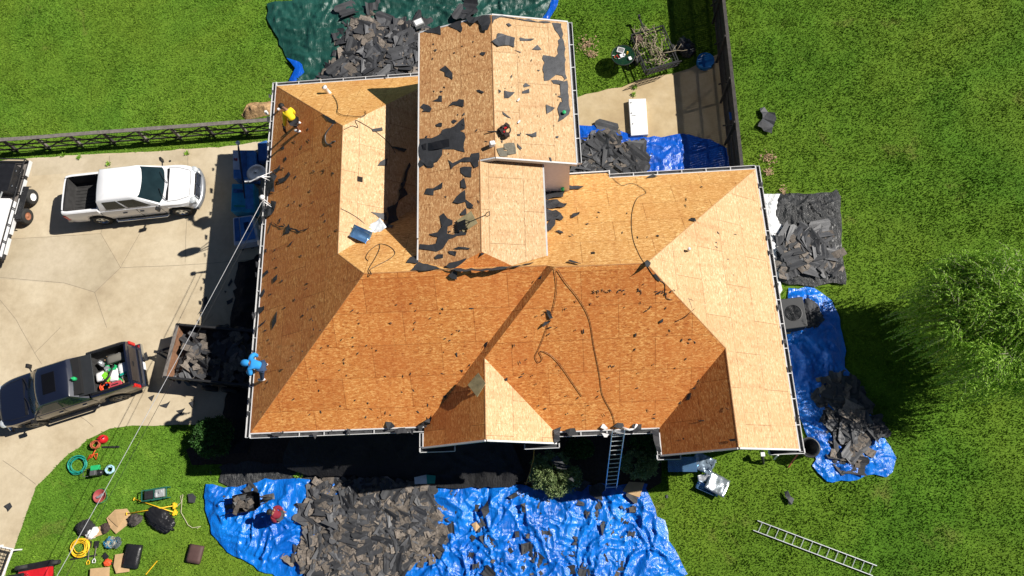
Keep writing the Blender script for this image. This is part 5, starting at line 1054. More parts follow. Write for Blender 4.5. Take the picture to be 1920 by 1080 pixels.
c = on(507, 384, PL['W'], .02); ms = thing('service_mast', 'white service mast and weatherhead at the left eave where the overhead cable lands', 'cable mast', tuple(c)); e = PR(492, 371, 3.75)
mb = MB(); mb.tube([PR(496, 400, 2.6), PR(493, 385, 3.2), e], .035, 8); mb.lathe(tuple(e), [(.05, -.05), (.11, 0), (.11, .08), (.05, .14), (0, .15)], 12); put(mb.build('mast', WHITEP, None, True), ms)
mb = MB(); mb.tube([e, PR(507, 384, 3.2)], .02, 6); mb.tube([PR(494, 378, 3.5), PR(510, 389, 3.1)], .02, 6); put(mb.build('stay', WHITEP, None, True), ms)
def wire(name, label, a, b, sag, r, m):
    pts = [a.lerp(b, t) - Vector((0, 0, sag * 4 * t * (1 - t))) for t in np.linspace(0, 1, 25)]; mb = MB(); mb.tube(pts, r, 5); return single(mb, name, label, 'cable', m, smooth=True)
ea = PR(491, 378, 3.6); eb = P(94, 1084, 3.3); wire('service_cable', 'pale twisted service cable running from the mast to the lower left corner', ea, eb + (eb - ea) * .8, .35, .012, mat('cable_grey', (.48, .48, .50), .5))
wire('service_cable', 'thinner dark cable just beside the pale service cable', ea + Vector((.05, 0, -.25)), P(120, 1084, 2.8) + (eb - ea) * .8, .3, .009, DARK)
# downspout scraps and things at the ladder head
mb = MB(); mb.tube([PR(1164, 801, 2.95), PR(1180, 806, 3.0), PR(1190, 804, 3.0), PR(1194, 795, 3.05)], .045, 8); single(mb, 'downspout_elbow', 'white curved downspout elbow on the front eave right of the ladder', 'downspout', WHITEP, smooth=True)
for q, l in (([(1126, 802), (1131, 793), (1140, 803), (1134, 806)], 'white torn flashing scrap on the eave left of the ladder'), ([(1128, 812), (1143, 813), (1138, 820), (1133, 820)], 'white torn flashing scrap hanging under the gutter left of the ladder'), ([(1152, 808), (1172, 808), (1170, 813), (1155, 812)], 'white flashing strip caught between the ladder rails')):
    scrap(q, None, l, z=3.02 + GZ, m=WHITE, name='flashing_scrap', cat='flashing scrap', lift=.05)
for q, l in (([(1150,800),(1158,793),(1168,794),(1170,800),(1160,804)], 'black felt scrap on the eave behind the ladder top'), ([(1185,798),(1192,790),(1203,795),(1202,806),(1192,812),(1186,808)], 'black felt clump around the white downspout elbow'), ([(1222,806),(1234,803),(1236,820),(1240,848),(1232,846),(1225,825)], 'black felt hanging in the corner of the right front gable'), ([(1060,806),(1078,803),(1082,815),(1066,817)], 'black felt clump in the front gutter right of the middle gable'),
             ([(1038,806),(1052,800),(1050,826),(1040,832)], 'grey felt clump at the right foot of the middle gable'), ([(723,790),(735,792),(742,800),(728,806)], 'black felt scrap on the front gutter left of the middle gable'), ([(738,806),(760,802),(765,812),(745,814)], 'black felt roll in the front gutter by the valley'), ([(586,812),(597,810),(592,824)], 'pointed felt scrap hanging from the long front gutter'), ([(508,812),(530,811),(526,818),(512,818)], 'felt scrap near the left end of the long front gutter')):
    scrap(q, None, l, z=3.0 + GZ, m=FELTG if 'grey' in l else FELT, lift=.1)
rg = random.Random(8)
for k in range(46):
    side = rg.choice('WWWEENS'); 
    u, v = {'W': lambda: (512 - 47 * (t := rg.random()) + rg.uniform(-6, 1), 170 + 640 * t), 'E': lambda: (1420 + 82 * (t := rg.random()) + rg.uniform(-1, 5), 330 + 500 * t), 'N': lambda: (rg.uniform(560, 1400), 0), 'S': lambda: (rg.uniform(480, 780), rg.uniform(808, 815))}[side]()
    if side == 'N': v = 150 - (u - 560) * .04 if u < 785 else 316; 
    if side == 'N' and 785 <= u < 1145: continue
    s1 = rg.uniform(2, 6); scrap([(u - s1 * .5, v - s1), (u + s1 * .6, v - s1 * .7), (u + s1 * .4, v + s1), (u - s1 * .4, v + s1 * .8)], None, 'black felt scrap caught in a gutter of the main roof', z=2.97 + GZ, group='felt scraps caught in the gutters', lift=.06)
# ================================================================== THINGS ON THE GROUND, WEST
def pallet(label, quad, h, m, panels):
    q = PP(quad, h); c = sum(q, Vector()) / 4; t = thing('wrapped_pallet', label, 'pallet', (c.x, c.y, .012), 0, None)
    b = MB(); qq = [Vector((p.x, p.y, .14)) for p in q]; b.prism(qq, (0, 0, h - .14)); put(b.build('shingle_stack', m, bevel=.05), t)
    b = MB()
    for k in range(3): b.beam(Vector((qq[0].lerp(qq[1], .1 + .4 * k).x, qq[0].lerp(qq[1], .1 + .4 * k).y, .08)), Vector((qq[3].lerp(qq[2], .1 + .4 * k).x, qq[3].lerp(qq[2], .1 + .4 * k).y, .08)), .12, .14)
    put(b.build('skid', WOODG), t)
    for nm, m_, a0, a1, b0, b1 in panels:
        def f(a, b_): return q[0].lerp(q[1], a).lerp(q[3].lerp(q[2], a), b_) + Vector((0, 0, .012))
        b = MB(); b.prism([f(a0, b0), f(a1, b0), f(a1, b1), f(a0, b1)], (0, 0, .012)); put(b.build(nm, m_), t)
    return t
WB = mat('wrap_blue', (.06, .22, .55), .3, 0, .35, 2.5, .6, 6); WB2 = mat('wrap_deep_blue', (.04, .13, .36), .3, 0, .4, 2.5, .6, 6); WT = mat('wrap_teal', (.02, .30, .50), .3, 0, .3, 3, .6, 6); WW = mat('wrap_white', (.6, .62, .68), .3, 0, .2, 3, .6, 6)
pallet('blue and white wrapped pallet of shingles, the rearmost along the driveway wall', [(436, 281), (478, 281), (480, 336), (437, 334)], .75, WB, [('wrap_panel', WW, .02, .30, .02, .70), ('red_print', RED, .05, .22, .30, .40), ('wrap_fold', WB2, .42, .62, .05, .95)])
pallet('teal blue wrapped pallet of shingles, the middle one along the driveway wall', [(434, 344), (476, 344), (478, 398), (432, 396)], .75, WT, [('wrap_fold', WB2, .1, .5, .2, .34), ('wrap_fold', WB, .62, .95, .05, .9), ('green_print', TEAL, .15, .6, .78, .84), ('wrap_fold', DARK, .25, .55, .25, .33)])
pallet('pale blue wrapped pallet with dark print, the nearest along the driveway wall', [(436, 408), (474, 402), (486, 452), (438, 460)], .75, WW, [('print_panel', WB2, .08, .30, .05, .88), ('wrap_panel', WB, .34, .9, .06, .9), ('dark_print', DARK, .50, .74, .25, .62)])
pallet('blue wrapped bundle of shingles half under the left eave behind the others', [(482, 268), (500, 262), (502, 298), (484, 302)], .6, WB2, [])
mb = MB(); pa, pb = P(446, 268, 1.2), P(459, 372, 1.05); mb.tube([pa, pa.lerp(pb, .12), pa.lerp(pb, .3), pb], [.02, .05, .055, .03], 8); mb.lathe(tuple(pa), [(.0, -.1), (.1, -.05), (.11, .03), (.05, .1), (0, .1)], 10, mi=1); single(mb, 'closed_umbrella', 'long dark blue closed umbrella with a white knob lying over the wrapped pallets', 'umbrella', [mat('navy_cloth', (.01, .02, .06), .6), WHITEP], smooth=True)
mb = MB(); mb.box((0, 0, .1), (.12, .12, .25)); o = single(mb, 'junction_box', 'small white utility box by the fence end at the left wall', 'utility box', WHITEP, .02); o.location = P(501, 213, 1.3)
v, f = tri_fill([(p.x, p.y) for p in rough_poly(PP([(455, 215), (465, 200), (480, 194), (512, 192), (512, 214), (480, 222), (460, 224)]), .2, .1)], .09, 5); d_ = edist(v[:, 0], v[:, 1], [tuple(p)[:2] for p in PP([(455, 215), (465, 200), (480, 194), (512, 192), (512, 214), (480, 222), (460, 224)])])
tag(npmesh('dirt_mound', np.stack([v[:, 0], v[:, 1], .01 + .8 * np.minimum(d_, .5) + .3 * np.minimum(d_ * 3, 1) * fbm(v[:, 0] * 5, v[:, 1] * 5)], 1), f, SOIL, None, True), 'small mound of tan dirt behind the fence at the rear left corner', 'dirt mound')
def g3(x, y, z=.05): return P(x / 3.6, 780 + y / 3.6, z)
def at(o, p, rz=0): o.location = p; o.rotation_euler.z = rz; return o
mb = MB(); mb.tube(coil((0, 0, 0), .38, .015, 6, seed=1, flat=.12), .016, 5); at(single(mb, 'hose_coil', 'teal coiled air hose on the grass by the driveway curb', 'hose', TEAL, smooth=True), g3(532, 332))
mb = MB(); mb.tube(coil((0, 0, 0), .34, .015, 8, jit=.5, seed=2, flat=.14), .017, 5); at(single(mb, 'hose_coil', 'yellow coiled hose on the grass beside the shovels', 'hose', YELLOW, smooth=True), g3(548, 888))
t = thing('gas_can', 'round red gas can on the grass next to orange cords', 'gas can', tuple(g3(708, 158, 0))); mb = MB(); mb.lathe((0, 0, 0), [(0, 0), (.17, 0), (.19, .06), (.19, .24), (.13, .33), (0, .35)], 18); mb.build('can', RED, t, True); mb = MB(); mb.tube([(.05, 0, .33), (.16, .05, .42), (.22, .08, .40)], .025, 7); mb.build('spout', BLACKP, t); mb = MB(); mb.tube([(-.12, 0, .33), (-.1, 0, .4), (.03, 0, .4), (.05, 0, .34)], .018, 6); mb.build('handle', RED, t)
mb = MB(); mb.tube(coil((0, 0, .05), .18, .02, 5, seed=4, flat=.2), .022, 5); at(single(mb, 'cord_coil', 'orange cord coil touching the red gas can', 'cord', mat('dark_orange', (.42, .10, .04), .5), smooth=True), g3(662, 195))
mb = MB(); mb.tube([(.1, .2, .05), (0, 0, .08), (-.1, -.25, .05), (-.22, -.3, .04), (-.05, -.1, .07), (.12, -.35, .05), (.15, -.1, .06), (-.2, -.15, .06), (-.3, -.38, .04)], .02, 5); at(single(mb, 'extension_cord', 'loose orange cord trailing on grass below the gas can', 'cord', ORANGE, smooth=True), g3(645, 240))
mb = MB(); mb.beam(g3(690, 210, .05), g3(806, 208, .05), .08, .03); single(mb, 'pry_bar', 'dark flat bar on the grass right of the orange coil', 'pry bar', DARK, .01)
t = thing('air_compressor', 'black and green air compressor on the grass below the teal hose', 'compressor', tuple(g3(672, 372, 0)), .1); mb = MB(); mb.lathe((0, 0, 0), [(0, -.3), (.1, -.28), (.13, -.2), (.13, .2), (.1, .28), (0, .3)], 16, M=Matrix.Translation((0, -.1, .2)) @ Matrix.Rotation(math.pi / 2, 4, 'Y')); mb.build('tank', BLACKP, t, True); mb = MB(); mb.box((.05, .12, .38), (.42, .22, .12)); mb.build('shroud', GREEN, t, bevel=.03); mb = MB(); mb.box((-.02, -.1, .40), (.25, .22, .16)); mb.build('pump', mat('grey_pump', (.2, .2, .2), .4, .6), t, bevel=.02); mb = MB(); mb.tube([(-.3, -.2, .3), (-.45, -.2, .45), (-.45, .1, .45), (-.3, .1, .3)], .016); mb.build('handle', DARK, t)
mb = MB(); mb.tube(coil((0, 0, .05), .17, .02, 5, seed=6, flat=.18), .03, 6); at(single(mb, 'hose_coil', 'pale blue coiled hose beside the compressor', 'hose', mat('pale_blue', (.38, .62, .72), .5), smooth=True), g3(758, 362))
t = thing('wash_basin', 'round red basin ringed by a green hose, crossed by the cable on the grass', 'basin', tuple(g3(686, 540, 0))); mb = MB(); mb.lathe((0, 0, 0), [(0, .05), (.18, .05), (.27, .18), (.29, .18), (.2, .02), (0, .02)], 20); mb.build('basin', mat('dull_red', (.32, .06, .06), .5), t, True); mb = MB(); mb.tube([(.31 * math.cos(a), .31 * math.sin(a), .1 + .05 * math.sin(3 * a)) for a in np.linspace(0, 6.2, 24)], .022, 5); mb.build('hose', mat('dark_green', (.03, .14, .06), .5), t, True); mb = MB(); mb.box((.05, .02, .12), (.2, .1, .1), .6); mb.box((-.08, -.05, .12), (.12, .1, .1), .2); mb.build('rag', mat('greyrag', (.2, .2, .22), .9), t, bevel=.02)
t = thing('generator', 'long dark green and grey generator on the lawn above the yellow tools', 'generator', tuple(g3(1072, 528, 0)), .12)
mb = MB()
for y in (-.22, .22): mb.tube([(-.55, y, .05), (-.55, y, .38), (.55, y, .38), (.55, y, .05), (-.55, y, .05)], .022, 6)
for x in (-.55, 0, .55): mb.beam((x, -.22, .38), (x, .22, .38), .03, .03)
mb.build('frame', mat('gen_green', (.02, .12, .09), .4), t); mb = MB(); mb.box((-.2, 0, .26), (.5, .36, .22)); mb.build('engine', DARK, t, bevel=.03); mb = MB(); mb.box((.25, 0, .30), (.4, .34, .2)); mb.box((.3, .05, .43), (.15, .12, .05), .3); mb.box((.1, -.05, .43), (.1, .2, .04)); mb.build('cover', mat('silver_grey', (.5, .52, .52), .35, .4), t, bevel=.03)
def ytool(label, a, b):
    t = thing('long_tool', label, 'shingle remover', tuple((a + b) / 2)); d = (b - a).normalized(); s_ = Vector((-d.y, d.x, 0)); k = MB(); k.tube([a, b], .022, 7); put(k.build('handle', YELLOW, None, True), t)
    k = MB(); k.beam(b - s_ * .13 - d * .02, b + s_ * .13 - d * .02, .10, .06); k.beam(b + d * .02, b + d * .12, .16, .03); put(k.build('head', YELLOW, None, bevel=.01), t); k = MB(); k.tube([a - s_ * .06, a + s_ * .06], .03, 7); put(k.build('grip', YELLOW), t)
ytool('yellow long handled tool, the upper left end of the crossed pair pointing to the generator', g3(905, 560, .08), g3(1180, 652, .08))
ytool('yellow long handled tool resting on the cardboard, lower one of the crossed pair', g3(855, 660, .14), g3(1178, 605, .14))
def flat(name, label, cat, pts, m, z=.05, th=.012, fn=g3, crease=True):
    q = [fn(a, b, z) for a, b in pts]; c = sum(q, Vector()) / len(q); mb = MB(); rg = random.Random(len(label or '')); q = [p + Vector((0, 0, rg.uniform(0, .06))) for p in q]
    for i in range(len(q)): mb.prism([q[i], q[(i + 1) % len(q)], c + Vector((0, 0, .05))], (0, 0, th))
    return single(mb, name, label, cat, m)
flat('cardboard_sheet', 'large tan cardboard sheet under the end of a yellow tool', 'cardboard', [(725, 690), (780, 632), (860, 625), (885, 660), (865, 735), (790, 795), (748, 755)], CARD, .04)
flat('cardboard_sheet', 'smaller tan cardboard laid over the large sheet', 'cardboard', [(732, 688), (785, 640), (850, 660), (800, 750)], mat('card2', (.46, .30, .15), .8), .11)
flat('cardboard_sheet', 'upright tan cardboard piece between the black case and the orange tools', 'cardboard', [(780, 935), (868, 922), (875, 1050), (790, 1062), (772, 1010)], CARD, .1)
flat('cardboard_sheet', 'cardboard piece cut by the bottom edge below the yellow coil', 'cardboard', [(612, 1030), (745, 1018), (740, 1090), (612, 1095)], CARD, .2)
flat('cardboard_sheet', 'tan cardboard scrap among white rags above the yellow coil', 'cardboard', [(640, 770), (690, 735), (695, 800), (600, 835), (570, 830)], CARD, .05)
def lump(name, label, cat, c, d, rz, m, seed=0, n=3, amp=.25, shiny=True):
    bm = bmesh.new(); bmesh.ops.create_icosphere(bm, subdivisions=5, radius=1); me = bpy.data.meshes.new(name)
    co = np.array([v.co[:] for v in bm.verts]); r = 1 + amp * (folds(co[:, 0] * 1.6 + seed, co[:, 1] * 1.6 + co[:, 2], .4, seed, 1.6) - .25) + .25 * (vn(co[:, 0] * 1.7 + 5, co[:, 1] * 1.7 + seed, seed) - .5)
    for v_, k in zip(bm.verts, r): v_.co = Vector((v_.co.x * k * d[0] / 2, v_.co.y * k * d[1] / 2, max(0, (v_.co.z * k * .5 + .42) * d[2])))
    bm.to_mesh(me); bm.free(); me.materials.append(m)
    for p in me.polygons: p.use_smooth = True
    o = bpy.data.objects.new(name, me); COL.objects.link(o); o.location = c; o.rotation_euler.z = rz; return tag(o, label, cat)
lump('trash_bag', 'large shiny black plastic bag collapsed on the lawn under the yellow tools', 'trash bag', g3(1095, 705, 0), (1.45, .72, .28), -.5, BLACKP, 3, amp=.6)
lump('work_bag', 'small grey brown bag between the cardboard and the shiny black bag', 'bag', g3(922, 702, 0), (.58, .48, .3), .3, mat('greybag', (.06, .05, .045), .7, 0, .6, 5), 5, amp=.6)
lump('work_bag', 'black cloth bag left of the white rags on the grass', 'bag', g3(585, 752, 0), (.7, .6, .3), .2, mat('black_cloth', (.018, .018, .02), .85, 0, .4, 5), 7, amp=.6)
lump('rag_pile', 'white and grey rags between the black bag and the cardboard', 'rags', g3(632, 785, 0), (.5, .42, .2), .8, WHITEP, 9, amp=.9)
lump('work_bag', 'small dark brown bag below the left tip of the large cardboard', 'bag', g3(722, 758, 0), (.36, .42, .22), .1, mat('brownbag', (.05, .03, .025), .8), 11, amp=.6)
bag('tool_case', 'black soft case on the grass right of the upright cardboard', 'case', g3(905, 945, 0), (.70, .95, .24), -.12, BLACKP)
bag('canvas_bag', 'brown padded bag alone on the lawn left of the blue tarp', 'bag', g3(1325, 930, 0), (.62, .72, .2), -.18, mat('maroon_brown', (.085, .045, .04), .7))
for k, (m_, l, dx) in enumerate(((mat('ropeblue', (.03, .22, .38), .7), 'tangled blue rope on the grass above the black case', 0), (mat('ropewhite', (.50, .46, .34), .8), 'tangled cream rope mixed with the blue rope', .06), (mat('ropegrey', (.10, .13, .15), .7), 'tangled grey green rope right of the blue rope', .3))):
    rg = random.Random(k); mb = MB(); pts = []; x = y = 0
    for i in range(170): a = i * .9 + rg.uniform(-1, 1); pts.append(Vector((dx + (.33 - k * .05) * math.cos(a) * rg.uniform(.3, 1), -.02 + .26 * math.sin(a) * rg.uniform(.3, 1), .04 + rg.uniform(0, .16))))
    mb.tube(pts, .011, 4); at(single(mb, 'rope_tangle', l, 'rope', m_, smooth=True), g3(755, 850))
def shovel(label, a, b, m, D=YELLOW):
    t = thing('hand_shovel', label, 'shovel', tuple((a + b) / 2)); d = (b - a).normalized(); s_ = Vector((-d.y, d.x, 0)); k = MB(); k.tube([a, b - d * .1], .018, 6); put(k.build('shaft', m), t)
    k = MB(); k.tube([b - d * .12, b - s_ * .07 - d * .02, b - s_ * .06 + d * .06, b + s_ * .06 + d * .06, b + s_ * .07 - d * .02, b - d * .12], .016, 5); put(k.build('handle', D), t)
    k = MB(); k.beam(a - d * .22, a + d * .05, .2, .02); put(k.build('blade', DARK), t)
shovel('shovel with a yellow D handle pointing down, left of the pair by the yellow coil', g3(602, 880, .08), g3(594, 990, .08), WOODG)
shovel('shovel with a white D handle, right of the pair by the yellow coil', g3(650, 880, .1), g3(634, 980, .1), WOODG, WHITEP)
shovel('shovel with an orange handle lying between the two cardboard pieces', g3(720, 955, .08), g3(802, 1042, .12), DARK, ORANGE)
mb = MB(); mb.beam(g3(475, 968, .06), g3(655, 938, .06), .06, .03); single(mb, 'long_bar', 'dark bar lying across below the yellow coil', 'pry bar', DARK)
lump('orange_tool', 'orange blower on the grass beside the bottom cardboard', 'blower', g3(735, 990, 0), (.3, .28, .2), 0, ORANGE, 17, amp=.6)
mb = MB(); mb.beam(g3(985, 1070, .05), g3(1062, 978, .05), .035, .02); single(mb, 'yellow_level', 'thin yellow stick lying alone at the bottom of the lawn', 'stick', YELLOW)
mb = MB(); mb.tube([g3(*p, .06) for p in ((1190, 615), (1225, 580), (1218, 540), (1235, 530), (1228, 580), (1222, 650), (1245, 690), (1270, 735), (1300, 755), (1355, 745), (1330, 760))], .012, 4); single(mb, 'string', 'pale string trailing over grass right of the yellow tools', 'string', mat('strings', (.6, .55, .38), .8))
mb = MB(); mb.lathe((0, 0, 0), [(0, 0), (.06, 0), (.05, .03), (0, .04)], 8); at(single(mb, 'puck', 'small dark disc on the concrete above the white truck hood', 'disc', DARK), P(319, 302, .02))
# wheelbarrow and front tarp things
t = thing('wheelbarrow', 'black wheelbarrow heaped with shingles on the left part of the front blue tarp', 'wheelbarrow', tuple(P(474, 942, .1)), .15)
mb = MB(); out = [(-.55, -.36), (.35, -.40), (.6, -.25), (.6, .25), (.35, .40), (-.55, .36)]; b = len(mb.v)
mb.v += [(x * .7, y * .7, .32) for x, y in out] + [(x, y, .72) for x, y in out] + [(x * 1.04, y * 1.04, .72) for x, y in out] + [(x * .74, y * .74, .30) for x, y in out]
for i in range(6):
    j = (i + 1) % 6
    for a in (0, 6, 12): mb.f.append((a + i, a + j, a + 6 + j, a + 6 + i)); mb.m.append(0)
mb.f += [(0, 1, 2, 3, 4, 5), (18, 19, 20, 21, 22, 23)]; mb.m += [0, 0]; mb.build('tray', BLACKP, t)
mb = MB(); mb.lathe((0, 0, 0), [(.08, .05), (.19, .05), (.2, 0), (.19, -.05), (.08, -.05)], 18, axis='Y'); o = mb.build('wheel', RUBBER, t, True); o.location = (.72, 0, .2)
for s_ in (-1, 1):
    mb = MB(); mb.tube([(.75, s_ * .1, .2), (0, s_ * .25, .3), (-1.0, s_ * .3, .55)], .022, 6); mb.tube([(-.35, s_ * .27, .36), (-.45, s_ * .27, .02)], .018, 5); mb.build('handle', DARK, t, True)
WM = Matrix.Translation(t.location) @ Matrix.Rotation(.15, 4, 'Z')
for k in range(9): shingle(WM @ Vector((random.uniform(-.35, .4), random.uniform(-.2, .2), .66 + k * .022)), (random.gauss(0, .25), random.gauss(0, .25), random.uniform(0, 6)), 'torn shingle piled in the black wheelbarrow', 'shingles in the wheelbarrow', sc=.65)
flat('package', 'white and teal shingle wrapper lying at the top of the front heap', 'wrapper', [(777, 895), (800, 890), (817, 892), (816, 906), (778, 908)], WHITEP, .35, fn=lambda a, b, z: P(a, b, z)); flat('wrapper_band', None, None, [(800, 890), (817, 892), (816, 906), (801, 907)], TEAL, .37, fn=lambda a, b, z: P(a, b, z)); 
_w = COL.objects['wrapper_band']; put(_w, COL.objects['package'])
flat('cardboard_sheet', 'cardboard sheet at the ladder foot beside the right front shrub', 'cardboard', [(1167, 921), (1179, 903), (1208, 905), (1199, 933)], CARD, .18, fn=lambda a, b, z: P(a, b, z))
flat('paver_piece', 'small tan board piece on the front tarp right of the heap', 'board', [(884, 983), (893, 978), (900, 988), (892, 997)], CARD, .25, fn=lambda a, b, z: P(a, b, z))
mb = MB(); mb.tube([P(1002, 838, 1.6), P(1000, 862, 1.1), P(994, 885, .6), P(986, 908, .25)], .02, 6); single(mb, 'yellow_hose', 'yellow hose hanging down over the black sheeting beside the round shrub', 'hose', mat('hose_ochre', (.55, .28, .03), .5), smooth=True)
for q, l in (([(1104,912),(1125,905),(1138,912),(1128,925),(1130,940),(1118,935),(1106,928)], 'large black felt sheet on the front tarp just left of the ladder foot'), ([(1075,918),(1095,900),(1108,905),(1090,922)], 'black felt sheet on the front tarp below the round shrub'), ([(902,955),(915,938),(918,960),(908,972)], 'oval black felt piece on the upper part of the front tarp'), ([(953,932),(968,922),(972,930),(960,936)], 'small dark felt piece at the upper edge of the front tarp'), ([(977,945),(985,943),(986,962),(979,960)], 'narrow dark felt piece on the front tarp under the round shrub')):
    scrap(q, None, l, z=.3, lift=.12)
# ================================================================== EAST SIDE / PATIO
GREY = mat('unit_grey', (.02, .021, .023), .6, 0, .12, 5)
q = PP([(1462, 561), (1505, 556), (1515, 612), (1470, 618)], .85); c = sum(q, Vector()) / 4; t = thing('ac_unit', 'square grey air conditioning unit with a round fan beside the right wall', 'air conditioner', (c.x, c.y, 0), 0)
mb = MB(); mb.prism([Vector((p.x, p.y, .08)) for p in q], (0, 0, .77)); put(mb.build('cabinet', GREY, bevel=.03), t); mb = MB(); mb.lathe((c.x, c.y, .862), [(.36, 0), (.36, .015), (.34, .02), (.34, .0)], 30); 
for k in range(10): mb.lathe((c.x, c.y, .868), [(.04 + k * .03, 0), (.048 + k * .03, .008), (.056 + k * .03, 0)], 26)
put(mb.build('fan_grille', DARK), t); mb = MB()
for k in range(4): a = k * math.pi / 2 + .4; mb.beam((c.x, c.y, .845), (c.x + .3 * math.cos(a), c.y + .3 * math.sin(a), .862), .14, .01)
put(mb.build('fan', BLACKP), t); mb = MB(); mb.prism([Vector((p.x, p.y, .012)) + (Vector((p.x, p.y, 0)) - Vector((c.x, c.y, 0))) * .1 for p in q], (0, 0, .07)); put(mb.build('pad', CONC2), t)
mb = MB(); mb.tube([c + Vector((.5, -.3, -.5)), c + Vector((.75, -.5, -.75)), c + Vector((.6, -.75, -.8)), c + Vector((.3, -.55, -.75))], .035, 6); put(mb.build('refrigerant_line', BLACKP, None, True), t)
lump('felt_pile', 'black felt heap tucked right of the grey cooling unit', 'felt pile', P(1518, 590, 0), (.9, 1.2, .35), .2, FELT, 21, amp=.6)
t = thing('trash_can', 'dark round bin showing past the front right corner of the house', 'bin', tuple(P(1506, 842, 0))); mb = MB(); mb.lathe((0, 0, 0), [(0, .02), (.3, .02), (.38, .8), (.42, .8), (.42, .86), (.36, .86), (.3, .7), (0, .1)], 24); mb.build('bin', mat('dull_black', (.03, .03, .03), .4), t, True); mb = MB(); mb.box((.42, 0, .75), (.06, .2, .04)); mb.build('handle', DARK, t)
mb = MB(); mb.tube([P(1496, 852, .5), P(1478, 876, .05)], .035, 6); single(mb, 'downspout_piece', 'terracotta coloured pipe leaning under the front right corner', 'pipe', mat('terracotta', (.45, .12, .06), .6))
mb = MB(); mb.tube([P(1459, 853, .7), P(1452, 861, .1)], .04, 6); single(mb, 'white_pipe', 'short white pipe stub under the right front eave return', 'pipe', WHITEP)
mb = MB(); mb.tube([P(1430, 846, .5), P(1430, 860, .4), P(1431, 869, .05)], .06, 8); mb.box(tuple(P(1430, 852, .55)), (.16, .16, .1), 0, 1); single(mb, 'yard_hydrant', 'dark hydrant with a white head below the right front gable', 'hydrant', [DARK, WHITEP], smooth=False)
q = PP([(1253, 858), (1303, 857), (1306, 884), (1254, 884)], .5); t = thing('sheet_metal_box', 'blue grey sheet metal box below the right front gable', 'metal box', tuple(sum(q, Vector()) / 4 * 1.0)); c = sum(q, Vector()) / 4
mb = MB(); mb.prism([Vector((p.x, p.y, .03)) for p in q], (0, 0, .45)); put(mb.build('box', BLUEM, bevel=.01), t); mb = MB(); mb.prism([p + (p - c) * .05 for p in q], (0, 0, .02)); put(mb.build('lid', BLUEM), t)
sheet_curve('plastic_film', 'crumpled clear film spilling off the blue grey metal box', 'plastic film', P(1318, 868, .3), .9, .7, .9, -.5, mat('clear_film', (.25, .32, .40), .15, .4), crinkle=.09, n=12)
sheet_curve('metal_sheet', 'shiny silver sheet bent over on the lawn right of the blue grey box', 'metal sheet', P(1345, 908, .25), .85, .8, .5, -.55, GALV, tiltx=-.25, crinkle=.03)
sheet_curve('metal_sheet', 'rolled silver sheet tucked under the shiny bent sheet', 'metal sheet', P(1326, 917, .1), .45, .95, 3.0, -.55 + 1.57 + .1, BLUEM, crinkle=.01)
sheet_curve('metal_sheet', 'small white metal flap between the box and the shiny bent sheet', 'metal sheet', P(1320, 897, .2), .5, .35, .3, .15, ALU, tiltx=.3)
mb = MB(); mb.box((0, 0, .02), (.1, .14, .04)); at(single(mb, 'pebble', 'single small grey stone on the lawn left of the silver sheet', 'stone', FELTG, .015), P(1250, 931, 0))
Zp = (1040, 0, 3.177)
def gp(x, y, z=0): return P(1040 + x / 3.177, y / 3.177, z)
c = gp(408, 328, .75); t = thing('patio_table', 'round dark glass patio table on the grass left of the branch trailer', 'table', (c.x, c.y, 0))
mb = MB(); mb.lathe((0, 0, .73), [(0, 0), (.56, 0), (.56, .012), (0, .012)], 36); gl = NT('table_glass'); gl.col((.01, .04, .02, 1)); gl.b.inputs['Alpha'].default_value = .75; gl = gl.set(.08, 0, .6); mb.build('tabletop', gl, t)
mb = MB(); mb.tube([(.575 * math.cos(a), .575 * math.sin(a), .735) for a in np.linspace(0, 2 * math.pi, 37)], .02, 6); mb.build('rim', DARK, t, True)
for k in range(4): a = k * math.pi / 2 + .5; mb = MB(); mb.tube([(.42 * math.cos(a), .42 * math.sin(a), .72), (.5 * math.cos(a), .5 * math.sin(a), 0)], .02, 6); mb.build('leg', DARK, t)
mb = MB(); 
for dx, dy, lx, ly in ((0, .13, .34, .03), (0, -.13, .34, .03), (.16, 0, .03, .28), (-.16, 0, .03, .28)): mb.box((dx, dy, .02), (lx, ly, .03))
mb.box((0, 0, .008), (.3, .24, .01), 0, 1); at(single(mb, 'picture_frame', 'white rectangular tray frame on the patio table', 'tray', [WHITEP, mat('traygrey', (.2, .2, .2), .5)]), gp(393, 300, .765), -.35)
mb = MB(); mb.box((0, 0, .04), (.2, .2, .07), .3); mb.lathe((.12, .02, 0), [(0, 0), (.05, 0), (.05, .12), (0, .14)], 10); at(single(mb, 'cup', 'white cups standing below the tray on the patio table', 'cup', WHITEP, .01), gp(400, 335, .75))
mb = MB(); mb.box((0, 0, .04), (.16, .2, .06), .3); at(single(mb, 'soap_dish', 'white oval dish near the lower right rim of the patio table', 'dish', WHITEP, .03), gp(448, 350, .75))
mb = MB(); mb.lathe((0, 0, 0), [(0, 0), (.045, 0), (.045, .14), (.02, .18), (0, .18)], 10); at(single(mb, 'bottle', 'small yellow bottle in the middle of the patio table', 'bottle', YELLOW), gp(432, 320, .75))
for k in range(8): mb = MB(); mb.box((0, 0, .02), (.1, .025, .025), .3 * k); at(single(mb, 'marker', 'small coloured stick among clutter at the left of the patio table', 'stick', random.choice([RED, WOODG, BLUEP, ORANGE, WHITEP]), group='sticks on the patio table'), gp(350 + k * 7, 332 + (k % 3) * 9, .76), k)
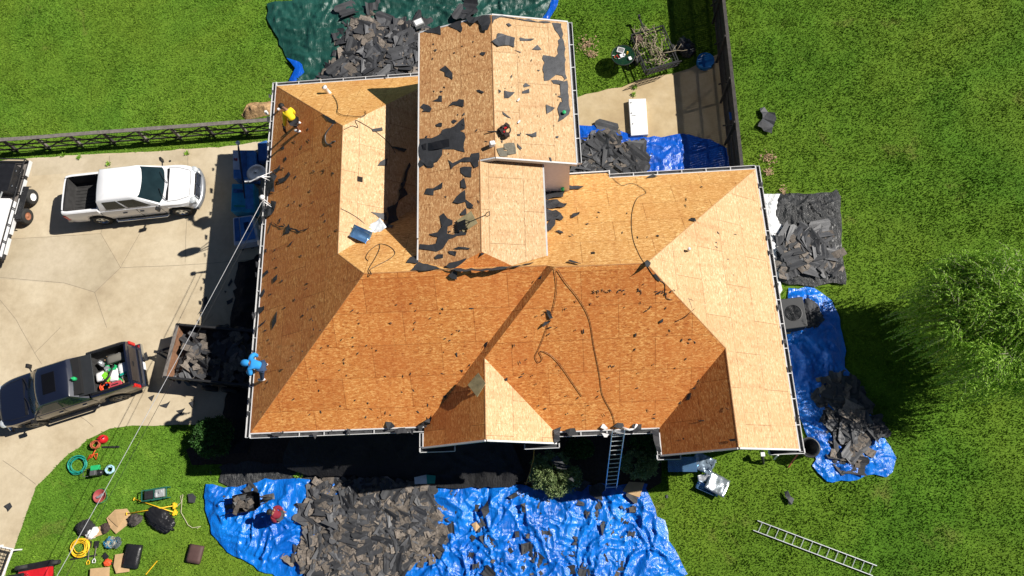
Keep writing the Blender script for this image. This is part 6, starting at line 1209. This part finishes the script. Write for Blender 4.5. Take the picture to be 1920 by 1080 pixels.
# branch trailer
q = [gp(452, 205, .75), gp(645, 160, .75), gp(745, 365, .75), gp(540, 415, .75)]; c = sum(q, Vector()) / 4; ex = (q[1] - q[0]).normalized(); ey = (q[0] - q[3]).normalized(); ang = math.atan2(ey.y, ey.x) ; Lx = (q[0] - q[3]).length; Wx = (q[0] - q[1]).length
t = thing('cart_trailer', 'small black mesh sided trailer loaded with cut branches by the patio', 'trailer', (c.x, c.y, 0), ang)
mb = MB()
for z in (.45, .75):
    for y in (-Wx / 2, Wx / 2): mb.beam((-Lx / 2, y, z), (Lx / 2, y, z), .05, .05)
    for x in (-Lx / 2, Lx / 2): mb.beam((x, -Wx / 2, z), (x, Wx / 2, z), .06, .06)
for x in (-Lx / 2, -Lx / 6, Lx / 6, Lx / 2):
    for y in (-Wx / 2, Wx / 2): mb.beam((x, y, .4), (x, y, .78), .045, .045)
mb.build('frame', DARK, t); mb = MB(); 
for k in range(12): mb.beam((-Lx / 2 + Lx * k / 11, -Wx / 2, .44), (-Lx / 2 + Lx * k / 11, Wx / 2, .44), .02, .015)
for k in range(12): mb.beam((-Lx / 2, -Wx / 2 + Wx * k / 11, .45), (Lx / 2, -Wx / 2 + Wx * k / 11, .45), .02, .015)
mb.build('mesh_floor', DARK, t)
mb = MB()
for k in range(9): mb.beam((-Lx / 2 - .06, -Wx / 2 + Wx * k / 8, .45), (-Lx / 2 - .3, -Wx / 2 + Wx * k / 8, 1.15), .02, .02)
for z, dx in ((.45, .06), (.8, .18), (1.15, .3)): mb.beam((-Lx / 2 - dx, -Wx / 2, z), (-Lx / 2 - dx, Wx / 2, z), .045, .045)
mb.build('tailgate', DARK, t)
for s_ in (-1, 1):
    mb = MB(); mb.lathe((0, 0, 0), [(.1, .07), (.25, .08), (.27, 0), (.25, -.08), (.1, -.07)], 20, axis='Y'); o = mb.build('wheel', RUBBER, t, True); o.location = (-.1, s_ * (Wx / 2 + .15), .27)
mb = MB(); mb.beam((Lx / 2, 0, .42), (Lx / 2 + 1.1, 0, .42), .07, .07); mb.beam((Lx / 2, .4, .42), (Lx / 2 + .6, 0, .42), .05, .05); mb.box((Lx / 2 + 1.1, 0, .5), (.14, .1, .14)); mb.build('drawbar', DARK, t)
mb = MB(); mb.box((Lx / 2 - .25, Wx / 2 - .3, .6), (.35, .4, .25), .1); mb.build('side_box', mat('rustybox', (.09, .05, .04), .7), t, bevel=.01)
BRW = mat('branch_bark', (.30, .25, .17), .9, 0, .3, 8); rg = random.Random(31); TMx = Matrix.Translation((c.x, c.y, 0)) @ Matrix.Rotation(ang, 4, 'Z')
for k in range(46):
    mb = MB(); x, y = rg.uniform(-Lx * .38, Lx * .42), rg.uniform(-Wx * .38, Wx * .38); a = rg.choice([rg.uniform(0, 6.3), rg.gauss(.2, .3)]); L = rg.uniform(.5, 1.3); z = .5 + rg.uniform(0, .35); pts = [Vector((x, y, z))]
    for i in range(5): a += rg.uniform(-.45, .45); pts.append(pts[-1] + Vector((math.cos(a), math.sin(a), rg.uniform(-.1, .1))) * L / 5)
    r = rg.uniform(.012, .028); mb.tube([TMx @ p for p in pts], [r * (1 - .14 * i) for i in range(6)], 5)
    p = pts[2]
    for j in range(2): a2 = a + rg.choice((-.8, .8)); mb.tube([TMx @ p, TMx @ (p + Vector((math.cos(a2), math.sin(a2), .2)) * L * .3)], [r * .6, r * .25], 4); p = pts[3]
    single(mb, 'cut_branch', 'bare cut branch in the tangle on the small black trailer', 'branch', BRW, smooth=True, group='branches on the small black trailer')
lump('trash_bag', 'shiny black trash bag between the branch trailer and the fence', 'trash bag', gp(770, 300, 0), (.8, 1.05, .6), .3, BLACKP, 23, amp=.7)
c = gp(900, 357, .35); t = thing('plastic_tub', 'round bright blue tub in the fence shade at the end of the patio', 'tub', (c.x, c.y, 0)); mb = MB(); mb.lathe((0, 0, 0), [(0, .3), (.36, .3), (.40, .35), (.43, .35), (.41, .02), (0, .02)], 32); mb.build('tub', mat('tub_blue', (.01, .16, .48), .4), t, True); mb = MB(); mb.tube([(-.2, .2, .36), (-.12, .28, .38), (0, .3, .36)], .015); mb.build('handle', WHITEP, t)
q = [gp(440, 590, .25), gp(543, 586, .25), gp(557, 800, .25), gp(455, 808, .25)]; c = sum(q, Vector()) / 4; t = thing('white_cabinet', 'white metal cabinet lying flat on the patio with three round knobs', 'cabinet', (c.x, c.y, .012)); mb = MB(); mb.prism([Vector((p.x, p.y, .02)) for p in q], (0, 0, .23)); put(mb.build('case', WHITEP, bevel=.02), t)
for k, (a, b) in enumerate(((455, 612), (458, 675), (465, 738))): mb = MB(); mb.lathe(tuple(gp(a, b, .25)), [(.035, 0), (.035, .02), (0, .025)], 12); put(mb.build('knob', mat('knobgrey', (.25, .25, .25), .4), None), t)
mb = MB(); mb.beam(gp(458, 690, .256), gp(482, 688, .256), .03, .01); put(mb.build('latch', mat('knobgrey', (1, 1, 1))), t)
for (u, v, s_, l) in ((1100, 83, 26, 'dry leaf litter patch on the grass left of the patio table'), (1110, 102, 14, 'smaller dry leaf patch below the first one beside the raised roof'), (1442, 296, 18, 'dry leaf patch on the right lawn near the fence end'), (1441, 322, 12, 'dry leaf patch on the right lawn behind the rear right corner'), (1468, 358, 10, 'dry leaf patch at the top edge of the black tarp')):
    mb = MB(); rg = random.Random(u); c = P(u, v, .05)
    for k in range(s_ * 5):
        p = c + Vector((rg.gauss(0, s_ * .009), rg.gauss(0, s_ * .009), rg.uniform(.0, .08))); a = rg.uniform(0, 6); r = rg.uniform(.02, .05); e_ = Euler((rg.uniform(-.6, .6), rg.uniform(-.6, .6), a)).to_matrix(); mb.add([p + e_ @ Vector(w_) * r for w_ in ((-1, -.5, 0), (1, -.4, 0), (1.2, .3, .1), (-.8, .6, 0))], [(0, 1, 2, 3)])
    o = mb.build('leaf_litter', mat('dry_leaves', (.38, .24, .15), .9, 0, .4, 9), fix=False); tag(o, l, 'leaf litter', None, 'stuff')
mb = MB(); mb.box((0, 0, .25), (.5, .4, .25), .4); mb.box((0, 0, .39), (.4, .3, .03), .4, 1); o = single(mb, 'cooler', 'small grey and white box at the edge of the green tarp beside the raised roof', 'box', [mat('greybox', (.3, .3, .3), .5), WHITEP], .02); o.location = P(787, 50, .35)
mb = MB(); mb.box((0, 0, .03), (.12, .4, .03)); at(single(mb, 'house_number_plate', 'small blue panel hung on the dark fence', 'panel', BLUEP), gp(1048, 693, 1.2))
# ================================================================== PEOPLE
def skinobj(name, pts, edges, rad, m, parent, sub_=2):
    me = bpy.data.meshes.new(name); keys = list(pts); ix = {k: i for i, k in enumerate(keys)}
    me.from_pydata([tuple(pts[k]) for k in keys], [(ix[a], ix[b]) for a, b in edges], []); me.materials.append(m)
    bm = bmesh.new(); bm.from_mesh(me); ly = bm.verts.layers.skin.verify()
    for i, v_ in enumerate(bm.verts): r = rad.get(keys[i], .05); v_[ly].radius = (r, r); v_[ly].use_root = (i == 0)
    bm.to_mesh(me); bm.free(); o = bpy.data.objects.new(name, me); COL.objects.link(o); md = o.modifiers.new('skin', 'SKIN'); md.use_smooth_shade = True; md.branch_smoothing = .6
    s_ = o.modifiers.new('sub', 'SUBSURF'); s_.levels = s_.render_levels = sub_; put(o, parent); return o
def figure(label, J, shirt, pants, hair, sleeves=True, longpants=True, hood=False, shoe=WHITEP, skin=SKIN):
    root = thing('person', label, 'person', tuple((J['footL'] + J['footR']) / 2)); E_ = []; R_ = {}; Pn = {}
    def a(k, p, r): Pn[k] = Vector(p); R_[k] = r
    a('pelvis', J['pelvis'], .12); a('belly', J['pelvis'].lerp(J['neck'], .4), .11); a('chest', J['pelvis'].lerp(J['neck'], .75), .125); a('neck', J['neck'], .065)
    hd = J['head']; dn = (hd - J['neck']).normalized(); a('skull', J['neck'].lerp(hd, .6), .085); a('head', hd + dn * .03, .105); a('crown', hd + dn * .10, .07)
    f = J['face'].normalized(); a('nose', hd + f * .115, .02); a('chin', hd + f * .06 - dn * .07, .045)
    E_ = [('pelvis', 'belly'), ('belly', 'chest'), ('chest', 'neck'), ('neck', 'skull'), ('skull', 'head'), ('head', 'crown'), ('head', 'nose'), ('skull', 'chin')]
    for s_ in 'LR':
        a('sh' + s_, J['sh' + s_], .062); a('el' + s_, J['el' + s_], .042); a('wr' + s_, J['wr' + s_], .028); d = (J['wr' + s_] - J['el' + s_]).normalized(); sd_ = d.cross(Vector((0, 0, 1)))
        sd_ = sd_.normalized() if sd_.length > .1 else Vector((1, 0, 0)); palm = J['wr' + s_] + d * .075; a('pa' + s_, palm, .034); E_ += [('chest', 'sh' + s_), ('sh' + s_, 'el' + s_), ('el' + s_, 'wr' + s_), ('wr' + s_, 'pa' + s_)]
        for i, (o_, L) in enumerate(((-.032, .065), (-.011, .08), (.011, .085), (.032, .07))):
            a(f'f{i}a' + s_, palm + d * .045 + sd_ * o_, .010); a(f'f{i}b' + s_, palm + d * (.045 + L * .6) + sd_ * o_ * 1.2 - Vector((0, 0, .012)), .009); a(f'f{i}c' + s_, palm + d * (.045 + L * .8) + sd_ * o_ * 1.2 - Vector((0, 0, .038)), .008); E_ += [('pa' + s_, f'f{i}a' + s_), (f'f{i}a' + s_, f'f{i}b' + s_), (f'f{i}b' + s_, f'f{i}c' + s_)]
        a('t1' + s_, palm - d * .02 + sd_ * .055, .012); a('t2' + s_, palm + d * .03 + sd_ * .075, .010); E_ += [('pa' + s_, 't1' + s_), ('t1' + s_, 't2' + s_)]
        a('hi' + s_, J['pelvis'].lerp(J['kn' + s_], .15) + (J['sh' + s_] - (J['shL'] + J['shR']) / 2) * .5, .10); a('kn' + s_, J['kn' + s_], .062); a('an' + s_, J['foot' + s_] + Vector((0, 0, .09)), .042); E_ += [('pelvis', 'hi' + s_), ('hi' + s_, 'kn' + s_), ('kn' + s_, 'an' + s_)]
        a('to' + s_, J['foot' + s_] + J['toe'].normalized() * .16 + Vector((0, 0, .04)), .035); E_.append(('an' + s_, 'to' + s_))
    bo = skinobj('body', Pn, E_, R_, skin, root, 2)
    Pn['collar'] = Pn['chest'].lerp(Pn['neck'], .8); R_['collar'] = .05
    def cloth(nm, ks, es, add, m):
        return skinobj(nm, {k: Pn[k] for k in ks}, es, {k: R_[k] + add + (.035 if k in ('chest', 'belly', 'pelvis') and nm == 'shirt' else 0) for k in ks}, m, root, 2)
    ks = ['pelvis', 'belly', 'chest', 'collar', 'shL', 'shR', 'elL', 'elR'] + (['wrL', 'wrR'] if sleeves else []); es = [('pelvis', 'belly'), ('belly', 'chest'), ('chest', 'collar'), ('chest', 'shL'), ('chest', 'shR'), ('shL', 'elL'), ('shR', 'elR')] + ([('elL', 'wrL'), ('elR', 'wrR')] if sleeves else [])
    cloth('shirt', ks, es, .05, shirt)
    ks = ['pelvis', 'hiL', 'hiR', 'knL', 'knR'] + (['anL', 'anR'] if longpants else []); es = [('pelvis', 'hiL'), ('pelvis', 'hiR'), ('hiL', 'knL'), ('hiR', 'knR')] + ([('knL', 'anL'), ('knR', 'anR')] if longpants else [])
    cloth('trousers', ks, es, .03, pants)
    for s_ in 'LR':
        t_ = J['toe'].normalized(); mb = MB(); c = J['foot' + s_]; bm = bmesh.new(); bmesh.ops.create_uvsphere(bm, u_segments=14, v_segments=8, radius=1); me = bpy.data.meshes.new('shoe'); Mz = Matrix.Translation(c + t_ * .06 + Vector((0, 0, .05))) @ Matrix.Rotation(math.atan2(t_.y, t_.x), 4, 'Z') @ Matrix.Diagonal((.16, .065, .06, 1)); bmesh.ops.transform(bm, matrix=Mz, verts=bm.verts); bm.to_mesh(me); bm.free(); me.materials.append(shoe)
        for p in me.polygons: p.use_smooth = True
        o = bpy.data.objects.new('shoe', me); COL.objects.link(o); put(o, root)
    up = dn - f * .25
    bm = bmesh.new(); bmesh.ops.create_icosphere(bm, subdivisions=3, radius=1); me = bpy.data.meshes.new('hair')
    for v_ in bm.verts: v_.co *= (.125 if not hood else .135)
    cc = hd + up * (.035 if not hood else -.01) - f * (.025 if not hood else .03)
    if hood:
        for v_ in bm.verts: v_.co += dn * v_.co.dot(dn) * .55
    for v_ in bm.verts:
        v_.co = cc + v_.co
        if (v_.co - hd).dot(f) > (.045 if not hood else .07): v_.co -= f * ((v_.co - hd).dot(f) - (.045 if not hood else .07))
    bm.to_mesh(me); bm.free(); me.materials.append(hair)
    for p in me.polygons: p.use_smooth = True
    o = bpy.data.objects.new('hood' if hood else 'hair', me); COL.objects.link(o); put(o, root)
    sdv = f.cross(dn).normalized()
    for s_ in (-1, 1):
        mb = MB(); mb.lathe(tuple(hd + f * .095 + sdv * s_ * .035 + dn * .01), [(0, -.012), (.012, 0), (0, .012)], 8); put(mb.build('eye', BLACKP), root)
    return root
def onp(u, v, k): return on(u, v, PL[k], .02)
fR, fL = onp(561, 247, 'W'), onp(561, 231, 'W'); zf = fR.z
J = dict(footR=fR, footL=fL, pelvis=P(550, 226, zf + .92), neck=P(537, 206, zf + 1.28), head=P(528, 200, zf + 1.22), knR=P(556, 237, zf + .5), knL=P(553, 224, zf + .5), shR=P(533, 211, zf + 1.15), shL=P(544, 204, zf + 1.18), elR=P(534, 224, zf + .85), wrR=P(534, 236, zf + .5), elL=P(551, 211, zf + .85), wrL=P(545, 222, zf + .6), face=Vector((-.6, .1, -.75)), toe=Vector((-1, .25, 0)))
figure('person in a yellow shirt and dark shorts bending over on the dark left slope', J, mat('yellow_shirt', (.85, .62, .01), .8), mat('black_shorts', (.015, .015, .018), .85), mat('black_hair', (.01, .008, .007), .7), longpants=False)
c = P(533, 240, zf + .25); mb = MB(); mb.box((0, 0, 0), (.1, .28, .12), .2); mb.box((0, -.1, -.12), (.08, .08, .3), .2); mb.lathe((.02, .08, .08), [(0, 0), (.06, 0), (.06, .1), (0, .12)], 12); single(mb, 'nail_gun', 'dark nail gun held at the feet of the person in yellow', 'nail gun', DARK, .015).location = c
mb = MB(); mb.box((0, 0, .05), (.16, .1, .1), .5); single(mb, 'knee_pad', 'small pale block on the left slope beside the person in yellow', 'block', WHITEP, .02).location = onp(524, 205, 'W') + Vector((0, 0, -.02))
fL, fR = onp(494, 712, 'W'), onp(499, 684, 'W'); zf = fL.z
J = dict(footR=fL, footL=fR, pelvis=P(491, 687, zf + .80), neck=P(469, 681, zf + .98), head=P(459, 681, zf + .88), knR=P(491, 702, zf + .45), knL=P(494, 680, zf + .45), shL=P(467, 691, zf + .92), shR=P(468, 672, zf + .92), elL=P(470, 702, zf + .75), wrL=P(464, 697, zf + .45), elR=P(476, 664, zf + .75), wrR=P(483, 668, zf + .5), face=Vector((-.5, -.2, -.8)), toe=Vector((-1, 0, 0)))
J['shL'], J['shR'] = J['shL'], J['shR']; J['knL'], J['knR'] = P(491, 702, zf + .45), P(494, 680, zf + .45); J['footL'], J['footR'] = fL, fR
hoodm = mat('blue_hoodie', (.02, .27, .68), .85)
figure('person in a bright blue hoodie and jeans leaning out over the left gutter', J, hoodm, mat('jeans', (.03, .06, .13), .9), hoodm, hood=True)
f1, f2 = P(521, 978, .2), P(534, 966, .2)
J = dict(footR=f1, footL=f2, pelvis=P(524, 967, 1.02), neck=P(511, 961, 1.45), head=P(506, 960, 1.48), knR=P(521, 972, .6), knL=P(528, 965, .6), shL=P(514, 953, 1.35), shR=P(511, 970, 1.35), elL=P(522, 951, 1.1), wrL=P(530, 957, .95), elR=P(513, 976, 1.1), wrR=P(519, 977, .9), face=Vector((-.7, .1, -.6)), toe=Vector((-1, .2, 0)))
figure('person in a dark red shirt bending on the left part of the front blue tarp', J, mat('dark_red_shirt', (.20, .008, .025), .85), mat('grey_trousers', (.05, .055, .06), .9), mat('black_hair', (.01, .008, .007), .7))
# ================================================================== PLANTS
def cards(cen, dirs, size, rng, aspect=2.0, up=None):
    """numpy: a leaf quad per centre, long axis dirs"""
    n = len(cen); d = dirs / (np.linalg.norm(dirs, axis=1, keepdims=True) + 1e-9); r = rng.normal(size=(n, 3)); s_ = np.cross(d, r); s_ /= np.linalg.norm(s_, axis=1, keepdims=True) + 1e-9
    L = (size * rng.uniform(.6, 1.3, n))[:, None]; W_ = L / aspect
    V_ = np.stack([cen - d * L * .5, cen + s_ * W_ * .5, cen + d * L * .5, cen - s_ * W_ * .5], 1).reshape(-1, 3); F_ = np.arange(4 * n).reshape(n, 4); return V_, F_
def shrub(label, c, rad, n, leaf, size, seed, stems=9):
    rng = np.random.RandomState(seed); t = thing('shrub', label, 'shrub', (c[0], c[1], 0)); rg = random.Random(seed)
    cl = []; 
    for k in range(150):
        v = rng.normal(size=3); v /= np.linalg.norm(v); v[2] = abs(v[2]) * .9 - .15; cl.append((v * np.array(rad) * rng.uniform(.72, 1.02), rng.uniform(.16, .30) * min(rad)))
    P_ = []
    for cc, r in cl:
        m = n // 150 + 1; v = rng.normal(size=(m, 3)); v /= np.linalg.norm(v, axis=1, keepdims=True); P_.append(cc + v * r * rng.uniform(.5, 1.1, (m, 1)))
    P_ = np.concatenate(P_) + np.array([c[0], c[1], rad[2] * .85]); P_[:, 2] = np.maximum(P_[:, 2], .05)
    out = P_ - np.array([c[0], c[1], rad[2] * .4]); V_, F_ = cards(P_, out / np.linalg.norm(out, axis=1, keepdims=True) + rng.normal(size=P_.shape) * .8, size, rng, 1.9)
    put(npmesh('foliage', V_, F_, leaf, None, False), t); mb = MB()
    for k in range(stems): a = rg.uniform(0, 6.3); mb.tube([Vector((c[0], c[1], 0)), Vector((c[0] + math.cos(a) * rad[0] * .35, c[1] + math.sin(a) * rad[1] * .35, rad[2])), Vector((c[0] + math.cos(a) * rad[0] * .7, c[1] + math.sin(a) * rad[1] * .7, rad[2] * 1.4))], [.03, .02, .008], 5)
    put(mb.build('stems', WOODD), t); return t
c = P(393, 818, .9); shrub('dense dark green round shrub at the front left corner of the house', c, (.85, .85, .75), 9000, LF_DARK, .09, 1)
c = P(1040, 888, .6); shrub('large round yellow green shrub in front of the middle gable with felt on it', c, (1.05, .85, .75), 11000, LF_VAR, .085, 2)
c = P(1200, 868, .6); shrub('yellow green shrub right of the leaning ladder, mostly in shade', c, (.8, .62, .65), 7000, LF_VAR, .085, 3)
c = P(1215, 838, .6); shrub('dark shrub in the shaded corner behind the ladder side shrub', c, (.8, .6, .6), 5000, LF_DARK, .09, 4)
c = P(1085, 842, .6); shrub('dark shrub in the shade between the round shrub and the front wall', c, (.6, .45, .6), 4000, LF_DARK, .09, 5)
for q, l in (([(1033,862),(1045,854),(1058,870),(1068,874),(1062,880),(1045,878)], 'black felt sheet draped on top of the round shrub'), ([(1066,898),(1074,894),(1076,904)], 'small felt scrap on the right side of the round shrub')): scrap(q, None, l, z=1.42, lift=.1)
def weed(label, c, n, r, h, leaf, group=None):
    rng = np.random.RandomState(int(abs(c[0] * 100))); a = rng.uniform(0, 6.3, n); rr = rng.uniform(0, r, n); P_ = np.stack([c[0] + np.cos(a) * rr, c[1] + np.sin(a) * rr, rng.uniform(.03, h, n)], 1)
    V_, F_ = cards(P_, np.stack([np.cos(a), np.sin(a), np.full(n, .7)], 1), .11, rng, 2.4); o = npmesh('weed', V_, F_, leaf, None, False); return tag(o, label, 'weed', group)
weed('bright green weed in the bare strip above the front blue tarp', P(562, 889, 0), 90, .22, .25, LF_WIL)
for i, (u, v) in enumerate([(205, 308), (206, 320), (352, 288), (1188, 178), (1190, 165), (150, 296), (120, 291)]): weed('green tuft growing from a concrete joint', P(u, v, 0), 60, .13, .12, LF_WIL, 'tufts in the concrete joints')
weed('tall weed against the wall beside the dark round shrub', P(362, 813, 0), 60, .15, .4, LF_WIL)
# willow
wc = P(1868, 600, 4.2); wb = Vector((wc.x + .4, wc.y + .2, 0)); wt = thing('willow_tree', 'bright green weeping willow at the right edge of the lawn', 'tree', tuple(wb)); rg = random.Random(77); rng = np.random.RandomState(77)
mb = MB(); mb.tube([wb, wb + Vector((.05, .05, 1.2)), wb + Vector((-.1, .1, 2.6))], [.2, .15, .09], 10); tips = []
BRK = mat('willow_bark', (.30, .28, .20), .9, 0, .3, 8)
put(mb.build('trunk', BRK, None, True), wt); mb = MB()
for k in range(30):
    a = k * 2.399 + rg.uniform(-.3, .3); R1 = rg.uniform(.4, 2.7); top = rg.uniform(3.6, 5.6) - R1 * .25; b0 = wb + Vector((-.1, .1, rg.uniform(1.6, 2.6)))
    e1 = b0 + Vector((math.cos(a) * R1 * .5, math.sin(a) * R1 * .5, (top - b0.z) * .75)); e2 = wb + Vector((math.cos(a + .2) * R1, math.sin(a + .2) * R1, top))
    mb.tube([b0, e1, e2], [.045, .028, .012], 6)
    for j in range(5):
        s0 = e1.lerp(e2, rg.uniform(.1, 1)); a2 = a + rg.uniform(-1.1, 1.1); e3 = s0 + Vector((math.cos(a2), math.sin(a2), rg.uniform(.0, .6))) * rg.uniform(.3, .9); mb.tube([s0, e3], [.018, .007], 4); tips.append((e3, a2)); tips.append((s0, a2))
put(mb.build('branches', BRK, None, True), wt)
for k in range(160):
    a = rg.uniform(0, 6.3); r = rg.uniform(0, 2.0); tips.append((wb + Vector((math.cos(a) * r, math.sin(a) * r, 5.3 - r * r * .3 + rg.uniform(-.3, .3))), a))
C_, D_ = [], []; tw_ = MB()
for k in range(6500):
    p, a = rg.choice(tips); a += rg.uniform(-1.3, 1.3); p = Vector(p) + Vector((rg.gauss(0, .16), rg.gauss(0, .16), rg.gauss(0, .1))); L = rg.choice((rg.uniform(.3, .9), rg.uniform(.6, 2.3))); n = int(L / .045); v = Vector((math.cos(a), math.sin(a), .5)) * .05; q = p.copy(); pts = [p.copy()]
    for i in range(n):
        v = v * .93 + Vector((-.0007, -.0003, -.0052)); v = v.normalized() * .05; q = q + v
        if q.z < .35: break
        C_.append(tuple(q + Vector((rg.gauss(0, .02), rg.gauss(0, .02), rg.gauss(0, .02))))); D_.append((v.x * 14 + rg.gauss(0, .4), v.y * 14 + rg.gauss(0, .4), v.z * 14 + rg.gauss(0, .4)))
        if i % 8 == 0: pts.append(q.copy())
    if k % 3 == 0 and len(pts) > 1: tw_.tube(pts, .006, 3, cap=False)
V_, F_ = cards(np.array(C_), np.array(D_), .125, rng, 3.4); put(npmesh('foliage', V_, F_, LF_WIL, None, False), wt); put(tw_.build('twigs', mat('twig', (.42, .40, .26), .8)), wt)
# ================================================================== GRASS
rng = np.random.RandomState(3); cs = [P(u, v, 0) for u, v in ((0, 0), (1920, 0), (1920, 1080), (0, 1080))]; X0, X1 = min(c.x for c in cs) - 3, max(c.x for c in cs) + 3; Y0, Y1 = min(c.y for c in cs) - 3, max(c.y for c in cs) + 3
N_ = 900000; gx = rng.uniform(X0, X1, N_); gy = rng.uniform(Y0, Y1, N_); quad = [(c.x, c.y) for c in cs]; qc = np.mean(quad, 0); quad = [tuple(qc + (np.array(p) - qc) * 1.14) for p in quad]
k = inside(gx, gy, quad) & ~inside(gx, gy, DRVW) & ~inside(gx, gy, PATW) & ~inside(gx, gy, HOUSEW) & ~inside(gx, gy, BEDW)
for o in list(COL.objects):
    if o.name.startswith(('blue_tarp', 'black_tarp', 'green_tarp', 'white_sheet')):
        b = np.array([v.co[:2] for v in o.data.vertices]); x0, y0 = b.min(0); x1, y1 = b.max(0); cell = set(map(tuple, np.floor(b / .15).astype(int))); m = k & (gx > x0) & (gx < x1) & (gy > y0) & (gy < y1); ii = np.where(m)[0]
        ci = np.floor(np.stack([gx[ii], gy[ii]], 1) / .15).astype(int); k[ii] = [tuple(c) not in cell for c in ci]
clump = vn(gx * 4, gy * 4, 5); keep = rng.uniform(size=N_) < .7 + .4 * clump * fbm(gx * .7, gy * .7, 9, 3) * 1.6; k &= keep; gx, gy = gx[k], gy[k]; n = len(gx)
lush = .75 + .6 * vn(gx * 2.2, gy * 2.2, 15) * (.5 + vn(gx * .5, gy * .5, 25)); H_ = rng.uniform(.04, .085, n) * lush; a = rng.uniform(0, 6.283, n); ln = rng.uniform(.2, 1.1, n); W_ = rng.uniform(.012, .024, n) * (.8 + .4 * lush); dx, dy = np.cos(a), np.sin(a); b2 = a + rng.uniform(1, 2.2, n)
p0 = np.stack([gx - np.cos(b2) * W_, gy - np.sin(b2) * W_, np.zeros(n)], 1); p1_ = np.stack([gx + np.cos(b2) * W_, gy + np.sin(b2) * W_, np.zeros(n)], 1); p2_ = np.stack([gx + dx * H_ * ln, gy + dy * H_ * ln, H_], 1)
V_ = np.stack([p0, p1_, p2_], 1).reshape(-1, 3); tag(npmesh('grass', V_, np.arange(3 * n).reshape(n, 3), BLADE, None, False), 'short mown grass covering the yard around the house', 'grass', None, 'stuff')
print('GRASS', n, 'SHINGLES', SHC[0], 'SCRAPS', FGN[0])
# ---- every traced scrap gets a label of its own
AUTO['rt'] = RT_
for key, noun, area in (('rt', 'torn shingle scrap', 'the bare front tarp'), (gW, 'black felt scrap', "the raised roof's left slope"), (gE, 'felt scrap', "the raised roof's right slope"), (gN, 'crumpled felt scrap', 'the strip right of the raised roof'),
    (gL, 'black felt scrap', 'the dark left slope'), (gS, 'felt scrap', 'the orange front slopes'), ('felt scraps on the right front gable', 'felt scrap', 'the right front gable'), ('felt scraps dropped on the driveway', 'black felt scrap', 'the shaded driveway'),
    ('felt scraps in the shaded valley', 'dark felt scrap', 'the shaded valley'), ('felt scraps caught in the gutters', 'felt scrap in the gutter', 'the main roof')): autolabel(key, noun, area)
for k_ in lab: autolabel('felt chips: ' + lab[k_], 'tiny felt chip', {'SA': 'the left front slope', 'SB': 'the right front slope', 'W': 'the dark left slope', 'BW': "the raised roof's left slope", 'ME': 'the pale right slope', 'MN': 'the rear right slope', 'BE': "the raised roof's right slope"}[k_])
